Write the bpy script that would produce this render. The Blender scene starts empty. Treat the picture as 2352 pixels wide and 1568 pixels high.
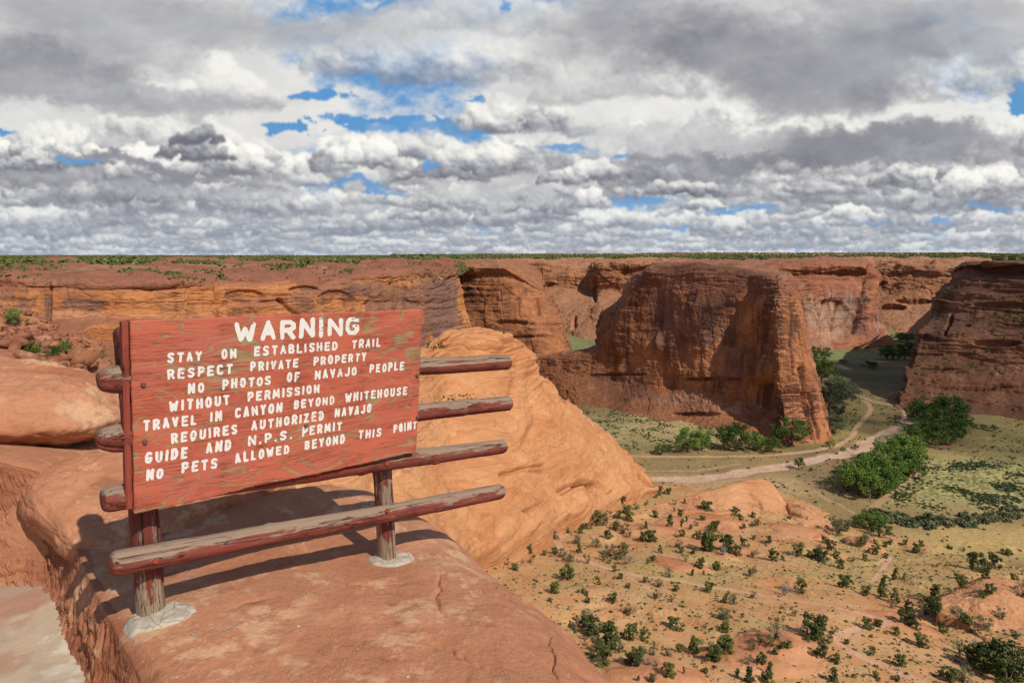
import bpy, bmesh, math, random
import numpy as np
from mathutils import Vector, Matrix

random.seed(7)
RNG = np.random.default_rng(11)
SC = bpy.context.scene
COL = SC.collection
R = math.radians

# ------------------------------------------------------------------ camera
F_PX, HORIZON = 1568.0, 588.0            # focal length and horizon row for a 2352 px wide frame
PITCH = math.atan((784 - HORIZON) / F_PX)
cam_data = bpy.data.cameras.new('camera')
cam_data.sensor_width = 36.0
cam_data.lens = 36.0 * F_PX / 2352.0
cam_data.clip_start = 0.05
cam_data.clip_end = 40000.0
camera = bpy.data.objects.new('camera', cam_data)
COL.objects.link(camera)
camera.rotation_euler = (math.pi / 2 - PITCH, 0, 0)
SC.camera = camera
SC.view_settings.view_transform = 'Standard'
SC.view_settings.look = 'None'
SC.view_settings.exposure = -0.10
SC.view_settings.gamma = 1.0
SC.cycles.use_denoising = True
SC.cycles.max_bounces = 5
SC.cycles.diffuse_bounces = 3
SC.cycles.glossy_bounces = 2
SC.cycles.transparent_max_bounces = 6


def ray(x, y):
    px = (np.asarray(x, float) - 1176) / F_PX
    py = (784 - np.asarray(y, float)) / F_PX
    return np.stack([px, math.cos(PITCH) + math.sin(PITCH) * py, -math.sin(PITCH) + math.cos(PITCH) * py], -1)


def at(x, y, Y):
    """the world point seen at (x, y) that stands Y metres ahead"""
    r = ray(x, y)
    return r * (Y / r[..., 1])[..., None] if np.ndim(r) > 1 else r * (Y / r[1])


def atz(x, y, z):
    """the world point seen at (x, y) that lies at height z"""
    r = ray(x, y)
    return r * (z / r[2])


# ------------------------------------------------------------------ node expressions
class X:
    """a socket in a node tree with arithmetic on it"""
    def __init__(s, t, so): s.t, s.so = t, so
    def m(s, op, *a, clamp=False):
        n = s.t.nodes.new('ShaderNodeMath'); n.operation = op; n.use_clamp = clamp
        for i, q in enumerate((s,) + a): plug(s.t, q, n.inputs[i])
        return X(s.t, n.outputs[0])
    def __add__(s, b): return s.m('ADD', b)
    __radd__ = __add__
    def __sub__(s, b): return s.m('SUBTRACT', b)
    def __rsub__(s, b): return s.m('MULTIPLY', -1.0).m('ADD', b)
    def __mul__(s, b): return s.m('MULTIPLY', b)
    __rmul__ = __mul__
    def __truediv__(s, b): return s.m('DIVIDE', b)
    def abs(s): return s.m('ABSOLUTE')
    def pow(s, b): return s.m('POWER', b)
    def clamp(s): return s.m('ADD', 0.0, clamp=True)
    def min(s, b): return s.m('MINIMUM', b)
    def max(s, b): return s.m('MAXIMUM', b)
    def ss(s, a, b, lo=0.0, hi=1.0, kind='SMOOTHSTEP'):
        n = s.t.nodes.new('ShaderNodeMapRange'); n.interpolation_type = kind
        for i, q in enumerate((s, a, b, lo, hi)): plug(s.t, q, n.inputs[i])
        return X(s.t, n.outputs[0])


def plug(t, q, inp):
    if isinstance(q, X): t.links.new(q.so, inp)
    elif isinstance(q, (tuple, list)):
        inp.default_value = tuple(q) + ((1.0,) if len(q) == 3 and len(inp.default_value) == 4 else ())
    else: inp.default_value = q


def xyz(t, a, b, c):
    n = t.nodes.new('ShaderNodeCombineXYZ')
    for i, q in enumerate((a, b, c)): plug(t, q, n.inputs[i])
    return X(t, n.outputs[0])


def sep(v):
    n = v.t.nodes.new('ShaderNodeSeparateXYZ'); v.t.links.new(v.so, n.inputs[0])
    return [X(v.t, o) for o in n.outputs]


def vop(v, op, b, scale=False):
    n = v.t.nodes.new('ShaderNodeVectorMath'); n.operation = op
    plug(v.t, v, n.inputs[0]); plug(v.t, b, n.inputs['Scale' if scale else 1])
    return X(v.t, n.outputs[0])


def vscale(v, s): return vop(v, 'MULTIPLY', s if isinstance(s, (tuple, X)) else (s, s, s))


def noise(v, scale=1.0, detail=4.0, rough=0.5, dist=0.0, kind='FBM', color=False, lac=2.0):
    n = v.t.nodes.new('ShaderNodeTexNoise'); n.noise_dimensions = '3D'; n.noise_type = kind
    v.t.links.new(v.so, n.inputs['Vector'])
    for k, q in (('Scale', scale), ('Detail', detail), ('Roughness', rough), ('Distortion', dist), ('Lacunarity', lac)):
        plug(v.t, q, n.inputs[k])
    return X(v.t, n.outputs['Color' if color else 'Fac'])


def voro(v, scale=1.0, feature='F1', rand=1.0, out='Distance'):
    n = v.t.nodes.new('ShaderNodeTexVoronoi'); n.feature = feature
    v.t.links.new(v.so, n.inputs['Vector']); n.inputs['Scale'].default_value = scale
    n.inputs['Randomness'].default_value = rand
    return X(v.t, n.outputs[out])


def mix(t, a, b, f, mode='MIX'):
    n = t.nodes.new('ShaderNodeMix'); n.data_type = 'RGBA'; n.blend_type = mode; n.clamp_factor = True
    plug(t, f, n.inputs[0]); plug(t, a, n.inputs[6]); plug(t, b, n.inputs[7])
    return X(t, n.outputs[2])


def ramp(f, stops):
    n = f.t.nodes.new('ShaderNodeValToRGB'); f.t.links.new(f.so, n.inputs[0])
    e = n.color_ramp.elements
    while len(e) < len(stops): e.new(0.5)
    for i, (p, c) in enumerate(stops):
        e[i].position = p; e[i].color = tuple(c) + (1.0,)
    return X(f.t, n.outputs[0])


def lin(r, g, b):
    """sRGB 0-255 to linear"""
    f = lambda c: (c / 255 / 12.92) if c / 255 <= 0.04045 else ((c / 255 + 0.055) / 1.055) ** 2.4
    return (f(r), f(g), f(b))


# ------------------------------------------------------------------ sun and sky
SUN_AZ, SUN_EL = R(138.0), R(44.0)       # clockwise from +Y, above the horizon
SUN_DIR = Vector((math.sin(SUN_AZ) * math.cos(SUN_EL), math.cos(SUN_AZ) * math.cos(SUN_EL), math.sin(SUN_EL)))
sun_data = bpy.data.lights.new('sun', 'SUN')
sun_data.energy = 4.3
sun_data.angle = R(0.5)
sun_data.color = (1.0, 0.92, 0.79)
sun = bpy.data.objects.new('sun', sun_data)
COL.objects.link(sun)
sun.rotation_euler = SUN_DIR.to_track_quat('Z', 'Y').to_euler()


def spectral(n, beta, rng):
    """a tileable field of cloud-like noise, zero mean and unit deviation"""
    fx = np.fft.fftfreq(n)[:, None]; fy = np.fft.rfftfreq(n)[None, :]
    f = np.sqrt(fx * fx + fy * fy); f[0, 0] = 1
    s = (rng.normal(size=f.shape) + 1j * rng.normal(size=f.shape)) / f ** beta
    s[0, 0] = 0
    g = np.fft.irfft2(s, s=(n, n))
    return ((g - g.mean()) / g.std()).astype(np.float32)


def sstep(a, b, x):
    q = np.clip((x - a) / (b - a), 0, 1)
    return q * q * (3 - 2 * q)


def build_sky():
    """cumulus banks over a blue sky as seen ahead: rows bottom up, columns left to right, linear light.
    The grid is in slope coordinates of the direction: a = x/y in [-1.05, 1.05], e = z/y in [-0.02, 0.5]."""
    rng = np.random.default_rng(5)
    D = 950.0                                         # texels per unit slope
    W, H = int(2.1 * D), int(0.52 * D)
    a = (np.arange(W) + 0.5) / D - 1.05
    e = (np.arange(H) + 0.5) / D - 0.02
    A, E = np.meshgrid(a, e)
    N = 1024
    T = [spectral(N, 1.55, rng) for _ in range(3)] + [spectral(N, 1.25, rng)]

    def samp(k, x, y):
        """bilinear lookup, x and y in texels of the noise field"""
        x0 = np.floor(x).astype(int); y0 = np.floor(y).astype(int); fx = (x - x0).astype(np.float32); fy = (y - y0).astype(np.float32)
        t_ = T[k]; x0 %= N; y0 %= N; x1 = (x0 + 1) % N; y1 = (y0 + 1) % N
        return (t_[y0, x0] * (1 - fx) + t_[y0, x1] * fx) * (1 - fy) + (t_[y1, x0] * (1 - fx) + t_[y1, x1] * fx) * fy

    def sl(x, y):
        r_ = ray(x, y); return float(r_[0] / r_[1]), float(r_[2] / r_[1])
    wa = samp(0, A * 420, E * 700) * 0.030; we = samp(1, A * 420 + 300, E * 700) * 0.014
    wa += samp(3, A * 1100, E * 1500) * 0.007; we += samp(3, A * 1100 + 99, E * 1500) * 0.004

    def blob(x, y, rx, ry, soft=0.5, warp=1.0):
        ca, ce = sl(x, y)
        q = ((A + wa * warp - ca) / (rx / F_PX)) ** 2 + ((E + we * warp - ce) / (ry / F_PX)) ** 2
        return sstep(1 + soft, 1 - soft, q)
    gap = np.zeros_like(A)
    for b in ((915, 294, 150, 20), (690, 318, 46, 11), (1275, 356, 70, 14), (2356, 230, 22, 36), (225, 410, 56, 12), (1060, 30, 14, 18), (850, 2, 44, 7),
              (725, 232, 46, 12), (790, 440, 100, 12), (1395, 372, 26, 9), (2300, 478, 60, 14), (1480, 462, 60, 18), (2212, 150, 34, 9),
              (1700, 488, 110, 12), (940, 385, 18, 24), (510, 132, 16, 9), (1010, 232, 10, 14), (100, 342, 40, 6), (2330, 370, 40, 12), (1100, 505, 60, 7)):
        gap = np.maximum(gap, blob(*b))
    c = lambda *q: np.array(lin(*q), np.float32)
    rgb = c(92, 150, 204) * np.ones(A.shape + (1,), np.float32)
    rgb = rgb + (c(150, 186, 214) - rgb) * sstep(0.20, 0.0, E)[..., None] * 0.85
    # a veil of high broken cloud everywhere but in the gaps
    veil = samp(0, A * 300, E * 620) * 0.55 + samp(1, A * 900, E * 1700) * 0.3 + samp(3, A * 2400, E * 3600) * 0.12
    cov = sstep(-0.95, 0.10, veil + 0.62 - gap * 2.7) * sstep(0.02, 0.10, E) 
    tone = np.clip(0.80 + 0.13 * samp(1, A * 520 + 70, E * 900) + 0.04 * samp(2, A * 1300, E * 1900), 0, 1)
    G0, G1 = c(166, 168, 174), c(244, 242, 237)
    rgb = rgb + ((G0 + (G1 - G0) * tone[..., None]) - rgb) * cov[..., None]

    lightd = np.array([0.45, 0.62, 0.64])
    TONES = np.array([0.0, 0.30, 0.55, 0.8, 1.0])
    TCOL = np.array([lin(104, 104, 116), lin(144, 145, 153), lin(188, 189, 192), lin(228, 227, 222), lin(252, 250, 243)])

    def cumulus(ca, ce, w, h, dark=0.0, alpha=1.0, top=1.0, n=None, seed=0, warm=0.0, flat=0.28):
        """one cumulus: a heap of rounded puffs over a flat base, lit from the upper right"""
        r2 = np.random.default_rng(seed)
        x0, x1 = int((ca - w * 0.75 + 1.05) * D), int((ca + w * 0.75 + 1.05) * D)
        y0, y1 = int((ce - h * 0.5 + 0.02) * D), int((ce + h * 1.5 + 0.02) * D)
        x0, y0, x1, y1 = max(x0, 0), max(y0, 0), min(x1, W), min(y1, H)
        if x1 - x0 < 4 or y1 - y0 < 3: return
        a_ = A[y0:y1, x0:x1]; e_ = E[y0:y1, x0:x1]
        ox, oy = r2.uniform(0, 900, 2)
        sc = 60.0 / h
        d1 = samp(0, a_ * sc + ox, e_ * sc * 1.3 + oy); d2 = samp(3, a_ * sc * 2.6 + ox, e_ * sc * 3.0 + oy); d3 = samp(2, a_ * sc * 7 + oy, e_ * sc * 8 + ox)
        au = a_ + (d1 * 0.13 + d2 * 0.036 + d3 * 0.006) * h; eu = e_ + (samp(1, a_ * sc + oy, e_ * sc * 1.3 + ox) * 0.10 + d2 * 0.032 + d3 * 0.007) * h
        hf = np.full(a_.shape, -1.0, np.float32)
        n = n or int(10 + 14 * w / h / 2)
        for _ in range(n):
            u = r2.uniform(-1, 1); env = (1 - abs(u) ** 2.2) * top
            pr = h * r2.uniform(0.16, 0.42) * (0.45 + 0.55 * env)
            pxx = ca + u * w * 0.47; pyy = ce + r2.uniform(0.05, 1.0) ** 0.8 * h * env * 0.72
            q = (au - pxx) ** 2 + ((eu - pyy) * 1.15) ** 2
            hf = np.maximum(hf, np.sqrt(np.maximum(pr * pr - q, 0)) / h + np.minimum(pr * pr - q, 0) / (h * h) * 3.0)
        al = sstep(-0.10, 0.16, hf + d3 * 0.008)
        vb = (eu - ce) / h
        al = al * sstep(-0.10, 0.05, vb + d1 * 0.02)
        hs = hf
        for _ in range(max(2, int(h * D / 13))):
            hs = (hs + np.roll(hs, 1, 0) + np.roll(hs, -1, 0) + np.roll(hs, 1, 1) + np.roll(hs, -1, 1)) / 5
        gy, gx = np.gradient(hs * h * D)
        nz = 1.0 / np.sqrt(gx * gx + gy * gy + 1.0)
        lam = np.clip((-gx * lightd[0] - gy * lightd[1] + lightd[2]) * nz, 0, 1)
        t_ = 0.39 + 0.53 * sstep(0.0, flat * 2.2, vb + d1 * 0.05 + d2 * 0.03) + 0.30 * (lam - 0.66) + 0.035 * d2 - dark
        t_ = np.clip(t_, 0, 1)
        col = np.stack([np.interp(t_, TONES, TCOL[:, k]) for k in range(3)], -1).astype(np.float32)
        al = (al * alpha)[..., None]
        rgb[y0:y1, x0:x1] += (col - rgb[y0:y1, x0:x1]) * al

    def mass(x, y, rx, ry, d, soft=0.8, s=1.0):
        """the grey underside of a wide cloud overhead, feathered and mottled"""
        m = blob(x, y, rx, ry, soft, 1.6) * s
        m = m * np.clip(0.95 + 0.16 * samp(1, A * 330 + x, E * 800 + y) + 0.035 * samp(3, A * 900, E * 1700), 0.15, 1.0)
        tt = np.clip(d + 0.07 + 0.09 * samp(0, A * 500 + y, E * 1300 + x) + 0.012 * samp(2, A * 1500, E * 2600), 0, 1)
        col = np.stack([np.interp(tt, TONES, TCOL[:, k]) for k in range(3)], -1)
        rgb[...] = rgb + (col - rgb) * np.clip(m, 0, 0.97)[..., None]
    k = 0
    # far banks first, then nearer and larger ones
    e_rows = []
    q = -0.006
    while q < 0.13:
        e_rows.append(q); q += 0.0042 + abs(q) * 0.085
    for q in e_rows:
        s = 0.034 + max(q, 0) * 0.9
        x = -1.1 + rng.uniform(0, s)
        while x < 1.1:
            w = s * rng.uniform(0.7, 2.4); h = w * rng.uniform(0.20, 0.36) * (1 if rng.random() < 0.8 else 1.5)
            h = min(h, s * 0.62)
            i = int(np.clip((x + 1.05) * D, 0, W - 1)); jj = int(np.clip((q + h * 0.4 + 0.02) * D, 0, H - 1))
            if gap[jj, i] < 0.35:
                cumulus(x, q + rng.normal() * 0.004, w, h, dark=rng.choice([-0.12, -0.04, 0.04, 0.13]), alpha=rng.uniform(0.72, 0.97), seed=1000 + k)
            k += 1
            x += w * rng.uniform(0.42, 0.85)
    # the wide undersides and the clouds that stand out
    mass(1180, 420, 200, 24, 0.62, 0.7, 0.6)
    mass(300, 470, 420, 20, 0.52, 0.8, 0.5)
    named = [
        (150, 385, 330, 60, 0.08, 11), (1010, 420, 210, 60, 0.10, 13), (1340, 418, 220, 56, 0.10, 14), (1180, 300, 330, 90, 0.02, 15),
        (820, 400, 250, 80, 0.0, 12), (1090, 395, 260, 84, 0.04, 21), (500, 425, 310, 100, -0.04, 22), (330, 405, 240, 80, 0.0, 23), (2080, 420, 200, 60, 0.05, 24), (2270, 450, 210, 90, 0.0, 25),
        (1960, 500, 130, 44, -0.08, 26), (1430, 525, 120, 56, 0.0, 27), (1680, 530, 100, 40, 0.0, 28), (1350, 480, 110, 50, -0.02, 29), (1560, 455, 230, 46, 0.18, 30), (1620, 480, 120, 30, 0.1, 33)]
    for (x, y, w, h, dk, sd) in named:
        ca, ce = sl(x, y)
        cumulus(ca, ce, w / F_PX, h / F_PX, dark=dk, seed=sd)
    mass(400, 418, 230, 15, 0.36, 0.8, 0.85)
    for (x, y, w, h, dk, al, sd) in ((456, 374, 215, 60, 0.44, 0.95, 41), (446, 336, 130, 52, 0.52, 0.9, 42)):
        ca, ce = sl(x, y); cumulus(ca, ce, w / F_PX, h / F_PX, dark=dk, alpha=al, seed=sd)
    for (x, y, w, h, dk, sd) in ((400, 270, 520, 170, -0.06, 51), (90, 150, 200, 110, -0.04, 52), (1420, 240, 420, 130, 0.0, 53), (2180, 230, 420, 150, -0.02, 54), (1000, 190, 560, 150, -0.02, 55), (1150, 90, 420, 110, -0.04, 56)):
        ca, ce = sl(x, y); cumulus(ca, ce, w / F_PX, h / F_PX, dark=dk, alpha=0.62, seed=sd, n=60, flat=0.22)
    mass(300, 40, 520, 70, 0.45, 0.9, 0.9)
    mass(250, 150, 230, 70, 0.42, 0.8, 0.85); mass(110, 215, 230, 62, 0.24, 0.8, 0.95); mass(400, 262, 260, 26, 0.40, 0.9, 0.75)
    mass(900, 90, 260, 40, 0.62, 0.9, 0.6); mass(1230, 200, 260, 30, 0.6, 0.9, 0.5)
    mass(1560, 70, 460, 100, 0.26, 0.8, 0.95); mass(1760, 130, 330, 80, 0.13, 0.8, 0.95); mass(1800, 200, 230, 54, 0.08, 0.7, 0.95)
    mass(2010, 60, 200, 90, 0.28, 0.9, 0.8); mass(2270, 60, 130, 100, 0.30, 0.9, 0.85)
    mass(1700, 310, 220, 26, 0.22, 0.8, 0.85); mass(2000, 335, 330, 40, 0.10, 0.8, 0.95); mass(1780, 375, 160, 22, 0.10, 0.7, 0.9); mass(1580, 390, 150, 20, 0.14, 0.7, 0.9); mass(2010, 372, 150, 24, 0.16, 0.8, 0.9)
    mass(1480, 320, 240, 40, 0.42, 0.9, 0.7)
    blue = c(98, 154, 206)
    rag = np.clip(gap * 1.15 - 0.12 * np.abs(samp(3, A * 1300, E * 1900)) - 0.10, 0, 1)
    g2 = np.zeros_like(A)
    for b in ((1480, 462, 60, 8), (1700, 488, 100, 6), (2300, 478, 50, 7), (225, 410, 50, 8), (790, 440, 80, 7), (1100, 505, 50, 4), (2010, 512, 60, 4), (1540, 520, 40, 5), (2180, 520, 40, 6), (1385, 372, 22, 6), (940, 385, 14, 18), (900, 294, 120, 13), (1000, 308, 70, 12), (685, 320, 30, 8), (1275, 354, 56, 8), (2356, 230, 18, 30), (850, 2, 36, 5), (725, 232, 34, 7), (1060, 30, 12, 18)):
        g2 = np.maximum(g2, blob(*b, 0.95))
    rgb += (blue - rgb) * (g2 * 0.9)[..., None]
    # distance pales the lowest banks
    pale = sstep(0.12, 0.0, E)[..., None] * 0.40
    rgb += (c(172, 184, 200) - rgb) * pale
    hi = sstep(0.08, 0.2, E)[..., None]
    for k_ in range(3):                               # the softness of real vapour, wider for the near clouds overhead
        sm = (rgb * 2 + np.roll(rgb, 1, 0) + np.roll(rgb, -1, 0) + np.roll(rgb, 1, 1) + np.roll(rgb, -1, 1)) / 6
        rgb = sm if k_ < 2 else rgb + (sm - rgb) * hi
    rgb = rgb * 1.10
    return np.clip(rgb, 0, 1.2), D


def build_world():
    w = bpy.data.worlds.new('World'); SC.world = w; w.use_nodes = True
    t = w.node_tree; t.nodes.clear()
    out = t.nodes.new('ShaderNodeOutputWorld'); bg = t.nodes.new('ShaderNodeBackground')
    sk = t.nodes.new('ShaderNodeTexSky'); sk.sky_type = 'NISHITA'; sk.sun_disc = False
    sk.sun_elevation = SUN_EL; sk.sun_rotation = SUN_AZ; sk.altitude = 1800; sk.dust_density = 0.6
    S = 0.12
    bg.inputs['Strength'].default_value = S
    tc = t.nodes.new('ShaderNodeTexCoord')
    d = X(t, tc.outputs['Generated'])
    dx, dy, dz = sep(d)
    # broken cloud all round
    s = (dz.max(0.0) + 0.16).pow(-1.0)
    p = xyz(t, dx * s, dy * s, 1.7)
    n1 = noise(p, 0.7, 6.0, 0.56)
    cl = ramp(n1.ss(0.40, 0.75), [(0.0, lin(186, 187, 190)), (0.5, lin(150, 152, 160)), (1.0, lin(112, 113, 124))])
    full = mix(t, X(t, sk.outputs[0]), vscale(cl, 1.0 / S), n1.ss(0.44, 0.54))
    # the computed cumulus banks ahead
    pix, D = build_sky()
    h, wd = pix.shape[:2]
    img = bpy.data.images.new('cumulus_sky', wd, h, float_buffer=True, alpha=False)
    img.colorspace_settings.name = 'Linear Rec.709'
    img.pixels.foreach_set(np.concatenate([pix, np.ones((h, wd, 1))], -1).astype(np.float32).ravel())
    img.pack()
    ay = dy.max(0.05)
    a, e = dx / ay, dz / ay
    im = t.nodes.new('ShaderNodeTexImage'); im.image = img; im.extension = 'EXTEND'; im.interpolation = 'Linear'
    t.links.new(xyz(t, (a + 1.05) * (1 / 2.1), (e + 0.02) * (1 / 0.52), 0.0).so, im.inputs[0])
    ahead = (1.0 - a.abs()).ss(0.0, 0.1) * dy.ss(0.05, 0.1) * e.ss(0.49, 0.40)
    full = mix(t, full, vscale(X(t, im.outputs[0]), 1.0 / S), ahead)
    full = mix(t, tuple(c / S for c in lin(120, 95, 78)), full, dz.ss(-0.03, -0.01))
    t.links.new(full.so, bg.inputs['Color'])
    t.links.new(bg.outputs[0], out.inputs[0])


build_world()


# ------------------------------------------------------------------ noise on arrays
_PERM = np.random.default_rng(3).permutation(256).astype(np.int64)
_PERM = np.concatenate([_PERM, _PERM, _PERM])
_GR = np.random.default_rng(4).normal(size=(256, 3)); _GR /= np.linalg.norm(_GR, axis=1)[:, None]
_GR = (_GR * 1.6).astype(np.float32)


def perlin(x, y, z):
    x, y, z = [np.asarray(q, np.float64) for q in np.broadcast_arrays(x, y, z)]
    xi, yi, zi = np.floor(x), np.floor(y), np.floor(z)
    fx, fy, fz = (x - xi).astype(np.float32), (y - yi).astype(np.float32), (z - zi).astype(np.float32)
    xi, yi, zi = xi.astype(np.int64) & 255, yi.astype(np.int64) & 255, zi.astype(np.int64) & 255
    u, v, w = [q * q * q * (q * (q * 6 - 15) + 10) for q in (fx, fy, fz)]

    def g(i, j, k):
        h = _PERM[_PERM[_PERM[xi + i] + yi + j] + zi + k]
        q = _GR[h]
        return q[..., 0] * (fx - i) + q[..., 1] * (fy - j) + q[..., 2] * (fz - k)
    a = g(0, 0, 0); a += (g(1, 0, 0) - a) * u
    b = g(0, 1, 0); b += (g(1, 1, 0) - b) * u
    a += (b - a) * v
    c = g(0, 0, 1); c += (g(1, 0, 1) - c) * u
    b = g(0, 1, 1); b += (g(1, 1, 1) - b) * u
    c += (b - c) * v
    return a + (c - a) * w


def fbm(x, y, z, o=4, gain=0.5, ridge=False):
    s, a, f = 0.0, 1.0, 1.0
    for i in range(o):
        n = perlin(x * f + i * 17.3, y * f + i * 9.1, z * f + i * 5.7)
        s = s + a * ((0.5 - np.abs(n)) * 1.4 if ridge else n)
        a *= gain; f *= 2.03
    return s


# ------------------------------------------------------------------ meshes and objects
def mesh_np(name, V, Fc, smooth=True, attrs=None):
    """a mesh from arrays: V (n,3), Fc a list of (m,3) / (m,4) arrays"""
    me = bpy.data.meshes.new(name)
    V = np.asarray(V, np.float32)
    me.vertices.add(len(V)); me.vertices.foreach_set('co', V.ravel())
    if isinstance(Fc, np.ndarray): Fc = [Fc]
    Fc = [f for f in Fc if len(f)]
    tot = np.concatenate([np.full(len(f), f.shape[1], np.int32) for f in Fc])
    me.loops.add(int(tot.sum())); me.loops.foreach_set('vertex_index', np.concatenate([f.ravel() for f in Fc]).astype(np.int32))
    me.polygons.add(len(tot))
    me.polygons.foreach_set('loop_start', (np.cumsum(tot) - tot).astype(np.int32))
    if smooth: me.polygons.foreach_set('use_smooth', np.ones(len(tot), bool))
    for k, a in (attrs or {}).items():
        a = np.asarray(a, np.float32)
        if a.ndim == 1: me.attributes.new(k, 'FLOAT', 'POINT').data.foreach_set('value', a)
        else:
            at_ = me.attributes.new(k, 'FLOAT_COLOR', 'POINT')
            at_.data.foreach_set('color', np.concatenate([a, np.ones((len(a), 1), np.float32)], 1).ravel())
    me.update(); me.validate()
    return me


def link(name, data, mat=None, parent=None):
    o = bpy.data.objects.new(name, data); COL.objects.link(o)
    if mat is not None and data is not None and len(data.materials) == 0: data.materials.append(mat)
    if parent is not None: o.parent = parent
    return o


def tag(o, label=None, cat=None, group=None, kind=None):
    for k, v in (('label', label), ('category', cat), ('group', group), ('kind', kind)):
        if v: o[k] = v
    return o


def grid_faces(nu, nv, flip=False):
    i = np.arange((nu - 1) * (nv - 1)); a = (i // (nv - 1)) * nv + i % (nv - 1)
    f = np.stack([a, a + 1, a + nv + 1, a + nv], 1)
    return f[:, ::-1] if flip else f


def cat_rom(C, n, knots=None):
    """interpolate control rows C (k, ...) to n samples along axis 0"""
    k = len(C)
    t = np.linspace(0, k - 1, n) if knots is None else np.interp(np.linspace(0, 1, n), knots, np.arange(k))
    i = np.clip(np.floor(t).astype(int), 0, k - 2); f = (t - i).reshape((-1,) + (1,) * (C.ndim - 1))
    p0, p1, p2, p3 = C[np.maximum(i - 1, 0)], C[i], C[i + 1], C[np.minimum(i + 2, k - 1)]
    # damped tangents keep the profile from overshooting
    m1, m2 = (p2 - p0) * 0.36, (p3 - p1) * 0.36
    f2, f3 = f * f, f * f * f
    return (2 * f3 - 3 * f2 + 1) * p1 + (f3 - 2 * f2 + f) * m1 + (-2 * f3 + 3 * f2) * p2 + (f3 - f2) * m2


def surf_normals(P):
    du = np.gradient(P, axis=0); dv = np.gradient(P, axis=1)
    n = np.cross(du, dv); n /= np.maximum(np.linalg.norm(n, axis=-1, keepdims=True), 1e-9)
    s = np.sign(-(n * P).sum(-1).mean())
    return n * (s if s else 1), s


def to_px(P):
    """frame coordinates (2352 px wide) of world points"""
    f = np.array([0, math.cos(PITCH), -math.sin(PITCH)]); u = np.array([0, math.sin(PITCH), math.cos(PITCH)])
    d = np.maximum(P @ f, 1e-3)
    return 1176 + F_PX * P[..., 0] / d, 784 - F_PX * (P @ u) / d


def seg_dist(x, y, pts):
    """distance of points to a polyline, and how far along it (0..1)"""
    best = np.full(np.shape(x), 1e9); along = np.zeros(np.shape(x)); n = len(pts) - 1
    for i in range(n):
        (ax, ay), (bx, by) = pts[i][:2], pts[i + 1][:2]
        dx, dy = bx - ax, by - ay; L = dx * dx + dy * dy + 1e-12
        t = np.clip(((x - ax) * dx + (y - ay) * dy) / L, 0, 1)
        d = np.hypot(x - ax - t * dx, y - ay - t * dy)
        m = d < best; best = np.where(m, d, best); along = np.where(m, (i + t) / n, along)
    return best, along


def cells(u, v, seed):
    """a random value per cell of a jittered grid, and the distance to the nearest cell border"""
    iu, iv = np.floor(u).astype(int), np.floor(v).astype(int)
    b1 = np.full(u.shape, 9.0); b2 = np.full(u.shape, 9.0); val = np.zeros(u.shape)
    for i in (-1, 0, 1):
        for j in (-1, 0, 1):
            h = _PERM[_PERM[(iu + i + seed) & 255] + ((iv + j) & 255)]; h2 = _PERM[h + 57]
            d = np.hypot(iu + i + 0.15 + 0.7 * h / 255.0 - u, iv + j + 0.15 + 0.7 * h2 / 255.0 - v)
            m_ = d < b1
            b2 = np.where(m_, b1, np.minimum(b2, d)); val = np.where(m_, _PERM[h2 + 91] / 127.5 - 1, val); b1 = np.where(m_, d, b1)
    return val, b2 - b1




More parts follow.
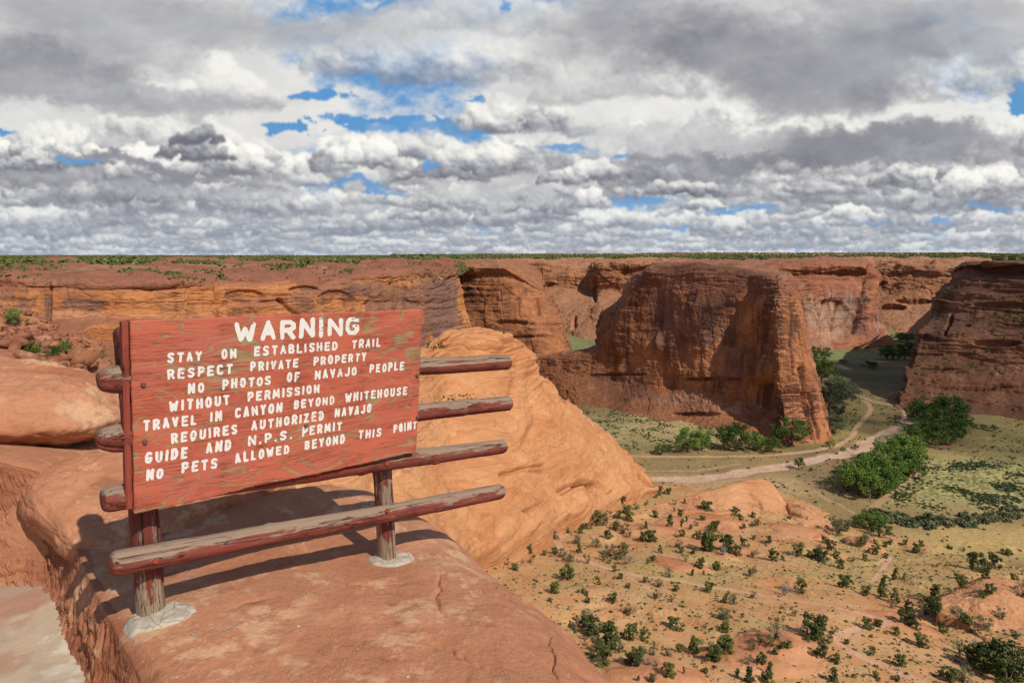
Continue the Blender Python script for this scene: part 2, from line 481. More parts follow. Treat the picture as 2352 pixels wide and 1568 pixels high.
def cliff(name, st, nu, nv, mat, seed=0, ledge=(2.0, 0.16), rim=(0.0, 0.0), lump=(3.0, 40.0), flute=(0.0, 12.0), cuts=(), dents=(), humps=(), vknots=None,
          fine=(0.5, 6.0), uknots=None, skirt=30.0, stains_and_shade=(), pales=(), terr=0.0, joint=(0, 16, 55), smooth=True, crisp=False):
    """a rock wall through stations st: each a profile of (x, y, Y) from the ground behind the rim to below its foot.
    ledge = amplitude and frequency of the bedding steps; rim = (part of the profile, extra step amplitude);
    cuts are clefts along lines of sight, dents are alcoves"""
    C = np.array([[at(*p) for p in s] for s in st])
    if crisp:                                          # the rim breaks off in a low step before the shelf below it
        q_ = C[:, 1] + 0.30 * (C[:, 2] - C[:, 1]); q_[:, 2] = C[:, 1, 2] + 0.60 * (C[:, 2, 2] - C[:, 1, 2])
        e_ = C[:, 1] + 0.04 * (C[:, 2] - C[:, 1]); e_[:, 2] = C[:, 1, 2] + 0.06 * (C[:, 2, 2] - C[:, 1, 2])
        C = np.concatenate([C[:, :2], e_[:, None], q_[:, None], C[:, 2:]], 1)
        vknots = list(vknots[:2]) + [vknots[1] + 0.15 * (vknots[2] - vknots[1]), vknots[1] + 0.65 * (vknots[2] - vknots[1])] + list(vknots[2:])
    if skirt:
        C = np.concatenate([C, C[:, -1:] - np.array([0, 0, skirt])], 1)
        k_ = np.linspace(0, 1, C.shape[1] - 1) if vknots is None else np.array(vknots)
        vknots = np.concatenate([k_ * 0.96, [1.0]])
    P = cat_rom(C, nu, uknots)
    P = cat_rom(P.transpose(1, 0, 2), nv, vknots).transpose(1, 0, 2)
    n, sg = surf_normals(P)
    px, py = to_px(P)
    x, y, z = P[..., 0], P[..., 1], P[..., 2]
    v = np.linspace(0, 1, nv)[None, :] * np.ones((nu, 1))
    steep = np.clip(1.25 - np.abs(n[..., 2]) * 1.1, 0, 1)
    zw = z + 5.0 * fbm(x / 90 + seed, y / 90, z / 90, 3)
    L = perlin(x / 160 + seed, y / 160, zw * ledge[1]) + 0.6 * perlin(x / 60, y / 60 + seed, zw * ledge[1] * 2.3) + 0.35 * perlin(x / 40 + seed, y / 40, zw * ledge[1] * 5.1)
    L = np.tanh(L * 2.6)
    wr = np.clip((rim[0] - v) / max(rim[0] * 0.35, 1e-3), 0, 1) if rim[0] else 0
    Lr = np.tanh(4 * perlin(x / 70 + seed, y / 70, zw * 0.21)) + 0.55 * np.tanh(4 * perlin(x / 30, y / 30 + seed, zw * 0.55))
    d = L * ledge[0] * steep + (0.45 * L + 0.75 * Lr) * rim[1] * wr
    d = d + lump[0] * fbm(x / lump[1] + seed, y / lump[1], z / lump[1] * 0.8, 4, 0.5)
    if flute[0]:
        d = d + flute[0] * steep * fbm(x / flute[1] + seed, y / flute[1], z / flute[1] * 0.07, 3, 0.5, True)
    d = d + fine[0] * fbm(x / fine[1], y / fine[1] + seed, z / fine[1] * 2.2, 3, 0.55)
    if joint[0]:
        mid = P[:, nv // 2]; al_ = np.concatenate([[0], np.cumsum(np.hypot(*np.diff(mid[:, :2], axis=0).T))])[:, None] + 0 * z
        al_ = al_ + 3.0 * fbm(x / 30, y / 30, z / 40 + seed, 3); zj = z + 2.0 * fbm(x / 25, y / 25 + seed, z / 25, 2)
        c1, e1 = cells(al_ / joint[1], zj / joint[2], int(seed)); c2, e2 = cells(al_ / (joint[1] * 0.36), zj / (joint[2] * 0.28), int(seed) + 7)
        d = d + joint[0] * steep * (c1 + 0.42 * c2 - 0.9 * np.exp(-(e1 / 0.05) ** 2) - 0.4 * np.exp(-(e2 / 0.07) ** 2))
    if terr: d = d + terr * np.tanh(5 * fbm(x / 110 + seed, y / 34, 0.0, 4)) * np.clip(1.3 - np.linalg.norm(P, axis=-1) / 1800, 0, 1)
    for pts, w, dep in cuts:
        q, al = seg_dist(px, py, pts)
        q = q + 0.35 * w * perlin(x / 9, y / 9, z / 14)
        d = d - dep * np.exp(-(q / w) ** 2)
    for (cx, cy, rx, ry, dep) in dents:
        q = ((px - cx) / rx) ** 2 + ((py - cy) / ry) ** 2
        d = d - dep * sstep(1.0, 0.55, q)
    for (cx, cy, rx, ry, dep) in humps:
        q = ((px - cx) / rx) ** 2 + ((py - cy) / ry) ** 2
        d = d + dep * np.exp(-q * 1.2)
    P = P + n * d[..., None]
    at_ = {}
    for key, lst in (('darkmark', stains_and_shade), ('palemark', pales)):
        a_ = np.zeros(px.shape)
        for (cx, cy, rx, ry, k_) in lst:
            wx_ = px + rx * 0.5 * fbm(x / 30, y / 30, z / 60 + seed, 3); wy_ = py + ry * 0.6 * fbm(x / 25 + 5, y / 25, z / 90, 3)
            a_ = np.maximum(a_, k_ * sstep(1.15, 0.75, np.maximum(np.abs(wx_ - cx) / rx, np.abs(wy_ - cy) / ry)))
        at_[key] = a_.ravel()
    me = mesh_np(name, P.reshape(-1, 3), grid_faces(nu, nv, sg < 0), smooth, at_)
    o = link(name, me, mat); tag(o, kind='structure')
    return o, P


# ------------------------------------------------------------------ rock materials
def new_mat(name):
    m = bpy.data.materials.new(name); m.use_nodes = True
    t = m.node_tree; t.nodes.clear()
    o = t.nodes.new('ShaderNodeOutputMaterial'); b = t.nodes.new('ShaderNodeBsdfPrincipled')
    t.links.new(b.outputs[0], o.inputs[0])
    b.inputs['Roughness'].default_value = 0.9
    b.inputs['Specular IOR Level'].default_value = 0.2
    g = t.nodes.new('ShaderNodeNewGeometry')
    return m, t, b, X(t, g.outputs['Position']), X(t, g.outputs['Normal'])


def bump(t, b, h, dist, strength=1.0, normal=None):
    n = t.nodes.new('ShaderNodeBump'); n.inputs['Strength'].default_value = strength; n.inputs['Distance'].default_value = dist
    plug(t, h, n.inputs['Height'])
    if normal is not None: t.links.new(normal.so, n.inputs['Normal'])
    if b is not None: t.links.new(n.outputs[0], b.inputs['Normal'])
    return X(t, n.outputs[0])


def attr(t, name, color=False):
    n = t.nodes.new('ShaderNodeAttribute'); n.attribute_name = name
    return X(t, n.outputs['Color' if color else 'Fac'])


def cliff_mat(name, light, mid, dark, varnish=0.5, vscl=0.10, bed=0.35, top=None, vcol=(0.055, 0.03, 0.026), bumpd=1.2, zrange=None, pale=0.0, cross=0.0, rimz=None):
    """banded sandstone with desert varnish running down its steep faces; rimz = height above which the thin red beds lie"""
    m, t, b, p, n = new_mat(name)
    x, y, z = sep(p)
    nx, ny, nz = sep(n)
    w = noise(p, 0.012, 3.0, 0.55) - 0.5
    w2 = noise(p, 0.05, 3.0, 0.6) - 0.5
    zz = z + w * 26.0 + w2 * 5.0
    if cross: zz = zz + (x * 0.5 + y * 0.2) * cross * w.ss(-0.1, 0.12)
    strata = noise(xyz(t, x * 0.006, y * 0.006, zz * bed), 1.0, 5.0, 0.62)
    patch = noise(p, 0.02, 4.0, 0.6)
    f = (strata * 0.62 + patch * 0.5 - 0.06)
    col = ramp(f, [(0.30, dark), (0.47, mid), (0.62, light), (0.75, tuple(min(1, c * 1.12 + 0.015) for c in light))])
    steep = nz.abs().ss(0.75, 0.3)
    # dark streaks hang from bedding lines
    top_ = noise(xyz(t, x * 0.02, y * 0.02, z * 0.012), 1.0, 2.0, 0.5)
    st = noise(xyz(t, x * vscl, y * vscl, z * vscl * 0.07), 1.0, 5.0, 0.62)
    sm = (st * 0.75 + top_ * 0.75).ss(0.80 - varnish * 0.20, 0.97 - varnish * 0.12)
    col = mix(t, col, vcol, sm * steep * min(1.0, 0.35 + varnish * 0.6))
    stn, plm = attr(t, 'darkmark'), attr(t, 'palemark')
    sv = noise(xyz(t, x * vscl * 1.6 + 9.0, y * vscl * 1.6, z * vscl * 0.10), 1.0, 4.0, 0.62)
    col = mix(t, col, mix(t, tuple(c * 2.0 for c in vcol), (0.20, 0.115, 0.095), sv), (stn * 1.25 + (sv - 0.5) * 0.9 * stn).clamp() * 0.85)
    col = mix(t, col, (0.56, 0.40, 0.29), (plm * (0.35 + sv * 0.9)).clamp() * 0.8)
    if pale:
        st2 = noise(xyz(t, x * vscl * 1.3 + 40.0, y * vscl * 1.3, z * vscl * 0.06), 1.0, 4.0, 0.6)
        pm = noise(p, 0.009, 2.0, 0.5)
        col = mix(t, col, (0.50, 0.33, 0.23), (st2.ss(0.5, 0.66) * pm.ss(0.45, 0.6)) * steep * pale)
    if rimz is not None:
        rz = (z + w * 14.0).ss(rimz - 3.0, rimz + 3.0)
        rs = noise(xyz(t, x * 0.01, y * 0.01, zz * 0.9), 1.0, 4.0, 0.6)
        col = mix(t, col, ramp(rs, [(0.3, (0.17, 0.066, 0.046)), (0.5, (0.31, 0.125, 0.08)), (0.72, (0.42, 0.19, 0.12))]), rz * 0.85)
    up = nz.ss(0.62, 0.9)
    if top is not None:
        col = mix(t, col, mix(t, top, tuple(c * 0.72 for c in top), noise(p, 0.12, 4.0, 0.6)), up * 0.8)
    grit = noise(p, 0.8, 4.0, 0.65)
    col = mix(t, col, vscale(col, 0.72), grit.ss(0.52, 0.75) * 0.7)
    t.links.new(col.so, b.inputs['Base Color'])
    crack = voro(xyz(t, x * 0.05, y * 0.05, zz * 0.09), 1.0, 'DISTANCE_TO_EDGE').ss(0.0, 0.03)
    hgt = noise(xyz(t, x * 0.03, y * 0.03, zz * bed * 2.2), 1.0, 6.0, 0.66) * 1.2 + noise(p, 0.25, 5.0, 0.65) * 0.7 + st * 0.4
    bump(t, b, hgt, bumpd * 2.4, 0.9)
    return m


def slick_mat(name, c_light, c_mid, c_dark, scl=1.0):
    """slickrock whose thin cross-bedded laminae swirl over its surface"""
    m, t, b, p, n = new_mat(name)
    x, y, z = sep(p)
    wv = noise(p, 0.022 * scl, 3.0, 0.55, 0.6, color=True)
    wx, wy, wz = sep(wv)
    f = z * (0.30 * scl) + wx * 5.0 + wy * 2.5 + (x - y * 0.4) * 0.030 * scl
    lam = noise(xyz(t, f * 3.4, wz * 1.5, 0.5), 1.0, 5.0, 0.75)
    lam2 = noise(xyz(t, f * 0.45, wz, 4.5), 1.0, 3.0, 0.5)
    patch = noise(p, 0.035 * scl, 4.0, 0.6)
    col = ramp(lam * 0.62 + lam2 * 0.25 + patch * 0.4 - 0.14, [(0.34, c_dark), (0.44, c_mid), (0.56, c_light), (0.72, tuple(min(0.8, c * 1.1 + 0.02) for c in c_light))])
    darkmark = noise(p, 0.07 * scl, 5.0, 0.65).ss(0.60, 0.70)
    col = mix(t, col, tuple(c * 0.55 for c in c_dark), darkmark * 0.45)
    grit = noise(p, 0.9 * scl, 4.0, 0.65)
    col = mix(t, col, vscale(col, 0.80), grit.ss(0.54, 0.75) * 0.6)
    t.links.new(col.so, b.inputs['Base Color'])
    bump(t, b, lam * 1.4 + lam2 * 0.8 + grit * 0.3 + patch * 0.5, 1.5 / scl, 0.8)
    return m


# ------------------------------------------------------------------ the canyon walls
ORANGE = (0.54, 0.225, 0.082); RUST = (0.37, 0.135, 0.058); MAROON = (0.17, 0.06, 0.038); SAND = (0.52, 0.27, 0.15); PINKROCK = (0.42, 0.18, 0.11)
m_left = cliff_mat('red cliff rock', (0.60, 0.27, 0.105), (0.50, 0.20, 0.075), (0.34, 0.13, 0.06), 0.50, 0.09, 0.11, top=(0.34, 0.14, 0.085), vcol=(0.10, 0.055, 0.045), rimz=-21.0, cross=0.4)
m_mid = cliff_mat('rust cliff rock', (0.50, 0.21, 0.09), (0.41, 0.16, 0.07), (0.24, 0.09, 0.048), 0.55, 0.06, 0.12, top=(0.42, 0.2, 0.11), cross=0.6)
m_far = cliff_mat('far cliff rock', (0.56, 0.245, 0.11), (0.42, 0.17, 0.08), (0.20, 0.075, 0.045), 0.45, 0.035, 0.12, top=(0.5, 0.25, 0.14), bumpd=2.5)
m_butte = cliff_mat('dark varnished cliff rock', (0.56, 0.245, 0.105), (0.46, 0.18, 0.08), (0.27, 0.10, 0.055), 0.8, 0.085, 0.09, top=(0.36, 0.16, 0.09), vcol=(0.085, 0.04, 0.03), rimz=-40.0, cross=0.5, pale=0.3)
m_pale = cliff_mat('pale streaked cliff rock', (0.44, 0.18, 0.09), (0.33, 0.12, 0.06), (0.17, 0.062, 0.04), 0.55, 0.045, 0.12, top=(0.36, 0.16, 0.10), pale=0.9)
m_right = cliff_mat('grey red cliff rock', (0.46, 0.215, 0.12), (0.35, 0.15, 0.085), (0.17, 0.07, 0.046), 0.45, 0.06, 0.30, top=(0.30, 0.16, 0.10), rimz=-42.0, cross=0.9)
m_dome = slick_mat('orange slickrock', (0.64, 0.315, 0.145), (0.58, 0.252, 0.108), (0.42, 0.165, 0.07))
m_mound = slick_mat('swirled slickrock', (0.60, 0.31, 0.155), (0.54, 0.25, 0.115), (0.38, 0.155, 0.08), 1.6)


def scaleY(st, k): return [[(a, b, c * k) for a, b, c in s] for s in st]


A = [
    [(-400, 612, 560), (-400, 628, 420), (-400, 664, 400), (-400, 705, 396), (-400, 745, 385), (-400, 800, 350), (-400, 930, 280)],
    [(-150, 610, 580), (-150, 628, 430), (-150, 664, 415), (-150, 705, 410), (-150, 745, 400), (-150, 800, 365), (-150, 920, 290)],
    [(0, 608, 600), (0, 632, 436), (0, 664, 417), (0, 700, 413), (0, 745, 405), (0, 800, 370), (0, 910, 290)],
    [(130, 607, 620), (130, 640, 442), (130, 664, 423), (130, 700, 420), (130, 742, 412), (130, 800, 374), (130, 905, 295)],
    [(250, 606, 650), (250, 645, 450), (250, 664, 432), (250, 700, 429), (250, 738, 421), (250, 800, 380), (250, 900, 300)],
    [(400, 605, 690), (400, 640, 470), (400, 660, 455), (400, 700, 452), (400, 742, 443), (400, 805, 400), (400, 910, 310)],
    [(492, 604, 720), (492, 640, 500), (492, 654, 478), (492, 700, 475), (492, 745, 465), (492, 810, 420), (492, 920, 320)],
    [(512, 604, 730), (512, 640, 520), (512, 652, 500), (512, 700, 496), (512, 748, 485), (512, 815, 430), (512, 920, 330)],
    [(650, 603, 760), (650, 637, 550), (650, 650, 525), (650, 700, 522), (650, 760, 512), (650, 820, 460), (650, 925, 360)],
    [(800, 602, 800), (800, 630, 590), (800, 645, 562), (800, 700, 558), (800, 770, 547), (800, 830, 500), (800, 930, 400)],
    [(920, 600, 860), (920, 622, 640), (920, 642, 612), (920, 700, 608), (920, 780, 598), (920, 840, 550), (920, 935, 450)],
    [(1000, 600, 920), (1000, 615, 690), (1000, 640, 657), (1000, 700, 652), (1000, 790, 642), (1000, 850, 600), (1000, 940, 500)],
    [(1040, 602, 980), (1040, 622, 730), (1046, 642, 700), (1060, 700, 696), (1074, 770, 688), (1080, 820, 670), (1080, 900, 640)],
    [(1045, 604, 1040), (1046, 626, 800), (1054, 648, 735), (1066, 700, 722), (1080, 772, 712), (1086, 822, 700), (1088, 900, 690)],
    [(1000, 604, 1200), (1020, 625, 1000), (1030, 650, 960), (1040, 700, 950), (1055, 772, 940), (1060, 822, 930), (1060, 900, 920)],
]
wall_left, P_left = cliff('canyon_wall', A, 900, 260, m_left, 1.3, ledge=(1.0, 0.10), rim=(0.36, 4.2), lump=(2.2, 48), flute=(1.0, 14), joint=(0.7, 22, 18), smooth=False, vknots=[0, 0.22, 0.34, 0.52, 0.70, 0.86, 1.0],
    cuts=[([(497, 648), (500, 705)], 3.0, 16), ([(118, 660), (112, 740)], 5, 3.0), ([(640, 690), (690, 730)], 5, 5), ([(860, 650), (850, 720)], 5, 4)],
    dents=[(244, 764, 52, 15, 14), (560, 680, 50, 16, 3), (700, 668, 40, 14, 3.5), (770, 690, 46, 26, 3)], humps=[(330, 690, 90, 20, 3.0)], fine=(0.6, 7),
    stains_and_shade=[(1005, 715, 42, 75, 0.9), (905, 690, 60, 34, 0.6), (745, 668, 50, 18, 0.6), (820, 665, 40, 16, 0.7), (640, 690, 90, 14, 0.35), (60, 694, 24, 12, 0.55), (112, 716, 9, 34, 0.9), (200, 696, 46, 16, 0.7), (310, 656, 60, 7, 0.8), (180, 655, 110, 6, 0.5), (20, 676, 16, 20, 0.6)], pales=[(190, 726, 60, 10, 0.45)])

B = scaleY([
    [(940, 598, 1500), (940, 607, 1150), (940, 640, 1130), (950, 700, 1120), (960, 760, 1100), (970, 810, 1080), (970, 850, 1050)],
    [(1020, 598, 1500), (1020, 605, 1120), (1020, 640, 1100), (1030, 700, 1090), (1040, 760, 1070), (1050, 810, 1050), (1050, 850, 1020)],
    [(1150, 597, 1500), (1150, 606, 1080), (1150, 636, 1060), (1150, 700, 1045), (1160, 760, 1020), (1170, 812, 1000), (1175, 850, 980)],
    [(1185, 600, 1500), (1186, 622, 1090), (1200, 650, 1065), (1216, 700, 1040), (1228, 760, 1005), (1240, 812, 985), (1245, 850, 960)],
    [(1225, 615, 1500), (1228, 656, 1110), (1250, 676, 1075), (1270, 710, 1050), (1280, 755, 1020), (1296, 810, 995), (1300, 850, 970)],
    [(1248, 645, 1500), (1250, 670, 1180), (1268, 680, 1130), (1284, 715, 1110), (1294, 755, 1080), (1314, 804, 1050), (1320, 850, 1040)],
    [(1230, 650, 1700), (1240, 675, 1400), (1252, 686, 1350), (1268, 720, 1300), (1280, 760, 1260), (1298, 805, 1200), (1300, 850, 1200)],
], 1.2)
cliff('cliff', B, 420, 260, m_mid, 7.1, ledge=(1.6, 0.06), rim=(0.22, 1.0), lump=(6.0, 110), flute=(1.2, 26), joint=(1.3, 40, 60), smooth=False, vknots=[0, 0.14, 0.3, 0.5, 0.7, 0.9, 1.0],
      dents=[(1175, 742, 40, 10, 9), (1210, 772, 70, 3.5, 6), (1250, 745, 40, 3, 6)], fine=(1.0, 14), cuts=[([(1232, 690), (1236, 720)], 5, 6)])

Cc = [
    [(1100, 598, 2700), (1100, 606, 2200), (1110, 630, 2100), (1110, 660, 2050), (1110, 700, 1950), (1110, 745, 1900), (1110, 800, 1800)],
    [(1160, 598, 2600), (1165, 603, 2150), (1170, 625, 2050), (1180, 655, 2000), (1180, 700, 1900), (1180, 745, 1850), (1180, 800, 1750)],
    [(1240, 597, 2600), (1240, 606, 2080), (1240, 636, 1980), (1240, 664, 1950), (1245, 705, 1780), (1250, 750, 1700), (1250, 806, 1600)],
    [(1300, 597, 2600), (1300, 612, 2020), (1310, 632, 1930), (1312, 668, 1900), (1310, 705, 1740), (1310, 750, 1620), (1310, 804, 1500)],
    [(1362, 596, 2600), (1352, 612, 2000), (1356, 632, 1900), (1362, 672, 1880), (1350, 702, 1720), (1330, 745, 1600), (1330, 802, 1460)],
    [(1378, 596, 2600), (1372, 606, 1900), (1378, 628, 1820), (1380, 672, 1800), (1380, 702, 1650), (1370, 745, 1560), (1365, 800, 1430)],
    [(1450, 596, 2600), (1450, 602, 1840), (1450, 618, 1780), (1450, 670, 1750), (1440, 702, 1620), (1430, 745, 1540), (1430, 800, 1430)],
    [(1510, 597, 2600), (1505, 602, 1800), (1510, 616, 1750), (1510, 668, 1720), (1500, 700, 1600), (1490, 745, 1550), (1480, 800, 1450)],
    [(1620, 598, 2600), (1620, 606, 1780), (1620, 620, 1730), (1620, 668, 1700), (1620, 700, 1600), (1620, 745, 1550), (1620, 800, 1450)],
]
cliff('cliff', Cc, 420, 240, m_far, 13.7, ledge=(2.2, 0.05), rim=(0.3, 4.5), lump=(6.0, 90), flute=(2.0, 40), joint=(3.5, 50, 40), smooth=False, vknots=[0, 0.18, 0.34, 0.52, 0.7, 0.88, 1.0],
      humps=[(1190, 622, 34, 14, 26), (1245, 615, 30, 10, 18), (1450, 612, 60, 8, 10)], cuts=[([(1368, 640), (1366, 690)], 4, 12), ([(1320, 730), (1318, 752)], 4, 10)], fine=(1.6, 20))

D = [
    [(1222, 822, 1020), (1222, 818, 950), (1222, 820, 930), (1222, 824, 920), (1224, 832, 915), (1226, 842, 910), (1232, 872, 890), (1270, 922, 850), (1270, 950, 830)],
    [(1300, 810, 960), (1300, 808, 900), (1300, 811, 885), (1302, 816, 880), (1304, 826, 875), (1306, 842, 870), (1310, 880, 850), (1340, 929, 815), (1340, 955, 790)],
    [(1386, 786, 950), (1386, 786, 880), (1388, 792, 862), (1392, 800, 855), (1396, 815, 850), (1400, 840, 845), (1410, 880, 830), (1425, 936, 795), (1425, 960, 770)],
    [(1446, 640, 1020), (1454, 656, 856), (1438, 688, 842), (1427, 720, 838), (1420, 768, 834), (1442, 835, 825), (1460, 885, 810), (1475, 943, 778), (1475, 970, 752)],
    [(1480, 620, 1010), (1482, 628, 840), (1474, 656, 828), (1470, 700, 822), (1470, 765, 816), (1490, 836, 806), (1505, 889, 792), (1515, 950, 760), (1515, 975, 735)],
    [(1505, 607, 1000), (1505, 611, 830), (1510, 645, 812), (1512, 690, 806), (1515, 755, 800), (1530, 836, 790), (1550, 892, 778), (1560, 958, 745), (1560, 985, 720)],
    [(1600, 603, 1000), (1600, 607, 800), (1600, 648, 775), (1600, 690, 768), (1605, 760, 762), (1620, 848, 750), (1640, 908, 738), (1650, 981, 705), (1650, 1005, 690)],
    [(1720, 610, 960), (1720, 617, 770), (1725, 662, 740), (1725, 700, 733), (1730, 780, 726), (1735, 866, 716), (1745, 935, 705), (1750, 1004, 672), (1750, 1030, 660)],
    [(1780, 620, 940), (1784, 630, 734), (1788, 674, 699), (1786, 720, 690), (1786, 790, 681), (1790, 866, 672), (1796, 936, 663), (1806, 1014, 639), (1806, 1040, 629)],
    [(1815, 630, 950), (1822, 646, 747), (1820, 678, 704), (1822, 718, 695), (1832, 785, 687), (1845, 860, 678), (1858, 933, 669), (1876, 1016, 645), (1878, 1040, 635)],
    [(1822, 640, 960), (1828, 662, 765), (1834, 681, 718), (1838, 715, 710), (1852, 780, 702), (1868, 850, 693), (1887, 930, 682), (1908, 1014, 656), (1910, 1040, 646)],
    [(1815, 645, 1000), (1820, 668, 810), (1830, 684, 765), (1834, 715, 757), (1847, 780, 750), (1860, 840, 742), (1882, 920, 734), (1904, 1000, 704), (1906, 1030, 694)],
    [(1700, 640, 1150), (1760, 660, 1050), (1770, 690, 1000), (1780, 720, 1000), (1790, 780, 980), (1800, 840, 960), (1810, 920, 930), (1820, 1000, 900), (1820, 1030, 880)],
]
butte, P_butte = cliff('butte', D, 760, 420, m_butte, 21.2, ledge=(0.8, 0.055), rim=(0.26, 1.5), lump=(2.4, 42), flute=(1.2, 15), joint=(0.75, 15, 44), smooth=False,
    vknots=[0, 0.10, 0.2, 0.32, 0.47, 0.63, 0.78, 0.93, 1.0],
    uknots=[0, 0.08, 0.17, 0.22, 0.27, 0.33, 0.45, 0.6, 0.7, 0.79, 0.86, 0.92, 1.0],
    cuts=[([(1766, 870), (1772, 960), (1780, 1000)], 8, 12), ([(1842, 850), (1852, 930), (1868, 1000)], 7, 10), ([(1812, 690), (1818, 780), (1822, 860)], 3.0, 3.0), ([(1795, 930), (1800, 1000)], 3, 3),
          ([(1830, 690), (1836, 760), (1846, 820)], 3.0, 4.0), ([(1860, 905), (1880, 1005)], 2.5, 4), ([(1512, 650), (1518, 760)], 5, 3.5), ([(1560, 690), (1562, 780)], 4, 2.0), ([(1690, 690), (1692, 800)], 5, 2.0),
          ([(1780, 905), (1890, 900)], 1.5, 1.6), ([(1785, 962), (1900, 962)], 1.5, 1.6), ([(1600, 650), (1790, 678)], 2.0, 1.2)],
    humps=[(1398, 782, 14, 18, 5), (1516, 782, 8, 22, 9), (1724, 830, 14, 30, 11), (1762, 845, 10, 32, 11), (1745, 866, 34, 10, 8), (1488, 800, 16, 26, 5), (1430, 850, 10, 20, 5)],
    stains_and_shade=[(1590, 735, 110, 60, 0.55), (1530, 660, 26, 80, 0.6), (1430, 880, 60, 40, 0.5), (1560, 925, 90, 26, 0.4), (1700, 840, 50, 40, 0.4), (1600, 630, 110, 12, 0.4)],  # varnish, plus cloud shade on the face put into the rock colour
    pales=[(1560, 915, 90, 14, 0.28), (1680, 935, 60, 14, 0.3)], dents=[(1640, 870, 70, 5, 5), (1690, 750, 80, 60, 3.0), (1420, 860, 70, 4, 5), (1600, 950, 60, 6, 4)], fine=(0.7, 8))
D2 = [
    [(1378, 735, 1200), (1376, 738, 1080), (1374, 745, 1060), (1373, 765, 1050), (1373, 795, 1040), (1373, 830, 1000)],
    [(1388, 716, 1150), (1386, 722, 1020), (1380, 738, 1000), (1378, 765, 990), (1378, 795, 985), (1378, 830, 950)],
    [(1420, 690, 1120), (1420, 698, 1000), (1415, 730, 970), (1413, 765, 955), (1413, 800, 950), (1413, 830, 930)],
    [(1470, 646, 1100), (1470, 655, 980), (1465, 700, 960), (1462, 765, 945), (1462, 800, 940), (1462, 830, 920)],
]
cliff('butte', D2, 160, 160, m_butte, 25.9, ledge=(2.0, 0.06), lump=(4, 40), flute=(2, 16), joint=(2.0, 14, 30), smooth=False)

Ee = [
    [(1500, 597, 2300), (1500, 606, 1600), (1500, 640, 1550), (1500, 675, 1520), (1500, 740, 1480), (1500, 812, 1380), (1500, 840, 1340)],
    [(1740, 597, 2200), (1740, 607, 1500), (1740, 640, 1440), (1745, 675, 1400), (1750, 740, 1370), (1760, 815, 1290), (1760, 840, 1270)],
    [(1850, 594, 2200), (1850, 598, 1480), (1850, 635, 1420), (1850, 672, 1380), (1850, 740, 1350), (1855, 812, 1290), (1855, 840, 1270)],
    [(1900, 593, 2200), (1904, 595, 1470), (1905, 632, 1420), (1906, 668, 1386), (1908, 740, 1360), (1915, 803, 1310), (1915, 835, 1290)],
    [(1975, 597, 2200), (1978, 602, 1460), (1980, 632, 1420), (1982, 665, 1395), (1986, 740, 1375), (1995, 800, 1335), (1995, 830, 1305)],
    [(1990, 599, 2200), (1996, 607, 1480), (2000, 640, 1430), (2006, 675, 1410), (2018, 740, 1385), (2042, 800, 1345), (2045, 830, 1315)],
    [(1990, 602, 2200), (1999, 612, 1560), (2006, 645, 1500), (2012, 682, 1470), (2028, 750, 1440), (2062, 799, 1390), (2070, 830, 1360)],
    [(1940, 604, 2400), (1970, 620, 1900), (1980, 650, 1800), (1990, 685, 1700), (2005, 750, 1650), (2020, 795, 1600), (2030, 830, 1500)],
]
cliff('cliff', Ee, 420, 240, m_pale, 31.5, ledge=(2.0, 0.05), rim=(0.45, 2.0), lump=(4.0, 75), flute=(2.0, 36), joint=(1.8, 34, 70), smooth=False, vknots=[0, 0.16, 0.3, 0.46, 0.7, 0.9, 1.0],
      cuts=[([(1990, 650), (1962, 760)], 5, 16), ([(1997, 612), (1999, 665)], 3, 14), ([(1930, 690), (1905, 760)], 3, 5), ([(1895, 690), (1880, 740)], 3, 4)],
      humps=[(2004, 640, 4, 24, 14)], dents=[(1905, 720, 50, 36, 8)], fine=(1.4, 18), pales=[(1895, 735, 40, 44, 0.6), (1880, 790, 30, 14, 0.4), (1945, 715, 10, 40, 0.4)], stains_and_shade=[(1955, 725, 40, 50, 0.6), (1915, 690, 20, 20, 0.4), (2015, 740, 12, 60, 0.4)])

Fw = [
    [(1880, 594, 3000), (1880, 599, 2300), (1880, 640, 2200), (1880, 680, 2100), (1880, 720, 1950), (1880, 775, 1650), (1880, 810, 1560)],
    [(2000, 594, 3000), (2000, 599, 2250), (2000, 640, 2120), (2000, 680, 2040), (2000, 720, 1900), (2000, 775, 1600), (2000, 810, 1520)],
    [(2080, 594, 3000), (2080, 601, 2150), (2080, 632, 2030), (2080, 668, 1960), (2080, 715, 1840), (2080, 772, 1570), (2080, 810, 1480)],
    [(2140, 594, 3000), (2140, 604, 2050), (2140, 636, 1950), (2140, 674, 1900), (2140, 715, 1800), (2140, 775, 1560), (2140, 815, 1450)],
    [(2300, 595, 3000), (2300, 605, 1900), (2300, 640, 1800), (2300, 680, 1750), (2300, 720, 1700), (2300, 780, 1550), (2300, 820, 1400)],
]
cliff('cliff', Fw, 300, 260, m_far, 37.2, ledge=(5.0, 0.045), rim=(0.25, 5.0), lump=(7.0, 90), flute=(1.0, 40), joint=(3.5, 60, 18), smooth=False, vknots=[0, 0.16, 0.32, 0.5, 0.68, 0.9, 1.0],
      dents=[(2050, 706, 34, 6, 22), (2100, 690, 50, 5, 18), (2020, 648, 20, 6, 14)], fine=(1.8, 22))

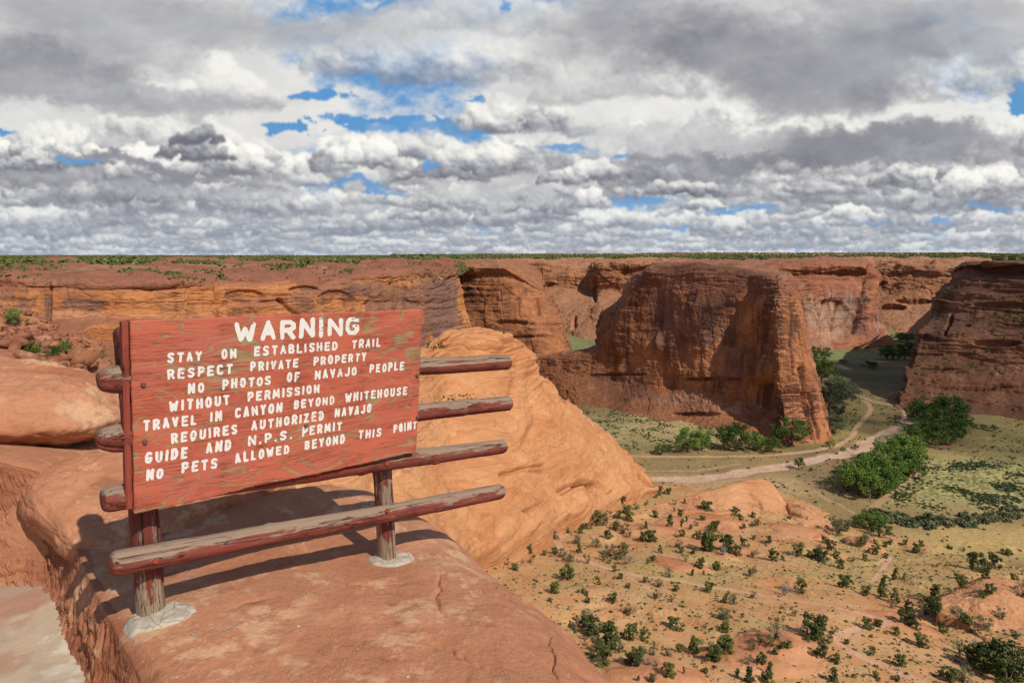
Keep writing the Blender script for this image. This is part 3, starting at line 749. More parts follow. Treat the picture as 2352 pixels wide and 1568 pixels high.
G = [
    [(2210, 618, 1300), (2206, 632, 1130), (2182, 655, 1090), (2154, 685, 1068), (2150, 724, 1046), (2115, 777, 1005), (2099, 840, 965), (2069, 924, 895), (2069, 948, 875)],
    [(2206, 611, 1100), (2200, 622, 1020), (2186, 644, 985), (2151, 674, 962), (2147, 715, 942), (2110, 768, 902), (2094, 832, 870), (2062, 922, 818), (2064, 945, 800)],
    [(2222, 606, 1160), (2208, 612, 990), (2200, 640, 960), (2166, 672, 940), (2160, 715, 922), (2132, 768, 884), (2114, 832, 856), (2096, 930, 808), (2096, 952, 790)],
    [(2262, 603, 1280), (2240, 608, 950), (2235, 640, 925), (2215, 672, 905), (2210, 715, 888), (2196, 768, 858), (2186, 832, 838), (2176, 940, 790), (2176, 962, 776)],
    [(2352, 602, 1400), (2352, 606, 900), (2352, 645, 868), (2352, 690, 850), (2352, 735, 832), (2352, 785, 810), (2352, 850, 790), (2352, 957, 745), (2352, 980, 730)],
    [(2620, 600, 1300), (2620, 606, 820), (2620, 645, 795), (2620, 690, 780), (2620, 735, 760), (2620, 785, 740), (2620, 850, 720), (2620, 965, 690), (2620, 990, 680)],
    [(2900, 600, 1200), (2900, 606, 760), (2900, 645, 735), (2900, 690, 720), (2900, 735, 700), (2900, 785, 685), (2900, 850, 670), (2900, 970, 650), (2900, 990, 640)],
]
wall_right, P_right = cliff('canyon_wall', G, 560, 420, m_right, 43.9, ledge=(4.6, 0.085), rim=(0.30, 2.0), lump=(3.6, 55), flute=(0.6, 20), joint=(1.3, 30, 8), smooth=False, crisp=True,
    vknots=[0, 0.10, 0.2, 0.33, 0.46, 0.6, 0.76, 0.94, 1.0], uknots=[0, 0.12, 0.22, 0.38, 0.62, 0.85, 1.0],
    cuts=[([(2186, 725), (2172, 770)], 3.5, 9)], dents=[(2222, 747, 10, 5, 12), (2290, 790, 60, 10, 8), (2160, 846, 50, 4, 6), (2240, 890, 90, 4, 6), (2130, 812, 40, 3, 5), (2300, 700, 70, 8, 8)], fine=(0.9, 9))

Hh = [
    [(-60, 1000, 430), (-60, 985, 330), (-60, 1020, 300), (-60, 1090, 270), (-50, 1200, 235), (-40, 1340, 205), (-40, 1420, 185)],
    [(220, 950, 410), (220, 935, 315), (220, 975, 290), (220, 1045, 265), (230, 1140, 240), (240, 1290, 208), (240, 1360, 188)],
    [(480, 900, 380), (480, 880, 300), (480, 930, 280), (480, 1000, 260), (490, 1090, 245), (500, 1230, 212), (500, 1300, 192)],
    [(780, 830, 400), (780, 800, 320), (780, 860, 300), (780, 950, 280), (790, 1050, 262), (800, 1200, 228), (800, 1280, 208)],
    [(860, 830, 430), (860, 800, 345), (860, 860, 322), (860, 950, 300), (870, 1050, 280), (880, 1200, 242), (880, 1270, 220)],
    [(970, 820, 450), (975, 795, 375), (970, 850, 350), (960, 930, 326), (965, 1040, 304), (985, 1190, 262), (985, 1262, 238)],
    [(1040, 780, 500), (1036, 758, 430), (1030, 835, 388), (1025, 920, 358), (1040, 1030, 330), (1075, 1170, 293), (1085, 1262, 268)],
    [(1100, 778, 510), (1096, 756, 440), (1092, 836, 398), (1088, 925, 366), (1100, 1030, 338), (1128, 1160, 308), (1140, 1245, 285)],
    [(1156, 790, 520), (1152, 768, 445), (1150, 842, 408), (1150, 930, 378), (1165, 1030, 350), (1185, 1150, 324), (1195, 1225, 302)],
    [(1200, 815, 540), (1204, 793, 462), (1218, 870, 432), (1236, 950, 405), (1258, 1040, 380), (1275, 1125, 360), (1285, 1190, 340)],
    [(1236, 870, 560), (1240, 856, 485), (1264, 915, 450), (1288, 975, 425), (1314, 1046, 402), (1332, 1115, 384), (1342, 1172, 364)],
    [(1300, 935, 590), (1302, 922, 512), (1326, 962, 478), (1346, 1008, 455), (1366, 1060, 436), (1384, 1108, 420), (1394, 1155, 400)],
    [(1384, 1000, 620), (1384, 990, 548), (1402, 1016, 514), (1418, 1046, 492), (1434, 1076, 476), (1446, 1106, 462), (1454, 1136, 445)],
    [(1455, 1062, 640), (1450, 1054, 572), (1458, 1070, 542), (1466, 1084, 524), (1474, 1098, 508), (1482, 1112, 494), (1486, 1126, 480)],
    [(1512, 1118, 650), (1506, 1110, 590), (1507, 1112, 570), (1508, 1114, 550), (1509, 1116, 530), (1510, 1118, 510), (1512, 1122, 490)],
]
dome, P_dome = cliff('slickrock_spur', Hh, 560, 420, m_dome, 51.3, ledge=(0.8, 0.14), rim=(0.34, 1.7), lump=(2.8, 34), flute=(0.0, 10), vknots=[0, 0.14, 0.3, 0.48, 0.66, 0.86, 1.0],
    cuts=[([(1290, 1125), (1340, 1105), (1400, 1120)], 6, 4.5), ([(1150, 1090), (1200, 1075), (1250, 1068)], 4, 3), ([(1200, 1175), (1240, 1160)], 3, 2.5), ([(1216, 860), (1238, 960), (1200, 1030)], 9, 2.2), ([(1180, 880), (1160, 980)], 10, 1.5), ([(1030, 800), (1120, 808), (1200, 800)], 5, 3.0)],
    humps=[(1090, 775, 70, 20, 4), (1140, 785, 30, 12, 4), (1330, 1118, 20, 10, 3), (1120, 1200, 18, 16, 3.5)], dents=[(1232, 1082, 20, 7, 4), (1348, 1112, 26, 9, 5)], fine=(0.35, 5))

MA = [
    [(1430, 1200, 450), (1430, 1197, 424), (1431, 1199, 421), (1432, 1202, 418), (1433, 1206, 414), (1433, 1214, 408)],
    [(1490, 1172, 470), (1490, 1166, 440), (1491, 1171, 436), (1493, 1177, 432), (1494, 1184, 427), (1494, 1192, 420)],
    [(1570, 1150, 490), (1570, 1140, 452), (1574, 1148, 444), (1580, 1157, 437), (1585, 1166, 430), (1585, 1176, 424)],
    [(1647, 1132, 510), (1647, 1120, 455), (1648, 1136, 445), (1650, 1154, 436), (1652, 1172, 427), (1652, 1182, 420)],
    [(1700, 1118, 520), (1699, 1104, 466), (1698, 1122, 454), (1696, 1144, 444), (1694, 1164, 435), (1694, 1176, 428)],
    [(1745, 1112, 530), (1742, 1098, 474), (1740, 1118, 460), (1738, 1142, 449), (1736, 1168, 438), (1736, 1180, 430)],
    [(1778, 1124, 525), (1774, 1112, 474), (1772, 1130, 460), (1770, 1152, 449), (1768, 1178, 436), (1768, 1190, 428)],
    [(1806, 1160, 510), (1802, 1150, 468), (1803, 1158, 456), (1804, 1170, 446), (1806, 1186, 436), (1806, 1198, 428)],
    [(1842, 1170, 490), (1838, 1158, 450), (1840, 1168, 442), (1843, 1180, 434), (1846, 1196, 424), (1846, 1212, 414)],
    [(1890, 1196, 470), (1884, 1186, 434), (1886, 1196, 426), (1886, 1210, 418), (1880, 1230, 408), (1878, 1244, 398)],
    [(1926, 1230, 440), (1921, 1224, 418), (1921, 1229, 412), (1920, 1236, 406), (1918, 1246, 400), (1916, 1254, 394)],
]
mound, P_mound = cliff('slickrock_mound', MA, 460, 200, m_mound, 56.0, ledge=(0.25, 0.25), lump=(0.9, 14), flute=(0, 9), fine=(0.12, 2.0), cuts=[([(1722, 1134), (1742, 1150), (1748, 1168)], 4, 1.6), ([(1805, 1158), (1812, 1178), (1850, 1190)], 3, 2.0)], skirt=8)

MB = [
    [(2146, 1386, 262), (2146, 1380, 252), (2148, 1381, 250), (2150, 1384, 247), (2152, 1389, 244), (2152, 1398, 240)],
    [(2190, 1364, 275), (2188, 1356, 262), (2186, 1370, 254), (2184, 1386, 248), (2182, 1402, 243), (2182, 1414, 238)],
    [(2230, 1346, 285), (2226, 1338, 268), (2224, 1356, 257), (2222, 1380, 249), (2220, 1416, 240), (2220, 1430, 234)],
    [(2264, 1333, 290), (2262, 1324, 270), (2260, 1350, 256), (2258, 1384, 246), (2256, 1444, 233), (2256, 1458, 228)],
    [(2312, 1335, 290), (2310, 1326, 270), (2308, 1352, 256), (2306, 1388, 246), (2302, 1458, 230), (2302, 1472, 225)],
    [(2372, 1351, 290), (2370, 1342, 268), (2368, 1368, 255), (2366, 1402, 245), (2364, 1466, 229), (2364, 1482, 223)],
    [(2470, 1370, 285), (2470, 1360, 262), (2468, 1386, 251), (2466, 1418, 241), (2464, 1478, 227), (2464, 1496, 221)],
]
mound2, P_mound2 = cliff('slickrock_mound', MB, 260, 200, m_mound, 83.0, ledge=(0.3, 0.3), lump=(0.9, 11), flute=(0, 9), fine=(0.15, 1.8), cuts=[([(2180, 1392), (2240, 1440), (2290, 1462)], 5, 1.6)], skirt=8)

# the plateau that runs back to the horizon
PT = []
for x in (-700, -300, 0, 250, 500, 800, 950, 1040):
    f = np.interp(x, [-300, 250, 500, 800, 950, 1040], [1.0, 1.0, 1.1, 1.25, 1.4, 1.7])
    PT.append([(x, 640, 470 * f), (x, 625, 520 * f), (x, 612, 620 * f), (x, 603, 900 * f), (x, 596, 1700 * f), (x, 588.3, 4200), (x, 586.5, 9000)])
for x in (1110, 1250, 1400, 1560, 1700, 1850, 2000, 2130, 2195, 2250):
    PT.append([(x, 606, 2450), (x, 602, 2600), (x, 599, 3000), (x, 596, 3600), (x, 592, 4800), (x, 588, 7000), (x, 581 if x > 1450 else 583.5, 11000)])
for x in (2310, 2450, 2700, 3200):
    PT.append([(x, 609, 1250), (x, 604, 1400), (x, 600, 1800), (x, 597, 2500), (x, 593, 3600), (x, 588, 6500), (x, 583, 11000)])
m_plateau = cliff_mat('plateau rock and soil', (0.46, 0.23, 0.14), (0.36, 0.155, 0.095), (0.16, 0.07, 0.045), 0.2, 0.05, 0.6, top=(0.44, 0.225, 0.14), cross=0.0, bumpd=1.0)
plateau, P_plateau = cliff('plateau', PT, 900, 220, m_plateau, 61.0, ledge=(0.0, 0.1), lump=(1.6, 60), flute=(0, 10), fine=(0.8, 16), vknots=[0, 0.12, 0.3, 0.5, 0.72, 0.9, 1.0], skirt=0, terr=3.4)


# ------------------------------------------------------------------ the bench below the rim and the canyon floor
def slope_at(x, y): r_ = ray(x, y); return -r_[2] / r_[1]


BN = {
    -100: [(1240, -138), (1290, -130), (1350, -124), (1420, -120), (1500, -116), (1620, -110), (1800, -100)],
    300:  [(1220, -142), (1270, -133), (1320, -127), (1390, -123), (1470, -119), (1600, -113), (1780, -103)],
    600:  [(1205, -146), (1255, -135), (1305, -128), (1370, -124), (1450, -120), (1585, -114), (1770, -104)],
    900:  [(1190, -150), (1240, -138), (1290, -130), (1350, -126), (1430, -122), (1568, -116), (1760, -106)],
    1050: [(1200, -148), (1245, -136), (1290, -130), (1350, -127), (1430, -124), (1568, -119), (1760, -110)],
    1180: [(1165, -160), (1225, -145), (1270, -136), (1340, -130), (1430, -125), (1568, -121), (1760, -112)],
    1300: [(1130, -172), (1185, -156), (1245, -143), (1320, -133), (1420, -127), (1568, -122), (1760, -113)],
    1500: [(1098, -184), (1140, -172), (1210, -154), (1290, -139), (1400, -129), (1568, -123), (1760, -114)],
    1650: [(1090, -188), (1130, -178), (1200, -160), (1290, -142), (1400, -130), (1568, -124), (1760, -115)],
    1800: [(1110, -188), (1160, -177), (1225, -160), (1300, -144), (1400, -130), (1568, -125), (1760, -116)],
    1930: [(1160, -190), (1200, -181), (1250, -165), (1310, -149), (1405, -131), (1568, -126), (1760, -117)],
    2060: [(1200, -191), (1238, -182), (1285, -167), (1340, -150), (1425, -133), (1568, -126.5), (1760, -117)],
    2200: [(1225, -192), (1260, -182), (1310, -168), (1370, -150), (1450, -134), (1568, -127), (1760, -118)],
    2352: [(1255, -192), (1285, -182), (1330, -168), (1390, -151), (1470, -135), (1568, -128), (1760, -119)],
    2600: [(1280, -192), (1310, -182), (1350, -168), (1410, -151), (1490, -136), (1580, -130), (1760, -122)],
}
bx_ = sorted(BN)
Cb = np.array([[atz(x, y, z) for (y, z) in BN[x]] for x in bx_])
nbu, nbv = 1040, 640
Pb = cat_rom(Cb, nbu, np.interp(bx_, [-100, 900, 2600], [0, 0.16, 1]))
Pb = cat_rom(Pb.transpose(1, 0, 2), nbv, [0, 0.12, 0.25, 0.38, 0.55, 0.8, 1.0]).transpose(1, 0, 2)
bpx, bpy_ = to_px(Pb)


def bench_at(x, y):
    i = np.argmin((bpx - x) ** 2 + (bpy_ - y) ** 2)
    return Pb.reshape(-1, 3)[i]


xb, yb = Pb[..., 0], Pb[..., 1]
zb = 1.7 * fbm(xb / 60, yb / 60, 3.3, 4, 0.45) + 0.22 * fbm(xb / 6, yb / 6, 8.3, 3, 0.5)
# gullied scarps that step the bench
sc_ = fbm(xb / 70 + 4, yb / 60, 1.7, 4, 0.55)
zb += 1.3 * np.tanh(sc_ * 6) + 0.5 * fbm(xb / 3.2, yb / 3.2, 2.2, 2, 0.5, True) * np.exp(-(sc_ * 9) ** 2)
rockm = np.zeros_like(zb)
for (x, y, wpx, dep, h, rot) in ((1840, 1225, 150, 16, 3, -0.3), (1620, 1195, 240, 18, 2.5, 0.1), (1500, 1215, 200, 16, 2.5, 0.25),
                                 (1985, 1250, 110, 14, 6, -0.2), (1760, 1500, 340, 14, 2.2, 0.25), (1560, 1300, 150, 14, 2.2, 0.3), (2060, 1425, 200, 10, 2.2, -0.2),
                                 (1500, 1560, 260, 12, 2.6, 0.1), (1640, 1250, 220, 16, 2.6, 0.0)):
    c = bench_at(x, y); rx = wpx * c[1] / F_PX * 0.5
    dx_, dy_ = xb - c[0], yb - c[1]
    u_ = (dx_ * math.cos(rot) + dy_ * math.sin(rot)) / rx; v_ = (-dx_ * math.sin(rot) + dy_ * math.cos(rot)) / dep
    q = np.sqrt(u_ * u_ + v_ * v_) + 0.16 * fbm(xb / 16, yb / 16, 7.7, 3)
    zb += h * np.clip(1 - q ** 2, 0, 1) ** 0.62 * (1 + 0.06 * fbm(xb / 9, yb / 9, 1.1, 3))
    rockm = np.maximum(rockm, sstep(1.02, 0.92, q))
TRAIL = [(1293, 1222), (1280, 1243), (1290, 1264), (1320, 1277), (1372, 1295), (1417, 1313), (1493, 1328), (1554, 1334), (1646, 1350), (1703, 1360), (1798, 1373), (1893, 1387), (1956, 1403), (2003, 1414), (2044, 1431), (2010, 1438),
         (1950, 1448), (1927, 1468), (1940, 1487), (1988, 1512), (2035, 1531), (2076, 1550), (2110, 1562), (2170, 1600)]
tr = [bench_at(*p) for p in TRAIL]
wob_ = 1.6 * fbm(xb / 14, yb / 14, 4.4, 3)
td, _ = seg_dist(xb + wob_ * 0.3, yb + wob_ * 0.3, tr)
trail = sstep(2.4, 0.9, td + 0.5 * wob_) * np.clip(0.75 + 0.5 * fbm(xb / 5, yb / 5, 3.0, 3), 0.35, 1) 
for pts, w_ in (([(1430, 1316), (1500, 1360), (1560, 1400)], 0.7), ([(2015, 1300), (2050, 1275), (2030, 1310), (2000, 1330)], 1.1), ([(1280, 1243), (1330, 1210), (1420, 1190)], 0.8)):
    q, _ = seg_dist(xb, yb, [bench_at(*p) for p in pts]); trail = np.maximum(trail, 0.75 * sstep(w_ * 1.6, w_ * 0.5, q))
zb *= 1 - 0.85 * np.exp(-(td / 14.0) ** 2)
zb -= 0.25 * trail
Pb[..., 2] += zb
bpx, bpy_ = to_px(Pb)
grassb = np.clip(0.35 + 0.5 * fbm(xb / 55, yb / 55, 5.1, 4) + 0.55 * np.exp(-((bpx - 2080) / 190) ** 2 - ((bpy_ - 1300) / 46) ** 2) + 0.35 * np.exp(-((bpx - 1900) / 260) ** 2 - ((bpy_ - 1320) / 34) ** 2) + 0.3 * np.exp(-((bpx - 1400) / 140) ** 2 - ((bpy_ - 1340) / 60) ** 2), 0, 1) * (1 - rockm)


def soil_mat():
    m, t, b, p, n = new_mat('desert soil and slickrock')
    x, y, z = sep(p)
    rk, trl, gr = attr(t, 'rock'), attr(t, 'trail'), attr(t, 'grass')
    nn = noise(p, 0.11, 5.0, 0.62); n2 = noise(p, 0.9, 4.0, 0.6); n3 = noise(p, 0.035, 3.0, 0.5)
    soil = mix(t, (0.52, 0.26, 0.11), (0.57, 0.335, 0.165), nn.ss(0.35, 0.7))
    soil = mix(t, soil, (0.47, 0.19, 0.08), n3.ss(0.52, 0.68) * 0.7)
    gmask = (gr * 1.1 + (n2 - 0.5) * 1.5 + (nn - 0.5) * 0.7).ss(0.35, 0.75)
    gcol = mix(t, (0.44, 0.31, 0.125), (0.33, 0.26, 0.10), noise(p, 0.3, 3.0, 0.6).ss(0.4, 0.65))
    col = mix(t, soil, gcol, gmask * 0.72)
    w = noise(p, 0.06, 3.0, 0.6) - 0.5
    bands = noise(xyz(t, x * 0.03 + w * 1.2, y * 0.03, z * 0.5 + w * 5.0), 1.0, 5.0, 0.65)
    rock = ramp(bands, [(0.3, (0.33, 0.125, 0.06)), (0.45, (0.50, 0.215, 0.10)), (0.55, (0.57, 0.27, 0.135)), (0.7, (0.60, 0.32, 0.18))])
    col = mix(t, col, rock, (rk + (nn - 0.5) * 0.3).ss(0.35, 0.65))
    tcol = mix(t, (0.66, 0.40, 0.27), (0.58, 0.32, 0.20), n2)
    col = mix(t, col, tcol, trl)
    peb = voro(p, 1.1).ss(0.12, 0.22)
    col = mix(t, vscale(col, 0.72), col, peb)
    t.links.new(col.so, b.inputs['Base Color'])
    bump(t, b, bands * rk * 1.2 + n2 * 0.4 + nn * 0.5, 0.5, 0.8)
    return m


me = mesh_np('bench', Pb.reshape(-1, 3), grid_faces(nbu, nbv, surf_normals(Pb)[1] < 0), True, dict(rock=rockm.ravel(), trail=trail.ravel(), grass=grassb.ravel()))
bench = link('terrain', me, soil_mat()); tag(bench, kind='structure')

# floor: a fan of ground round the canyon bottom
FZ = -180.0
naz, nd = 1000, 620
az = np.radians(np.linspace(-44, 52, naz))[:, None]; dd = np.exp(np.linspace(math.log(300), math.log(2600), nd))[None, :]
xf, yf = np.sin(az) * dd, np.cos(az) * dd
zf = FZ + 1.3 * fbm(xf / 70, yf / 70, 2.1, 4) + 0.35 * fbm(xf / 9, yf / 9, 6.1, 3)


def fl(pts): return [atz(x, y, FZ)[:2] for x, y in pts]


WASH = [((1440, 1104), 5), ((1500, 1101), 8), ((1600, 1098), 7.5), ((1700, 1083), 7), ((1800, 1070), 8), ((1880, 1052), 7), ((1950, 1036), 7), ((1995, 1020), 10), ((2040, 1000), 11), ((2075, 978), 10), ((2100, 962), 8), ((2090, 945), 6), ((2060, 930), 6), ((2000, 918), 6), ((1960, 905), 6)]
wq, wal = seg_dist(xf + 5 * fbm(xf / 40, yf / 40, 1.3, 3), yf + 5 * fbm(xf / 40, yf / 40, 9.3, 3), fl([p for p, _ in WASH]))
wwid = np.interp(wal, np.linspace(0, 1, len(WASH)), [w_ for _, w_ in WASH])
wash = sstep(1.15, 0.85, wq / wwid)
for pts, w_ in (([(2010, 830), (2050, 829), (2090, 832)], 9), ([(1930, 838), (1945, 846)], 12)):
    q, _ = seg_dist(xf, yf, fl(pts)); wash = np.maximum(wash, sstep(w_, w_ * 0.7, q + 6 * fbm(xf / 30, yf / 30, 5.3, 3)))
ROAD = [(1380, 1040), (1460, 1045), (1560, 1048), (1660, 1050), (1760, 1046), (1860, 1036), (1920, 1022), (1956, 1004), (1966, 984), (1982, 964), (1997, 948), (2001, 938), (1994, 928), (1984, 921)]
from_road = fl(ROAD)
cr = cat_rom(np.array(from_road), 90)
rq, _ = seg_dist(xf + 0.8 * fbm(xf / 20, yf / 20, 3.1, 2), yf, list(map(tuple, cr)))
road = sstep(3.4, 2.2, rq)
ruts = np.exp(-((rq - 1.1) / 0.6) ** 2)
for pts, w_ in (([(2010, 914), (2040, 905), (2072, 894)], 1.6), ([(2110, 1085), (2060, 1125), (2010, 1160), (1985, 1185)], 2.4), ([(1985, 1188), (1930, 1160), (1890, 1140), (1860, 1120)], 1.2), ([(1390, 1078), (1500, 1082), (1600, 1080), (1700, 1066)], 1.6)):
    q, _ = seg_dist(xf, yf, fl(pts)); road = np.maximum(road, 0.8 * sstep(w_ * 1.5, w_ * 0.7, q + 0.6 * fbm(xf / 12, yf / 12, 2.0, 2)))
zf = zf - 1.1 * wash - 0.15 * road
Pf = np.stack([xf + 0 * zf, yf + 0 * zf, zf], -1)
fpx, fpy = to_px(Pf)
wx_, wy_ = fpx + 46 * fbm(xf / 60, yf / 60, 4.0, 4), fpy + 12 * fbm(xf / 60, yf / 60, 8.0, 4)
fcol = np.ones(Pf.shape) * np.array([0.27, 0.19, 0.085])
green_amt = np.zeros(zf.shape)


def zone(cx, cy, rx, ry, col, s=1.0, g=0.0, soft=0.5):
    q = np.sqrt(((wx_ - cx) / rx) ** 2 + ((wy_ - cy) / ry) ** 2)
    k_ = sstep(1 + soft, 1 - soft, q) * s
    fcol[...] = fcol + (np.array(col) - fcol) * k_[..., None]
    green_amt[...] = green_amt + (g - green_amt) * k_


zone(1480, 985, 330, 46, (0.41, 0.32, 0.15), 1, 0.35)             # yellow-green field under the butte
zone(1600, 1062, 330, 10, (0.30, 0.21, 0.10), 0.7, 0.1)
zone(1720, 1120, 230, 26, (0.42, 0.29, 0.15), 0.9, 0.05)            # pale sandy strip
zone(1960, 1085, 120, 60, (0.25, 0.165, 0.085), 0.9, 0.1)
zone(2260, 1105, 270, 60, (0.42, 0.355, 0.145), 1, 0.7)              # shrubby green field
zone(2260, 1245, 330, 40, (0.45, 0.31, 0.125), 1, 0.0)               # golden grass
zone(2330, 1000, 190, 54, (0.29, 0.225, 0.09), 1, 0.1)              # olive flat
zone(1960, 970, 80, 50, (0.29, 0.22, 0.085), 1, 0.2)
zone(2060, 985, 80, 26, (0.27, 0.20, 0.085), 0.9, 0.2)
zone(1990, 866, 150, 36, (0.20, 0.16, 0.075), 1, 0.15)              # flat farther up the canyon, its cast shade put into the ground colour
zone(1960, 812, 140, 12, (0.26, 0.29, 0.12), 1, 0.7)
zone(2040, 775, 60, 18, (0.24, 0.27, 0.10), 1, 0.6)
zone(1350, 790, 80, 30, (0.24, 0.24, 0.11), 1, 0.5)


def floor_mat():
    m, t, b, p, n = new_mat('canyon floor ground')
    base = attr(t, 'col', True); ws, rd, gr, rt = attr(t, 'wash'), attr(t, 'road'), attr(t, 'green'), attr(t, 'ruts')
    n1 = noise(p, 0.05, 5.0, 0.65); n2 = noise(p, 0.30, 4.0, 0.62); n3 = noise(p, 0.014, 3.0, 0.5)
    col = mix(t, base, vscale(base, (1.35, 1.28, 1.15)), n1.ss(0.48, 0.68) * 0.8)
    col = mix(t, col, vscale(base, (0.62, 0.66, 0.66)), n3.ss(0.50, 0.64) * 0.6)
    shrub = (n2 + gr * 0.22 + (n1 - 0.5) * 0.4).ss(0.60, 0.70)
    col = mix(t, col, (0.085, 0.10, 0.035), shrub * 0.75)
    wcol = mix(t, (0.56, 0.39, 0.28), (0.47, 0.29, 0.19), noise(p, 0.09, 4.0, 0.6).ss(0.4, 0.65))
    col = mix(t, col, wcol, ws)
    col = mix(t, col, mix(t, (0.47, 0.29, 0.17), (0.56, 0.37, 0.235), rt), rd * 0.92)
    t.links.new(col.so, b.inputs['Base Color'])
    bump(t, b, n2 + n1, 1.2, 0.8)
    return m


me = mesh_np('floor', Pf.reshape(-1, 3), grid_faces(naz, nd, surf_normals(Pf)[1] < 0), True, dict(col=fcol.reshape(-1, 3), wash=wash.ravel(), road=road.ravel(), green=green_amt.ravel(), ruts=ruts.ravel()))
floor_o = link('canyon_floor', me, floor_mat()); tag(floor_o, kind='structure')

# ------------------------------------------------------------------ the ledge, the cut bank and the path near the camera
# frame of the sign: TL corner, u along, v down, n towards the viewer
_c = [ray(300, 738), ray(328, 1176), ray(966, 1035), ray(971, 711)]
_d = np.r_[1, np.linalg.solve(np.stack([-_c[1], _c[2], -_c[3]], 1), -_c[0])] * 2.5
S0 = _c[0] * _d[0]
SU = _c[3] * _d[3] - S0; SW = np.linalg.norm(SU); SU = SU / SW
SV = _c[1] * _d[1] - S0; SV = SV - SU * (SU @ SV); SH = np.linalg.norm(SV); SV = SV / SH
SN = np.cross(SV, SU); SN /= np.linalg.norm(SN)
if SN @ S0 > 0: SN = -SN


def onsign(x, y, back=0.0):
    o = S0 - SN * back; r_ = ray(x, y)
    return r_ * ((o @ SN) / (r_ @ SN))


def uvsign(x, y):
    p = onsign(x, y) - S0
    return p @ SU, p @ SV


POST_BACK = 0.155
base_L = onsign(343, 1416, POST_BACK); base_R = onsign(889, 1284, POST_BACK)
BANK = [(-330, 990, -1.02), (-120, 1020, -1.08), (0, 1062, -1.15), (75, 1082, -1.20), (128, 1150, -1.36), (165, 1215, -1.46), (200, 1300, -1.49), (250, 1400, -1.50), (300, 1490, -1.50), (340, 1568, -1.50), (430, 1720, -1.5), (560, 1950, -1.5), (800, 2300, -1.5), (1300, 2700, -1.5)]
bank_top = np.array([atz(*p) for p in BANK])
RIM = [(1900, 2150, -1.50), (1560, 1750, -1.54), (1420, 1568, -1.58), (1330, 1480, -1.62), (1240, 1385, -1.66), (1200, 1330, -1.68), (1100, 1265, -1.68), (1050, 1223, -1.68), (1007, 1181, -1.67), (930, 1138, -1.64), (858, 1104, -1.58), (750, 1080, -1.50), (650, 1090, -1.46), (520, 1050, -1.42), (420, 1000, -1.40), ]
rim_pts = np.array([atz(*p) for p in RIM] + [np.array([-2.3, 5.7, -1.5]), np.array([-3.6, 6.2, -1.5]), np.array([-7.0, 7.2, -1.45])])
ctrl = [base_L, base_R, atz(700, 1568, -1.50), atz(1000, 1568, -1.53), atz(700, 1400, -1.54), atz(1050, 1420, -1.60), atz(600, 1180, -1.50), np.array([-3.2, 4.5, -1.28]), np.array([-2.4, 4.6, -1.38]), np.array([0.0, 1.2, -1.5]), np.array([-0.9, 1.4, -1.5]), np.array([-5.5, 4.2, -1.0]), np.array([-7.0, 6.0, -1.3])]
ctrl += list(bank_top[2:11]) + list(rim_pts[1:])
ctrl = np.array(ctrl)


def tps(c, X_, Y_):
    k = lambda r2: 0.5 * r2 * np.log(r2 + 1e-9)
    d2 = ((c[:, None, :2] - c[None, :, :2]) ** 2).sum(-1); n_ = len(c)
    Pm = np.c_[np.ones(n_), c[:, :2]]
    M = np.block([[k(d2) + 0.01 * np.eye(n_), Pm], [Pm.T, np.zeros((3, 3))]])
    w_ = np.linalg.solve(M, np.r_[c[:, 2], 0, 0, 0])
    out = w_[n_] + w_[n_ + 1] * X_ + w_[n_ + 2] * Y_
    for i in range(n_): out = out + w_[i] * k((X_ - c[i, 0]) ** 2 + (Y_ - c[i, 1]) ** 2)
    return out


def signed(x, y, pts, close):
    """distance to a polyline, negative within the area it bounds together with the points in close"""
    d, _ = seg_dist(x, y, pts)
    poly = list(pts) + list(close); ins = np.zeros(np.shape(x), bool)
    for (ax, ay), (bx, by) in zip(poly, poly[1:] + poly[:1]):
        if ay == by: continue
        c_ = (ay > y) != (by > y)
        ins ^= c_ & (x < (bx - ax) * (y - ay) / (by - ay) + ax)
    return np.where(ins, -d, d)


RIM_CLOSE = [(-60.0, 7.0), (-60.0, -30.0), (60.0, -30.0), (60.0, -1.0)]
BANK_CLOSE = [(60.0, -6.0), (60.0, 60.0), (-60.0, 60.0), (-60.0, 2.0)]


nla, nld = 1100, 620
az = np.radians(np.linspace(-58, 42, nla))[:, None]; dd = np.exp(np.linspace(math.log(0.9), math.log(9.5), nld))[None, :]
xl, yl = np.sin(az) * dd, np.cos(az) * dd


CRACKS = [[tuple(atz(px_, py_, -1.6)[:2]) for px_, py_ in c_] for c_ in ([(1262, 1395), (1256, 1440), (1272, 1480), (1262, 1520), (1290, 1560)], [(1128, 1285), (1150, 1320), (1190, 1345)], [(640, 1402), (570, 1424), (515, 1452)], [(985, 1490), (1050, 1525), (1130, 1575)], [(760, 1330), (800, 1345), (860, 1340), (930, 1360)], [(1010, 1300), (1000, 1360), (1012, 1420)])]


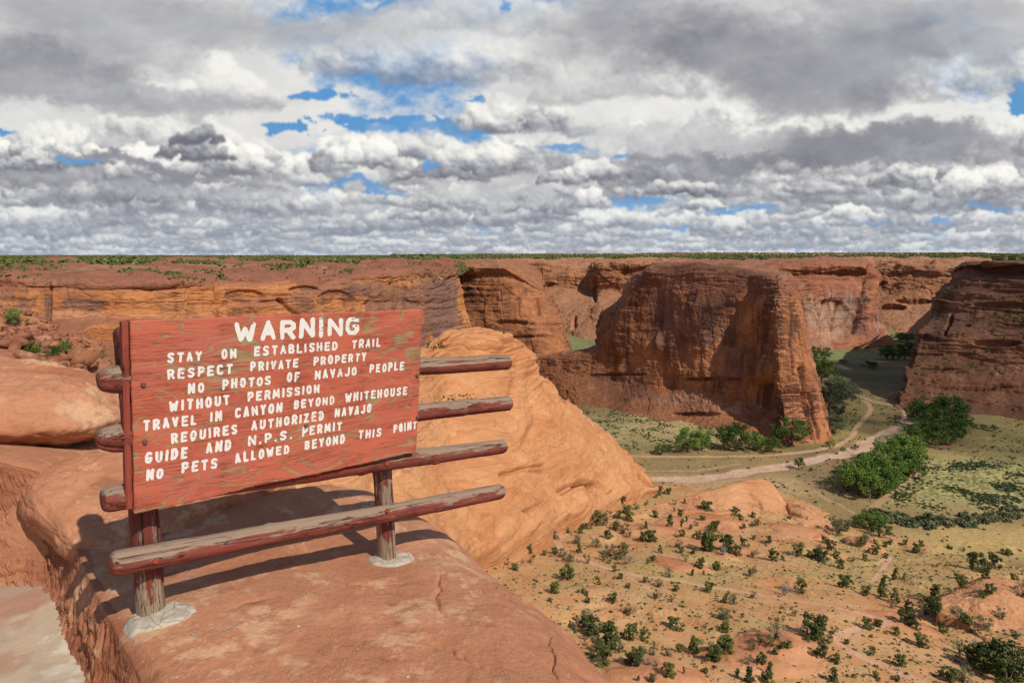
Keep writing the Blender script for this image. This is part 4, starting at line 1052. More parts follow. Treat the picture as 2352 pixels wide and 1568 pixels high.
def ledge_z(x, y, detail=True):
    z = tps(ctrl, x, y)
    z = z + 0.012 * fbm(x / 0.8, y / 0.8, 1.0, 4) + 0.02 * fbm(x / 1.9, y / 1.9, 5.0, 2)
    if detail:
        # shallow hollows and flaked bedding steps
        st_ = fbm(x / 0.55 + 0.3, y / 0.9, 3.3, 4)
        z = z + 0.005 * np.tanh(st_ * 7) + 0.0022 * fbm(x / 0.07, y / 0.07, 2.0, 3) + 0.004 * fbm(x / 0.22, y / 0.22, 7.0, 3)
        for pts in CRACKS:
            q, al_ = seg_dist(x + 0.012 * perlin(x * 22, y * 22, 1.0) + 0.03 * perlin(x * 5, y * 5, 2.0), y + 0.012 * perlin(x * 22, y * 22, 5.0), pts)
            z = z - 0.016 * np.exp(-(q / 0.006) ** 2) * np.sin(np.clip(al_, 0.02, 0.98) * math.pi) ** 0.4 - 0.006 * np.exp(-(q / 0.035) ** 2)
    w_ = 0.06 * fbm(x / 0.9, y / 0.9, 9.0, 3) + 0.02 * fbm(x / 0.16, y / 0.16, 4.0, 2)
    d_r = signed(x, y, [tuple(q[:2]) for q in rim_pts], RIM_CLOSE)
    q = np.maximum(d_r + 0.34 + w_, 0)
    z = z - 0.95 * np.minimum(q, 0.7) ** 2 - np.maximum(q - 0.7, 0) * 2.4
    d_b = signed(x, y, [tuple(p[:2]) for p in bank_top], BANK_CLOSE)
    q = np.maximum(d_b + 0.05, 0)
    return z - 0.9 * np.minimum(q, 0.05) ** 1.5 * 4 - np.maximum(q - 0.06, 0) * 6


zl = ledge_z(xl, yl)


def ledge_mat(name='red sandstone', tone=1.0):
    m, t, b, p, n = new_mat(name)
    x, y, z = sep(p)
    n1 = noise(p, 1.3, 5.0, 0.6); n2 = noise(p, 6.0, 5.0, 0.66); n3 = noise(p, 40.0, 3.0, 0.6); n4 = noise(p, 0.6, 3.0, 0.5, 1.0)
    sw = noise(xyz(t, x * 2.0 + (n1 - 0.5) * 2.5, y * 0.8, z * 5.0), 1.0, 4.0, 0.6)
    col = ramp(n1 * 0.6 + sw * 0.4, [(0.32, (0.365, 0.145, 0.075)), (0.48, (0.455, 0.20, 0.108)), (0.64, (0.52, 0.25, 0.14))])
    col = mix(t, col, (0.40, 0.14, 0.066), n4.ss(0.53, 0.66) * 0.7)
    fleck = noise(vscale(p, (11.0, 7.0, 9.0)), 1.0, 5.0, 0.68)
    pale = (n2 * 0.65 + n1 * 0.45).ss(0.57, 0.64) * noise(p, 0.9, 2.0, 0.5).ss(0.44, 0.54)
    col = mix(t, col, (0.62, 0.38, 0.23), pale * 0.75)
    col = mix(t, col, (0.60, 0.35, 0.21), fleck.ss(0.58, 0.66) * noise(p, 2.1, 3.0, 0.6).ss(0.42, 0.58) * 0.6)
    dkf = noise(vscale(p, (5.0, 5.0, 8.0)), 1.0, 6.0, 0.7)
    col = mix(t, col, (0.25, 0.085, 0.045), dkf.ss(0.57, 0.70) * 0.55)
    scr = noise(vscale(p, (9.0, 3.0, 6.0)), 1.0, 5.0, 0.7).ss(0.62, 0.68)
    col = mix(t, col, (0.60, 0.34, 0.20), scr * 0.6)
    spots = noise(p, 3.3, 4.0, 0.6).ss(0.64, 0.72)
    col = mix(t, col, (0.20, 0.085, 0.055), spots * 0.5)
    col = mix(t, vscale(col, 0.80), vscale(col, 1.10), n3)
    if tone != 1.0: col = vscale(col, (tone, tone * 0.92, tone * 0.9))
    st_ = attr(t, 'dust')
    col = mix(t, col, (0.50, 0.33, 0.22), st_ * 0.7)
    t.links.new(col.so, b.inputs['Base Color'])
    b.inputs['Roughness'].default_value = 0.85
    bump(t, b, n3 * 0.30 + n2 * 0.7 + n1 * 0.8 + sw * 0.6 + dkf * 0.7 + fleck * 0.5, 0.022, 0.8)
    return m


m_ledge = ledge_mat()
Pl = np.stack([xl, yl, zl], -1)
me = mesh_np('ledge', Pl.reshape(-1, 3), grid_faces(nla, nld, surf_normals(Pl)[1] < 0), True)
ledge_o = link('rock_ledge', me, m_ledge); tag(ledge_o, kind='structure')

# cut bank with pick marks
PATH_Z = -1.82
NB = 1700
kb = np.arange(len(bank_top))
bt = cat_rom(bank_top, NB)
tang = np.gradient(bt, axis=0); tang[:, 2] = 0; tang /= np.linalg.norm(tang, axis=1)[:, None]
outw = np.stack([tang[:, 1], -tang[:, 0], 0 * tang[:, 0]], 1)
if (outw[NB // 2] @ (np.array([-0.8, 2.5, 0]) - bt[NB // 2])) > 0: outw = -outw
nbk = 150
vv = np.linspace(0, 1, nbk)
arc = np.concatenate([[0], np.cumsum(np.linalg.norm(np.diff(bt, axis=0), axis=1))])
Pk = np.zeros((NB, nbk, 3))
for j, v_ in enumerate(vv):
    if v_ < 0.12:                                        # lip turned back onto the ledge
        a_ = (0.12 - v_) / 0.12
        Pk[:, j] = bt - outw * (0.10 * a_)[..., None] if False else bt - outw * 0.11 * a_
        Pk[:, j, 2] = ledge_z(Pk[:, j, 0], Pk[:, j, 1], False) * a_ + (bt[:, 2] - 0.008) * (1 - a_) + (0.004 - 0.03 * a_)
    else:
        f_ = (v_ - 0.12) / 0.88
        Pk[:, j] = bt + outw * (0.012 + 0.075 * f_ + 0.05 * f_ ** 6)
        Pk[:, j, 2] = (bt[:, 2] - 0.008) * (1 - f_) + (PATH_Z - 0.04) * f_
s_ = arc[:, None] * np.ones((1, nbk)); h_ = Pk[..., 2]
f_ = np.clip((vv - 0.12) / 0.88, 0, 1)[None, :]
dg = s_ + h_ * 0.45
g1 = fbm(dg / 0.034, h_ / 0.12 + 0.6 * fbm(s_ / 0.3, h_ / 0.1, 1, 2), 3.0, 3, 0.5, True) - 0.5
g2 = np.tanh(2.5 * perlin(dg / 0.055 + 9, h_ / 0.09, 5.0))
amp = np.clip(0.6 + 0.9 * fbm(s_ / 0.35, h_ / 0.2, 6.0, 3), 0.15, 1.2)
dk = ((0.023 * g1 + 0.012 * g2) * amp + 0.018 * fbm(s_ / 0.34, h_ / 0.20, 2.0, 4) + 0.006 * fbm(s_ / 0.04, h_ / 0.05, 8.0, 2)) * np.clip(f_ * 6, 0, 1)
Pk += outw[:, None, :] * dk[..., None]
dust = np.clip(f_ * 1.0 - 0.85, 0, 0.15) / 0.15 + 0 * h_
me = mesh_np('bank', Pk.reshape(-1, 3), grid_faces(NB, nbk, surf_normals(Pk)[1] < 0), True, dict(dust=(dust * 0.6).ravel()))
tag(link('cut_bank', me, ledge_mat('chiselled sandstone', 0.78)), kind='structure')

# path surface
pb_ = bt[:1540:2]
ow = np.linspace(-0.05, 7.0, 220) ** 1.0
po = np.array([np.interp(np.arange(770), np.arange(0, 770, 20), np.convolve(np.pad(outw[:1540:2, k], 60, 'edge'), np.ones(121) / 121, 'valid')[::20]) for k in range(2)]).T
gx = pb_[:, :1] + po[:, :1] * ow[None, :]; gy = pb_[:, 1:2] + po[:, 1:2] * ow[None, :]
gz = PATH_Z + 0.012 * fbm(gx / 1.2, gy / 1.2, 2, 3) + 0.003 * fbm(gx / 0.1, gy / 0.1, 3, 2)
m, t, b, p, n = new_mat('worn path')
n1 = noise(p, 1.1, 5.0, 0.62, 0.6); n2 = noise(p, 7.0, 4.0, 0.6); n3 = noise(p, 70.0, 3.0, 0.65)
col = mix(t, (0.46, 0.26, 0.18), (0.55, 0.42, 0.30), n1.ss(0.44, 0.54))
col = mix(t, col, (0.66, 0.58, 0.46), (n1 * 0.6 + n2 * 0.5).ss(0.60, 0.66) * 0.9)
col = mix(t, col, (0.42, 0.33, 0.25), noise(p, 2.3, 3.0, 0.6).ss(0.56, 0.66) * 0.6)
col = mix(t, vscale(col, 0.78), vscale(col, 1.08), n3)
t.links.new(col.so, b.inputs['Base Color']); bump(t, b, n3 * 0.5 + n2, 0.006, 0.8)
me = mesh_np('path', np.stack([gx, gy, gz], -1).reshape(-1, 3), grid_faces(770, 220, True), True)
path_o = link('path', me, m); tag(path_o, kind='structure')
if me.polygons[0].normal.z < 0: me.flip_normals()


# loose rocks: boulder, slab and the rubble on the slope
def rock_mesh(name, c, r, rot, seed, nu=160, nv=90, p_=2.6, amp=0.10, bed=0.0, bedf=9.0, M=None):
    """a weathered block: a squarish ellipsoid with bedding grooves"""
    th = np.linspace(0, 2 * math.pi, nu, endpoint=False)[:, None]; ph = np.linspace(-math.pi / 2, math.pi / 2, nv)[None, :]
    sp = lambda a, e: np.sign(a) * np.abs(a) ** (2 / e)
    X_ = sp(np.cos(ph), p_) * sp(np.cos(th), p_); Y_ = sp(np.cos(ph), p_) * sp(np.sin(th), p_); Z_ = sp(np.sin(ph), p_) + 0 * th
    P = np.stack([X_ * r[0], Y_ * r[1], Z_ * r[2]], -1)
    nrm = np.stack([X_ / r[0], Y_ / r[1], Z_ / r[2]], -1); nrm /= np.linalg.norm(nrm, axis=-1, keepdims=True)
    s = max(r)
    d = amp * s * fbm(P[..., 0] / s * 1.4 + seed, P[..., 1] / s * 1.4, P[..., 2] / s * 1.8, 4, 0.5)
    if bed:
        zz = P[..., 2] + 0.10 * s * fbm(P[..., 0] / s + seed, P[..., 1] / s, 0.3, 2)
        d = d + bed * s * np.tanh(2.5 * (perlin(seed, 0.4, zz / s * bedf) + 0.5 * perlin(seed, 3.1, zz / s * bedf * 2.7))) * (1 - np.abs(nrm[..., 2]))
    d = d + 0.018 * s * fbm(P[..., 0] / s * 6, P[..., 1] / s * 6 + seed, P[..., 2] / s * 11, 5, 0.6)
    P = P + nrm * d[..., None]
    if M is None: M = np.array(Matrix.Rotation(rot[2], 3, 'Z') @ Matrix.Rotation(rot[1], 3, 'Y') @ Matrix.Rotation(rot[0], 3, 'X'))
    P = P.reshape(-1, 3) @ M.T + np.array(c)
    i = np.arange(nu * (nv - 1)); a = (i // (nv - 1)) * nv + i % (nv - 1); b2 = ((i // (nv - 1) + 1) % nu) * nv + i % (nv - 1)
    return P, np.stack([a, b2, b2 + 1, a + 1], 1)


V_, F_ = rock_mesh('boulder', (-3.78, 4.55, -1.00), (1.02, 0.66, 0.27), (0.04, 0.10, 0.35), 3.3, 420, 220, 2.3, 0.06, 0.085, 5.5)
bo = link('boulder', mesh_np('boulder', V_, F_), m_ledge); tag(bo, 'big rounded red sandstone boulder with layered underside resting above the cut bank', 'boulder')
zx = np.array([0.20, -0.20, 0.955]); zx /= np.linalg.norm(zx)
xx = np.array([0.8, -0.52, -0.28]); xx -= zx * (xx @ zx); xx /= np.linalg.norm(xx)
V_, F_ = rock_mesh('slab', np.array([-2.10, 4.03, -1.27]) - zx * 0.15, (0.47, 0.68, 0.15), None, 8.9, 420, 200, 4.6, 0.03, 0.03, 6.0, np.stack([xx, np.cross(zx, xx), zx], 1))
bo = link('rock_slab', mesh_np('slab', V_, F_), m_ledge); tag(bo, 'flat red sandstone slab lying behind the left post of the warning sign', 'rock slab')


# ------------------------------------------------------------------ the warning sign
def wood_mat(name, paint, bare, paint_amt, top_bare=0.0, foot=None):
    """painted timber worn to bare wood; the 'loc' attribute runs along the grain in x"""
    m, t, b, p, n = new_mat(name)
    l = attr(t, 'loc', True); lx, ly, lz = sep(l)
    nz = sep(n)[2]
    g1 = noise(xyz(t, lx * 3.0, ly * 60.0, lz * 60.0), 1.0, 4.0, 0.6)
    g2 = noise(xyz(t, lx * 8.0, ly * 220.0, lz * 220.0), 1.0, 3.0, 0.6)
    blot = noise(xyz(t, lx * 6.0, ly * 26.0, lz * 26.0), 1.0, 5.0, 0.65)
    wear = (blot * 0.95 + g1 * 0.35 + nz.ss(-0.3, 0.9) * top_bare - paint_amt)
    if foot is not None: wear = wear + (lx - foot).ss(0.34, 0.08) * 0.22 * (lx - foot).ss(-1.0, -0.9)
    bareness = wear.ss(0.50, 0.60)
    bc = mix(t, vscale_c(bare, 0.62), vscale_c(bare, 1.12), g1)
    bc = mix(t, bc, vscale_c(bare, 0.35), g2.ss(0.60, 0.72) * 0.7)
    pc = mix(t, paint, vscale_c(paint, 0.6), noise(l, 9.0, 4.0, 0.6).ss(0.45, 0.75))
    col = mix(t, pc, bc, bareness)
    crack = noise(xyz(t, lx * 1.2, ly * 40.0, lz * 40.0), 1.0, 2.0, 0.5)
    cr_ = (crack - 0.5).abs().ss(0.012, 0.0)
    col = mix(t, col, (0.035, 0.02, 0.016), cr_ * 0.85)
    t.links.new(col.so, b.inputs['Base Color'])
    b.inputs['Roughness'].default_value = 0.75
    bump(t, b, g1 * 0.6 + g2 * 0.3 - cr_ * 1.2 - bareness * 0.4, 0.008, 0.9)
    return m


def vscale_c(c, k): return tuple(q * k for q in c)


RED = (0.235, 0.062, 0.046)
m_rail = wood_mat('weathered red log', RED, (0.34, 0.235, 0.17), 0.25, 0.29)
m_post = wood_mat('red post', (0.19, 0.048, 0.038), (0.36, 0.26, 0.185), 0.20, 0.0, 33.9)
m_postR = wood_mat('red post worn', (0.19, 0.048, 0.038), (0.36, 0.26, 0.185), 0.14, 0.0, 44.7)
m_frame = wood_mat('dark red batten', (0.30, 0.07, 0.045), (0.36, 0.25, 0.18), 0.40)
m_bolt, t, b, p, n = new_mat('rusty bolt'); t.links.new(mix(t, (0.16, 0.12, 0.11), (0.26, 0.13, 0.08), noise(p, 90.0)).so, b.inputs['Base Color']); b.inputs['Metallic'].default_value = 0.5; b.inputs['Roughness'].default_value = 0.55
m_redbolt, t, b, p, n = new_mat('painted bolt'); t.links.new(mix(t, (0.42, 0.08, 0.04), (0.25, 0.05, 0.03), noise(p, 60.0)).so, b.inputs['Base Color'])


def log_mesh(name, p0, p1, r0, r1, seed, end0=(0.05, 0.5), end1=(0.02, 0.85), nu=220, ns=40, hewn=0.0, knots=3, bend=0.004):
    """a peeled log from p0 to p1; end = (length of the taper, radius left at the tip)"""
    p0, p1 = np.array(p0), np.array(p1); ax = p1 - p0; L = np.linalg.norm(ax); ax /= L
    up = np.array([0, 0, 1.0]) if abs(ax[2]) < 0.8 else np.array([0, 1.0, 0])
    e1 = np.cross(ax, up); e1 /= np.linalg.norm(e1); e2 = np.cross(e1, ax)
    s = np.concatenate([np.linspace(0, end0[0], 24), np.linspace(end0[0], L - end1[0], nu)[1:], np.linspace(L - end1[0], L, 16)[1:]])
    n_ = len(s); th = np.linspace(0, 2 * math.pi, ns, endpoint=False)
    S_, T_ = s[:, None], th[None, :]
    r = r0 + (r1 - r0) * S_ / L
    k0 = np.clip(S_ / end0[0], 0, 1); k1 = np.clip((L - S_) / end1[0], 0, 1)
    tip = (end0[1] + (1 - end0[1]) * np.sqrt(np.clip(1 - (1 - k0) ** 2, 0, 1))) * (end1[1] + (1 - end1[1]) * np.sqrt(np.clip(1 - (1 - k1) ** 2, 0, 1)))
    r = r * tip * np.ones_like(T_)
    cx, cy = np.cos(T_), np.sin(T_)
    r = r * (1 + 0.06 * fbm(S_ * 2.2 + seed, cx * 0.8, cy * 0.8, 3) + 0.034 * fbm(S_ * 7 + seed, cx * 4, cy * 4, 4, 0.6) + 0.03 * fbm(S_ * 1.5 + seed, cx * 6, cy * 6, 2))
    if hewn:
        fac = np.cos((T_ + 0.5 * perlin(S_ * 3, seed, 0.2)) * 2.5) * hewn * (1 - k0)
        r = r * (1 + fac)
    rg = np.random.default_rng(int(seed * 10))
    for _ in range(knots):
        ks, kt = rg.uniform(0.1, 0.95) * L, rg.uniform(0, 6.28)
        dt = (T_ - kt + math.pi) % (2 * math.pi) - math.pi
        r = r + 0.006 * np.exp(-((S_ - ks) / 0.022) ** 2 - (dt / 0.42) ** 2)
    # a drying check along the log
    cw = rg.uniform(0, 6.28) + 0.25 * perlin(S_ * 1.3, seed, 0.7) + 0 * T_
    dt = (T_ - cw + math.pi) % (2 * math.pi) - math.pi
    r = r - 0.010 * np.exp(-(dt / 0.09) ** 2) * np.clip(perlin(S_ * 0.9, 3.3, seed) * 3 + 0.6, 0, 1)
    sag = bend * np.sin(S_ / L * math.pi * 1.3 + seed)
    P = p0 + ax * S_[..., None] + e1 * (r * cx)[..., None] + e2 * (r * cy + sag)[..., None]
    V_ = np.concatenate([P.reshape(-1, 3), [p0 - ax * 0.003, p1 + ax * 0.003]])
    i = np.arange((n_ - 1) * ns); a, j = i // ns, i % ns; q = a * ns + j; q2 = a * ns + (j + 1) % ns
    quads = np.stack([q, q2, q2 + ns, q + ns], 1)
    j = np.arange(ns); j2 = (j + 1) % ns
    tri = np.concatenate([np.stack([j2, j, np.full(ns, n_ * ns)], 1), np.stack([(n_ - 1) * ns + j, (n_ - 1) * ns + j2, np.full(ns, n_ * ns + 1)], 1)])
    loc = np.stack([S_ + 0 * T_ + seed * 3, r * cx, r * cy], -1).reshape(-1, 3); loc = np.concatenate([loc, [[seed * 3, 0, 0], [L + seed * 3, 0, 0]]])
    return mesh_np(name, V_, [quads, tri], True, dict(loc=loc))


def box_mesh(name, o, u, v, w, bev=0.002, nx=1):
    """a bevelled box: corner o, edges u, v, w"""
    bm = bmesh.new(); vs = [bm.verts.new(Vector(o + u * i + v * j + w * k)) for i in (0, 1) for j in (0, 1) for k in (0, 1)]
    for f in ((0, 1, 3, 2), (4, 6, 7, 5), (0, 4, 5, 1), (2, 3, 7, 6), (0, 2, 6, 4), (1, 5, 7, 3)): bm.faces.new([vs[i] for i in f])
    bmesh.ops.recalc_face_normals(bm, faces=bm.faces)
    if bev: bmesh.ops.bevel(bm, geom=list(bm.edges), offset=bev, segments=2, profile=0.6, affect='EDGES')
    me = bpy.data.meshes.new(name); bm.to_mesh(me); bm.free()
    lo = np.zeros(len(me.vertices) * 3, np.float32); me.vertices.foreach_get('co', lo); lo = lo.reshape(-1, 3) - o
    ax = max((u, v, w), key=lambda q: np.linalg.norm(q)); ax = ax / np.linalg.norm(ax)
    oth = [q / np.linalg.norm(q) for q in (u, v, w) if abs(q @ ax) / np.linalg.norm(q) < 0.5]
    L = np.stack([lo @ ax, lo @ oth[0], lo @ oth[1], np.ones(len(lo))], 1).astype(np.float32)
    me.attributes.new('loc', 'FLOAT_COLOR', 'POINT').data.foreach_set('color', L.ravel())
    return me


sign = bpy.data.objects.new('warning_sign', None); COL.objects.link(sign)
SB = Vector(base_L); sign.location = SB
tag(sign, 'weathered red wooden warning sign with white lettering on a log rail frame', 'sign')


def part(name, me, mat, parent=None, label=None):
    """a piece of the sign, modelled in world coordinates and hung under its parent"""
    o = link(name, me, mat)
    o.parent = parent or sign
    if parent is None or parent is sign: o.matrix_parent_inverse = Matrix.Translation(-SB)
    if label: o['label'] = label
    return o


BT = 0.020                                             # board thickness
RB = BT + 0.048                                        # rail axis behind the board face
for i, ((x0, y0), (x1, y1), r0, r1, e0, e1, hw) in enumerate((((224, 874), (1166, 831), 0.055, 0.043, (0.12, 0.45), (0.015, 0.86), 0.12), ((221, 1010), (1168, 927), 0.055, 0.043, (0.11, 0.32), (0.015, 0.9), 0.05),
                                                              ((235, 1145), (1156, 1026), 0.051, 0.043, (0.05, 0.70), (0.02, 0.85), 0.10))):
    part('rail', log_mesh('rail', onsign(x0, y0, RB), onsign(x1, y1, RB), r0, r1, i * 1.7 + 1.1, e0, e1, hewn=hw), m_rail)
rail4 = part('rail', log_mesh('rail', onsign(252, 1298, 0.055), onsign(1151, 1127, 0.055), 0.048, 0.045, 7.7, (0.035, 0.55), (0.02, 0.82)), m_rail, label='lowest log rail, bare grey along its top')
postL = part('post', log_mesh('post', onsign(350, 1430, POST_BACK) + np.array([0, 0, -0.03]), onsign(297, 752, POST_BACK), 0.056, 0.056, 11.3, (0.01, 0.95), (0.03, 0.75), knots=5), m_post, label='post with bare grey wood at its foot')
postR = part('post', log_mesh('post', onsign(890, 1300, POST_BACK) + np.array([0, 0, -0.03]), onsign(868, 850, POST_BACK), 0.049, 0.048, 14.9, (0.01, 0.95), (0.03, 0.75), knots=4), m_postR)


def nut(c, ax, r, h, sides, mat, parent, name='bolt'):
    ax = ax / np.linalg.norm(ax); e1 = np.cross(ax, [0, 0, 1.0]); e1 /= np.linalg.norm(e1); e2 = np.cross(ax, e1)
    bm = bmesh.new(); a0 = random.random()
    lo = [bm.verts.new(Vector(c + (e1 * math.cos(a0 + 2 * math.pi * k / sides) + e2 * math.sin(a0 + 2 * math.pi * k / sides)) * r - ax * 0.004)) for k in range(sides)]
    hi = [bm.verts.new(Vector(c + (e1 * math.cos(a0 + 2 * math.pi * k / sides) + e2 * math.sin(a0 + 2 * math.pi * k / sides)) * r * 0.92 + ax * h)) for k in range(sides)]
    bm.faces.new(lo[::-1]); bm.faces.new(hi)
    for k in range(sides): bm.faces.new([lo[k], lo[(k + 1) % sides], hi[(k + 1) % sides], hi[k]])
    bmesh.ops.recalc_face_normals(bm, faces=bm.faces)
    bmesh.ops.bevel(bm, geom=list(bm.edges), offset=r * 0.12, segments=1, affect='EDGES')
    me = bpy.data.meshes.new(name); bm.to_mesh(me); bm.free()
    return part(name, me, mat, parent)


for (x, y) in ((356, 1287), (889, 1172)):
    nut(onsign(x, y, 0.012), SN, 0.014, 0.012, 4, m_redbolt, rail4)
nut(onsign(886, 1063, 0.03), SN, 0.014, 0.014, 6, m_redbolt, sign)

# the board: a dense face so that its edge can be ragged
nu_, nv_ = 280, 160
uu, vv_ = np.meshgrid(np.linspace(0, SW, nu_), np.linspace(0, SH, nv_), indexing='ij')
edge = 0.004 * fbm(uu / 0.05, vv_ / 0.05, 2.2, 3)
uu2 = uu + np.where((uu < 1e-6) | (uu > SW - 1e-6), edge * 0.6, 0); vv2 = vv_ + np.where((vv_ < 1e-6) | (vv_ > SH - 1e-6), edge, 0)
vv2 = vv2 - np.where(vv_ > SH - 1e-6, 0.012 * np.exp(-((uu - 0.50) / 0.10) ** 2), 0)
Pbd = S0 + SU * uu2[..., None] + SV * vv2[..., None]
back = Pbd - SN * BT
V_ = np.concatenate([Pbd.reshape(-1, 3), back.reshape(-1, 3)])
f1 = grid_faces(nu_, nv_); f2 = grid_faces(nu_, nv_, True) + nu_ * nv_
ring = [i * nv_ for i in range(nu_)] + [(nu_ - 1) * nv_ + j for j in range(1, nv_)] + [i * nv_ + nv_ - 1 for i in range(nu_ - 2, -1, -1)] + [j for j in range(nv_ - 2, 0, -1)]
ring = np.array(ring); r2 = np.roll(ring, -1)
side = np.stack([ring, r2, r2 + nu_ * nv_, ring + nu_ * nv_], 1)
loc = np.concatenate([np.stack([uu, vv_, 0 * uu], -1).reshape(-1, 3), np.stack([uu, vv_, 0 * uu + BT], -1).reshape(-1, 3)])


def board_mat():
    m, t, b, p, n = new_mat('peeling red plywood')
    l = attr(t, 'loc', True); u, v, w = sep(l)
    wv = noise(xyz(t, u * 1.3, v * 3.4, 0.0), 1.0, 3.0, 0.55)
    # rotary-cut figure: stretched rings around a few hearts
    rings = noise(xyz(t, u * 1.7 + wv * 0.8, v * 5.5 + wv * 1.6, 3.0), 1.0, 2.0, 0.5)
    ring_ = ((rings * 13.0 + wv * 3.0).m('FRACT') - 0.5).abs() * 2.0
    pm = noise(xyz(t, u * 2.8 + wv, v * 5.0 + wv * 1.2, 7.0), 1.0, 4.0, 0.6)
    ragged = noise(xyz(t, u * 14.0, v * 120.0, 1.0), 1.0, 4.0, 0.65)
    wornf = (pm * 0.66 + ring_ * 0.26 + (ragged - 0.5) * 0.36)
    worn = wornf.ss(0.535, 0.585)
    lines = noise(xyz(t, u * 3.0, v * 230.0 + wv * 5.0, 2.0), 1.0, 3.0, 0.6)
    red = mix(t, (0.55, 0.150, 0.090), (0.47, 0.115, 0.070), noise(xyz(t, u * 3.0, v * 9.0, 4.0), 1.0, 4.0, 0.6).ss(0.35, 0.7))
    red = mix(t, red, (0.48, 0.135, 0.10), noise(xyz(t, u * 1.6, v * 3.0, 9.0), 1.0, 2.0, 0.5).ss(0.52, 0.66) * 0.6)
    bare = mix(t, (0.33, 0.215, 0.085), (0.38, 0.29, 0.18), noise(xyz(t, u * 4.0, v * 30.0, 5.0), 1.0, 3.0, 0.6))
    bare = mix(t, bare, (0.17, 0.10, 0.05), lines.ss(0.55, 0.68) * 0.7)
    col = mix(t, red, bare, worn * 0.85)
    chips = noise(xyz(t, u * 30.0, v * 170.0, 6.0), 1.0, 3.0, 0.6).ss(0.66, 0.70) * noise(xyz(t, u * 2.0, v * 4.0, 8.0), 1.0, 2.0).ss(0.5, 0.6)
    col = mix(t, col, (0.62, 0.42, 0.26), chips * 0.8)
    crk = (lines - 0.5).abs().ss(0.012, 0.0) * noise(xyz(t, u * 5.0, v * 16.0, 2.0), 1.0, 2.0).ss(0.42, 0.56)
    col = mix(t, col, (0.10, 0.035, 0.025), crk * 0.75)
    t.links.new(col.so, b.inputs['Base Color']); b.inputs['Roughness'].default_value = 0.7
    bump(t, b, lines * 0.6 - worn * 0.5 - crk * 1.2, 0.0025, 0.8)
    return m


me = mesh_np('board', V_, [f1, f2, side], False, dict(loc=loc))
bmx = bmesh.new(); bmx.from_mesh(me); bmesh.ops.recalc_face_normals(bmx, faces=bmx.faces); bmx.to_mesh(me); bmx.free()
board = part('board', me, board_mat())
part('batten', box_mesh('batten', S0 + SV * 0.002 - SN * (BT + 0.036) - SU * 0.002, SU * 0.03, SV * (SH - 0.004), SN * 0.034, 0.003), m_frame)
part('batten', box_mesh('batten', S0 + SV * 0.003 - SN * (BT + 0.024) - SU * 0.026, SU * 0.022, SV * (SH - 0.02), SN * 0.030, 0.003), m_frame)
for (x, y) in ((572.5, 1536.5), (579, 1765.5), (1667.5, 1500.5), (1668.5, 1667.8), (1222.5, 1701)):
    nut(onsign(x / 1.7415, y / 1.7415), SN, 0.0105, 0.009, 6, m_bolt, board)

# lettering: strokes on a unit square, thickened, chipped and laid on the board as a thin sheet of paint
GL = {
    'A': [[(0, 0), (.5, 1), (1, 0)], [(.2, .32), (.8, .32)]], 'B': [[(0, 0), (0, 1), (.7, 1), (.95, .82), (.7, .54), (0, .54)], [(.7, .54), (1, .28), (.75, 0), (0, 0)]],
    'C': [[(1, .9), (.7, 1), (.25, 1), (0, .78), (0, .22), (.25, 0), (.7, 0), (1, .1)]], 'D': [[(0, 0), (0, 1), (.6, 1), (1, .72), (1, .28), (.6, 0), (0, 0)]],
    'E': [[(1, 1), (0, 1), (0, 0), (1, 0)], [(0, .52), (.8, .52)]], 'F': [[(1, 1), (0, 1), (0, 0)], [(0, .5), (.75, .5)]],
    'G': [[(1, .92), (.7, 1), (.25, 1), (0, .75), (0, .25), (.25, 0), (.75, 0), (1, .22), (1, .45), (.65, .45)]], 'H': [[(0, 0), (0, 1)], [(1, 0), (1, 1)], [(0, .5), (1, .5)]],
    'I': [[(.5, 0), (.5, 1)]], 'J': [[(1, 1), (1, .2), (.7, 0), (.3, 0), (0, .14)]], 'L': [[(0, 1), (0, 0), (1, 0)]], 'M': [[(0, 0), (.08, 1), (.5, .25), (.92, 1), (1, 0)]],
    'N': [[(0, 0), (0, 1), (1, 0), (1, 1)]], 'O': [[(.3, 1), (0, .75), (0, .25), (.3, 0), (.7, 0), (1, .25), (1, .75), (.7, 1), (.3, 1)]], 'P': [[(0, 0), (0, 1), (.65, 1), (1, .84), (1, .6), (.65, .44), (0, .44)]],
    'Q': [[(.3, 1), (0, .75), (0, .25), (.3, .05), (.7, .05), (1, .25), (1, .75), (.7, 1), (.3, 1)], [(.45, .1), (.25, -.08)]], 'R': [[(0, 0), (0, 1), (.65, 1), (1, .84), (1, .62), (.65, .46), (0, .46)], [(.55, .46), (1, 0)]],
    'S': [[(1, .9), (.7, 1), (.25, 1), (0, .8), (.15, .6), (.85, .42), (1, .22), (.75, 0), (.25, 0), (0, .1)]], 'T': [[(0, 1), (1, 1)], [(.5, 1), (.5, 0)]], 'U': [[(0, 1), (0, .2), (.28, 0), (.72, 0), (1, .2), (1, 1)]],
    'V': [[(0, 1), (.5, 0), (1, 1)]], 'W': [[(0, 1), (.24, 0), (.5, .72), (.76, 0), (1, 1)]], 'Y': [[(0, 1), (.5, .5), (1, 1)], [(.5, .5), (.5, 0)]], 'Z': [[(0, 1), (1, 1), (0, 0), (1, 0)]], '.': [[(.5, 0), (.5, .02)]],
}
WID = {'I': 0.42, 'W': 1.3, 'M': 1.25, '.': 0.42, 'N': 1.06, 'O': 0.98, 'L': 0.9, 'J': 0.98}
OFF = dict(A=(500, 1220), B=(1100, 1220), C=(500, 1560), D=(1100, 1560))
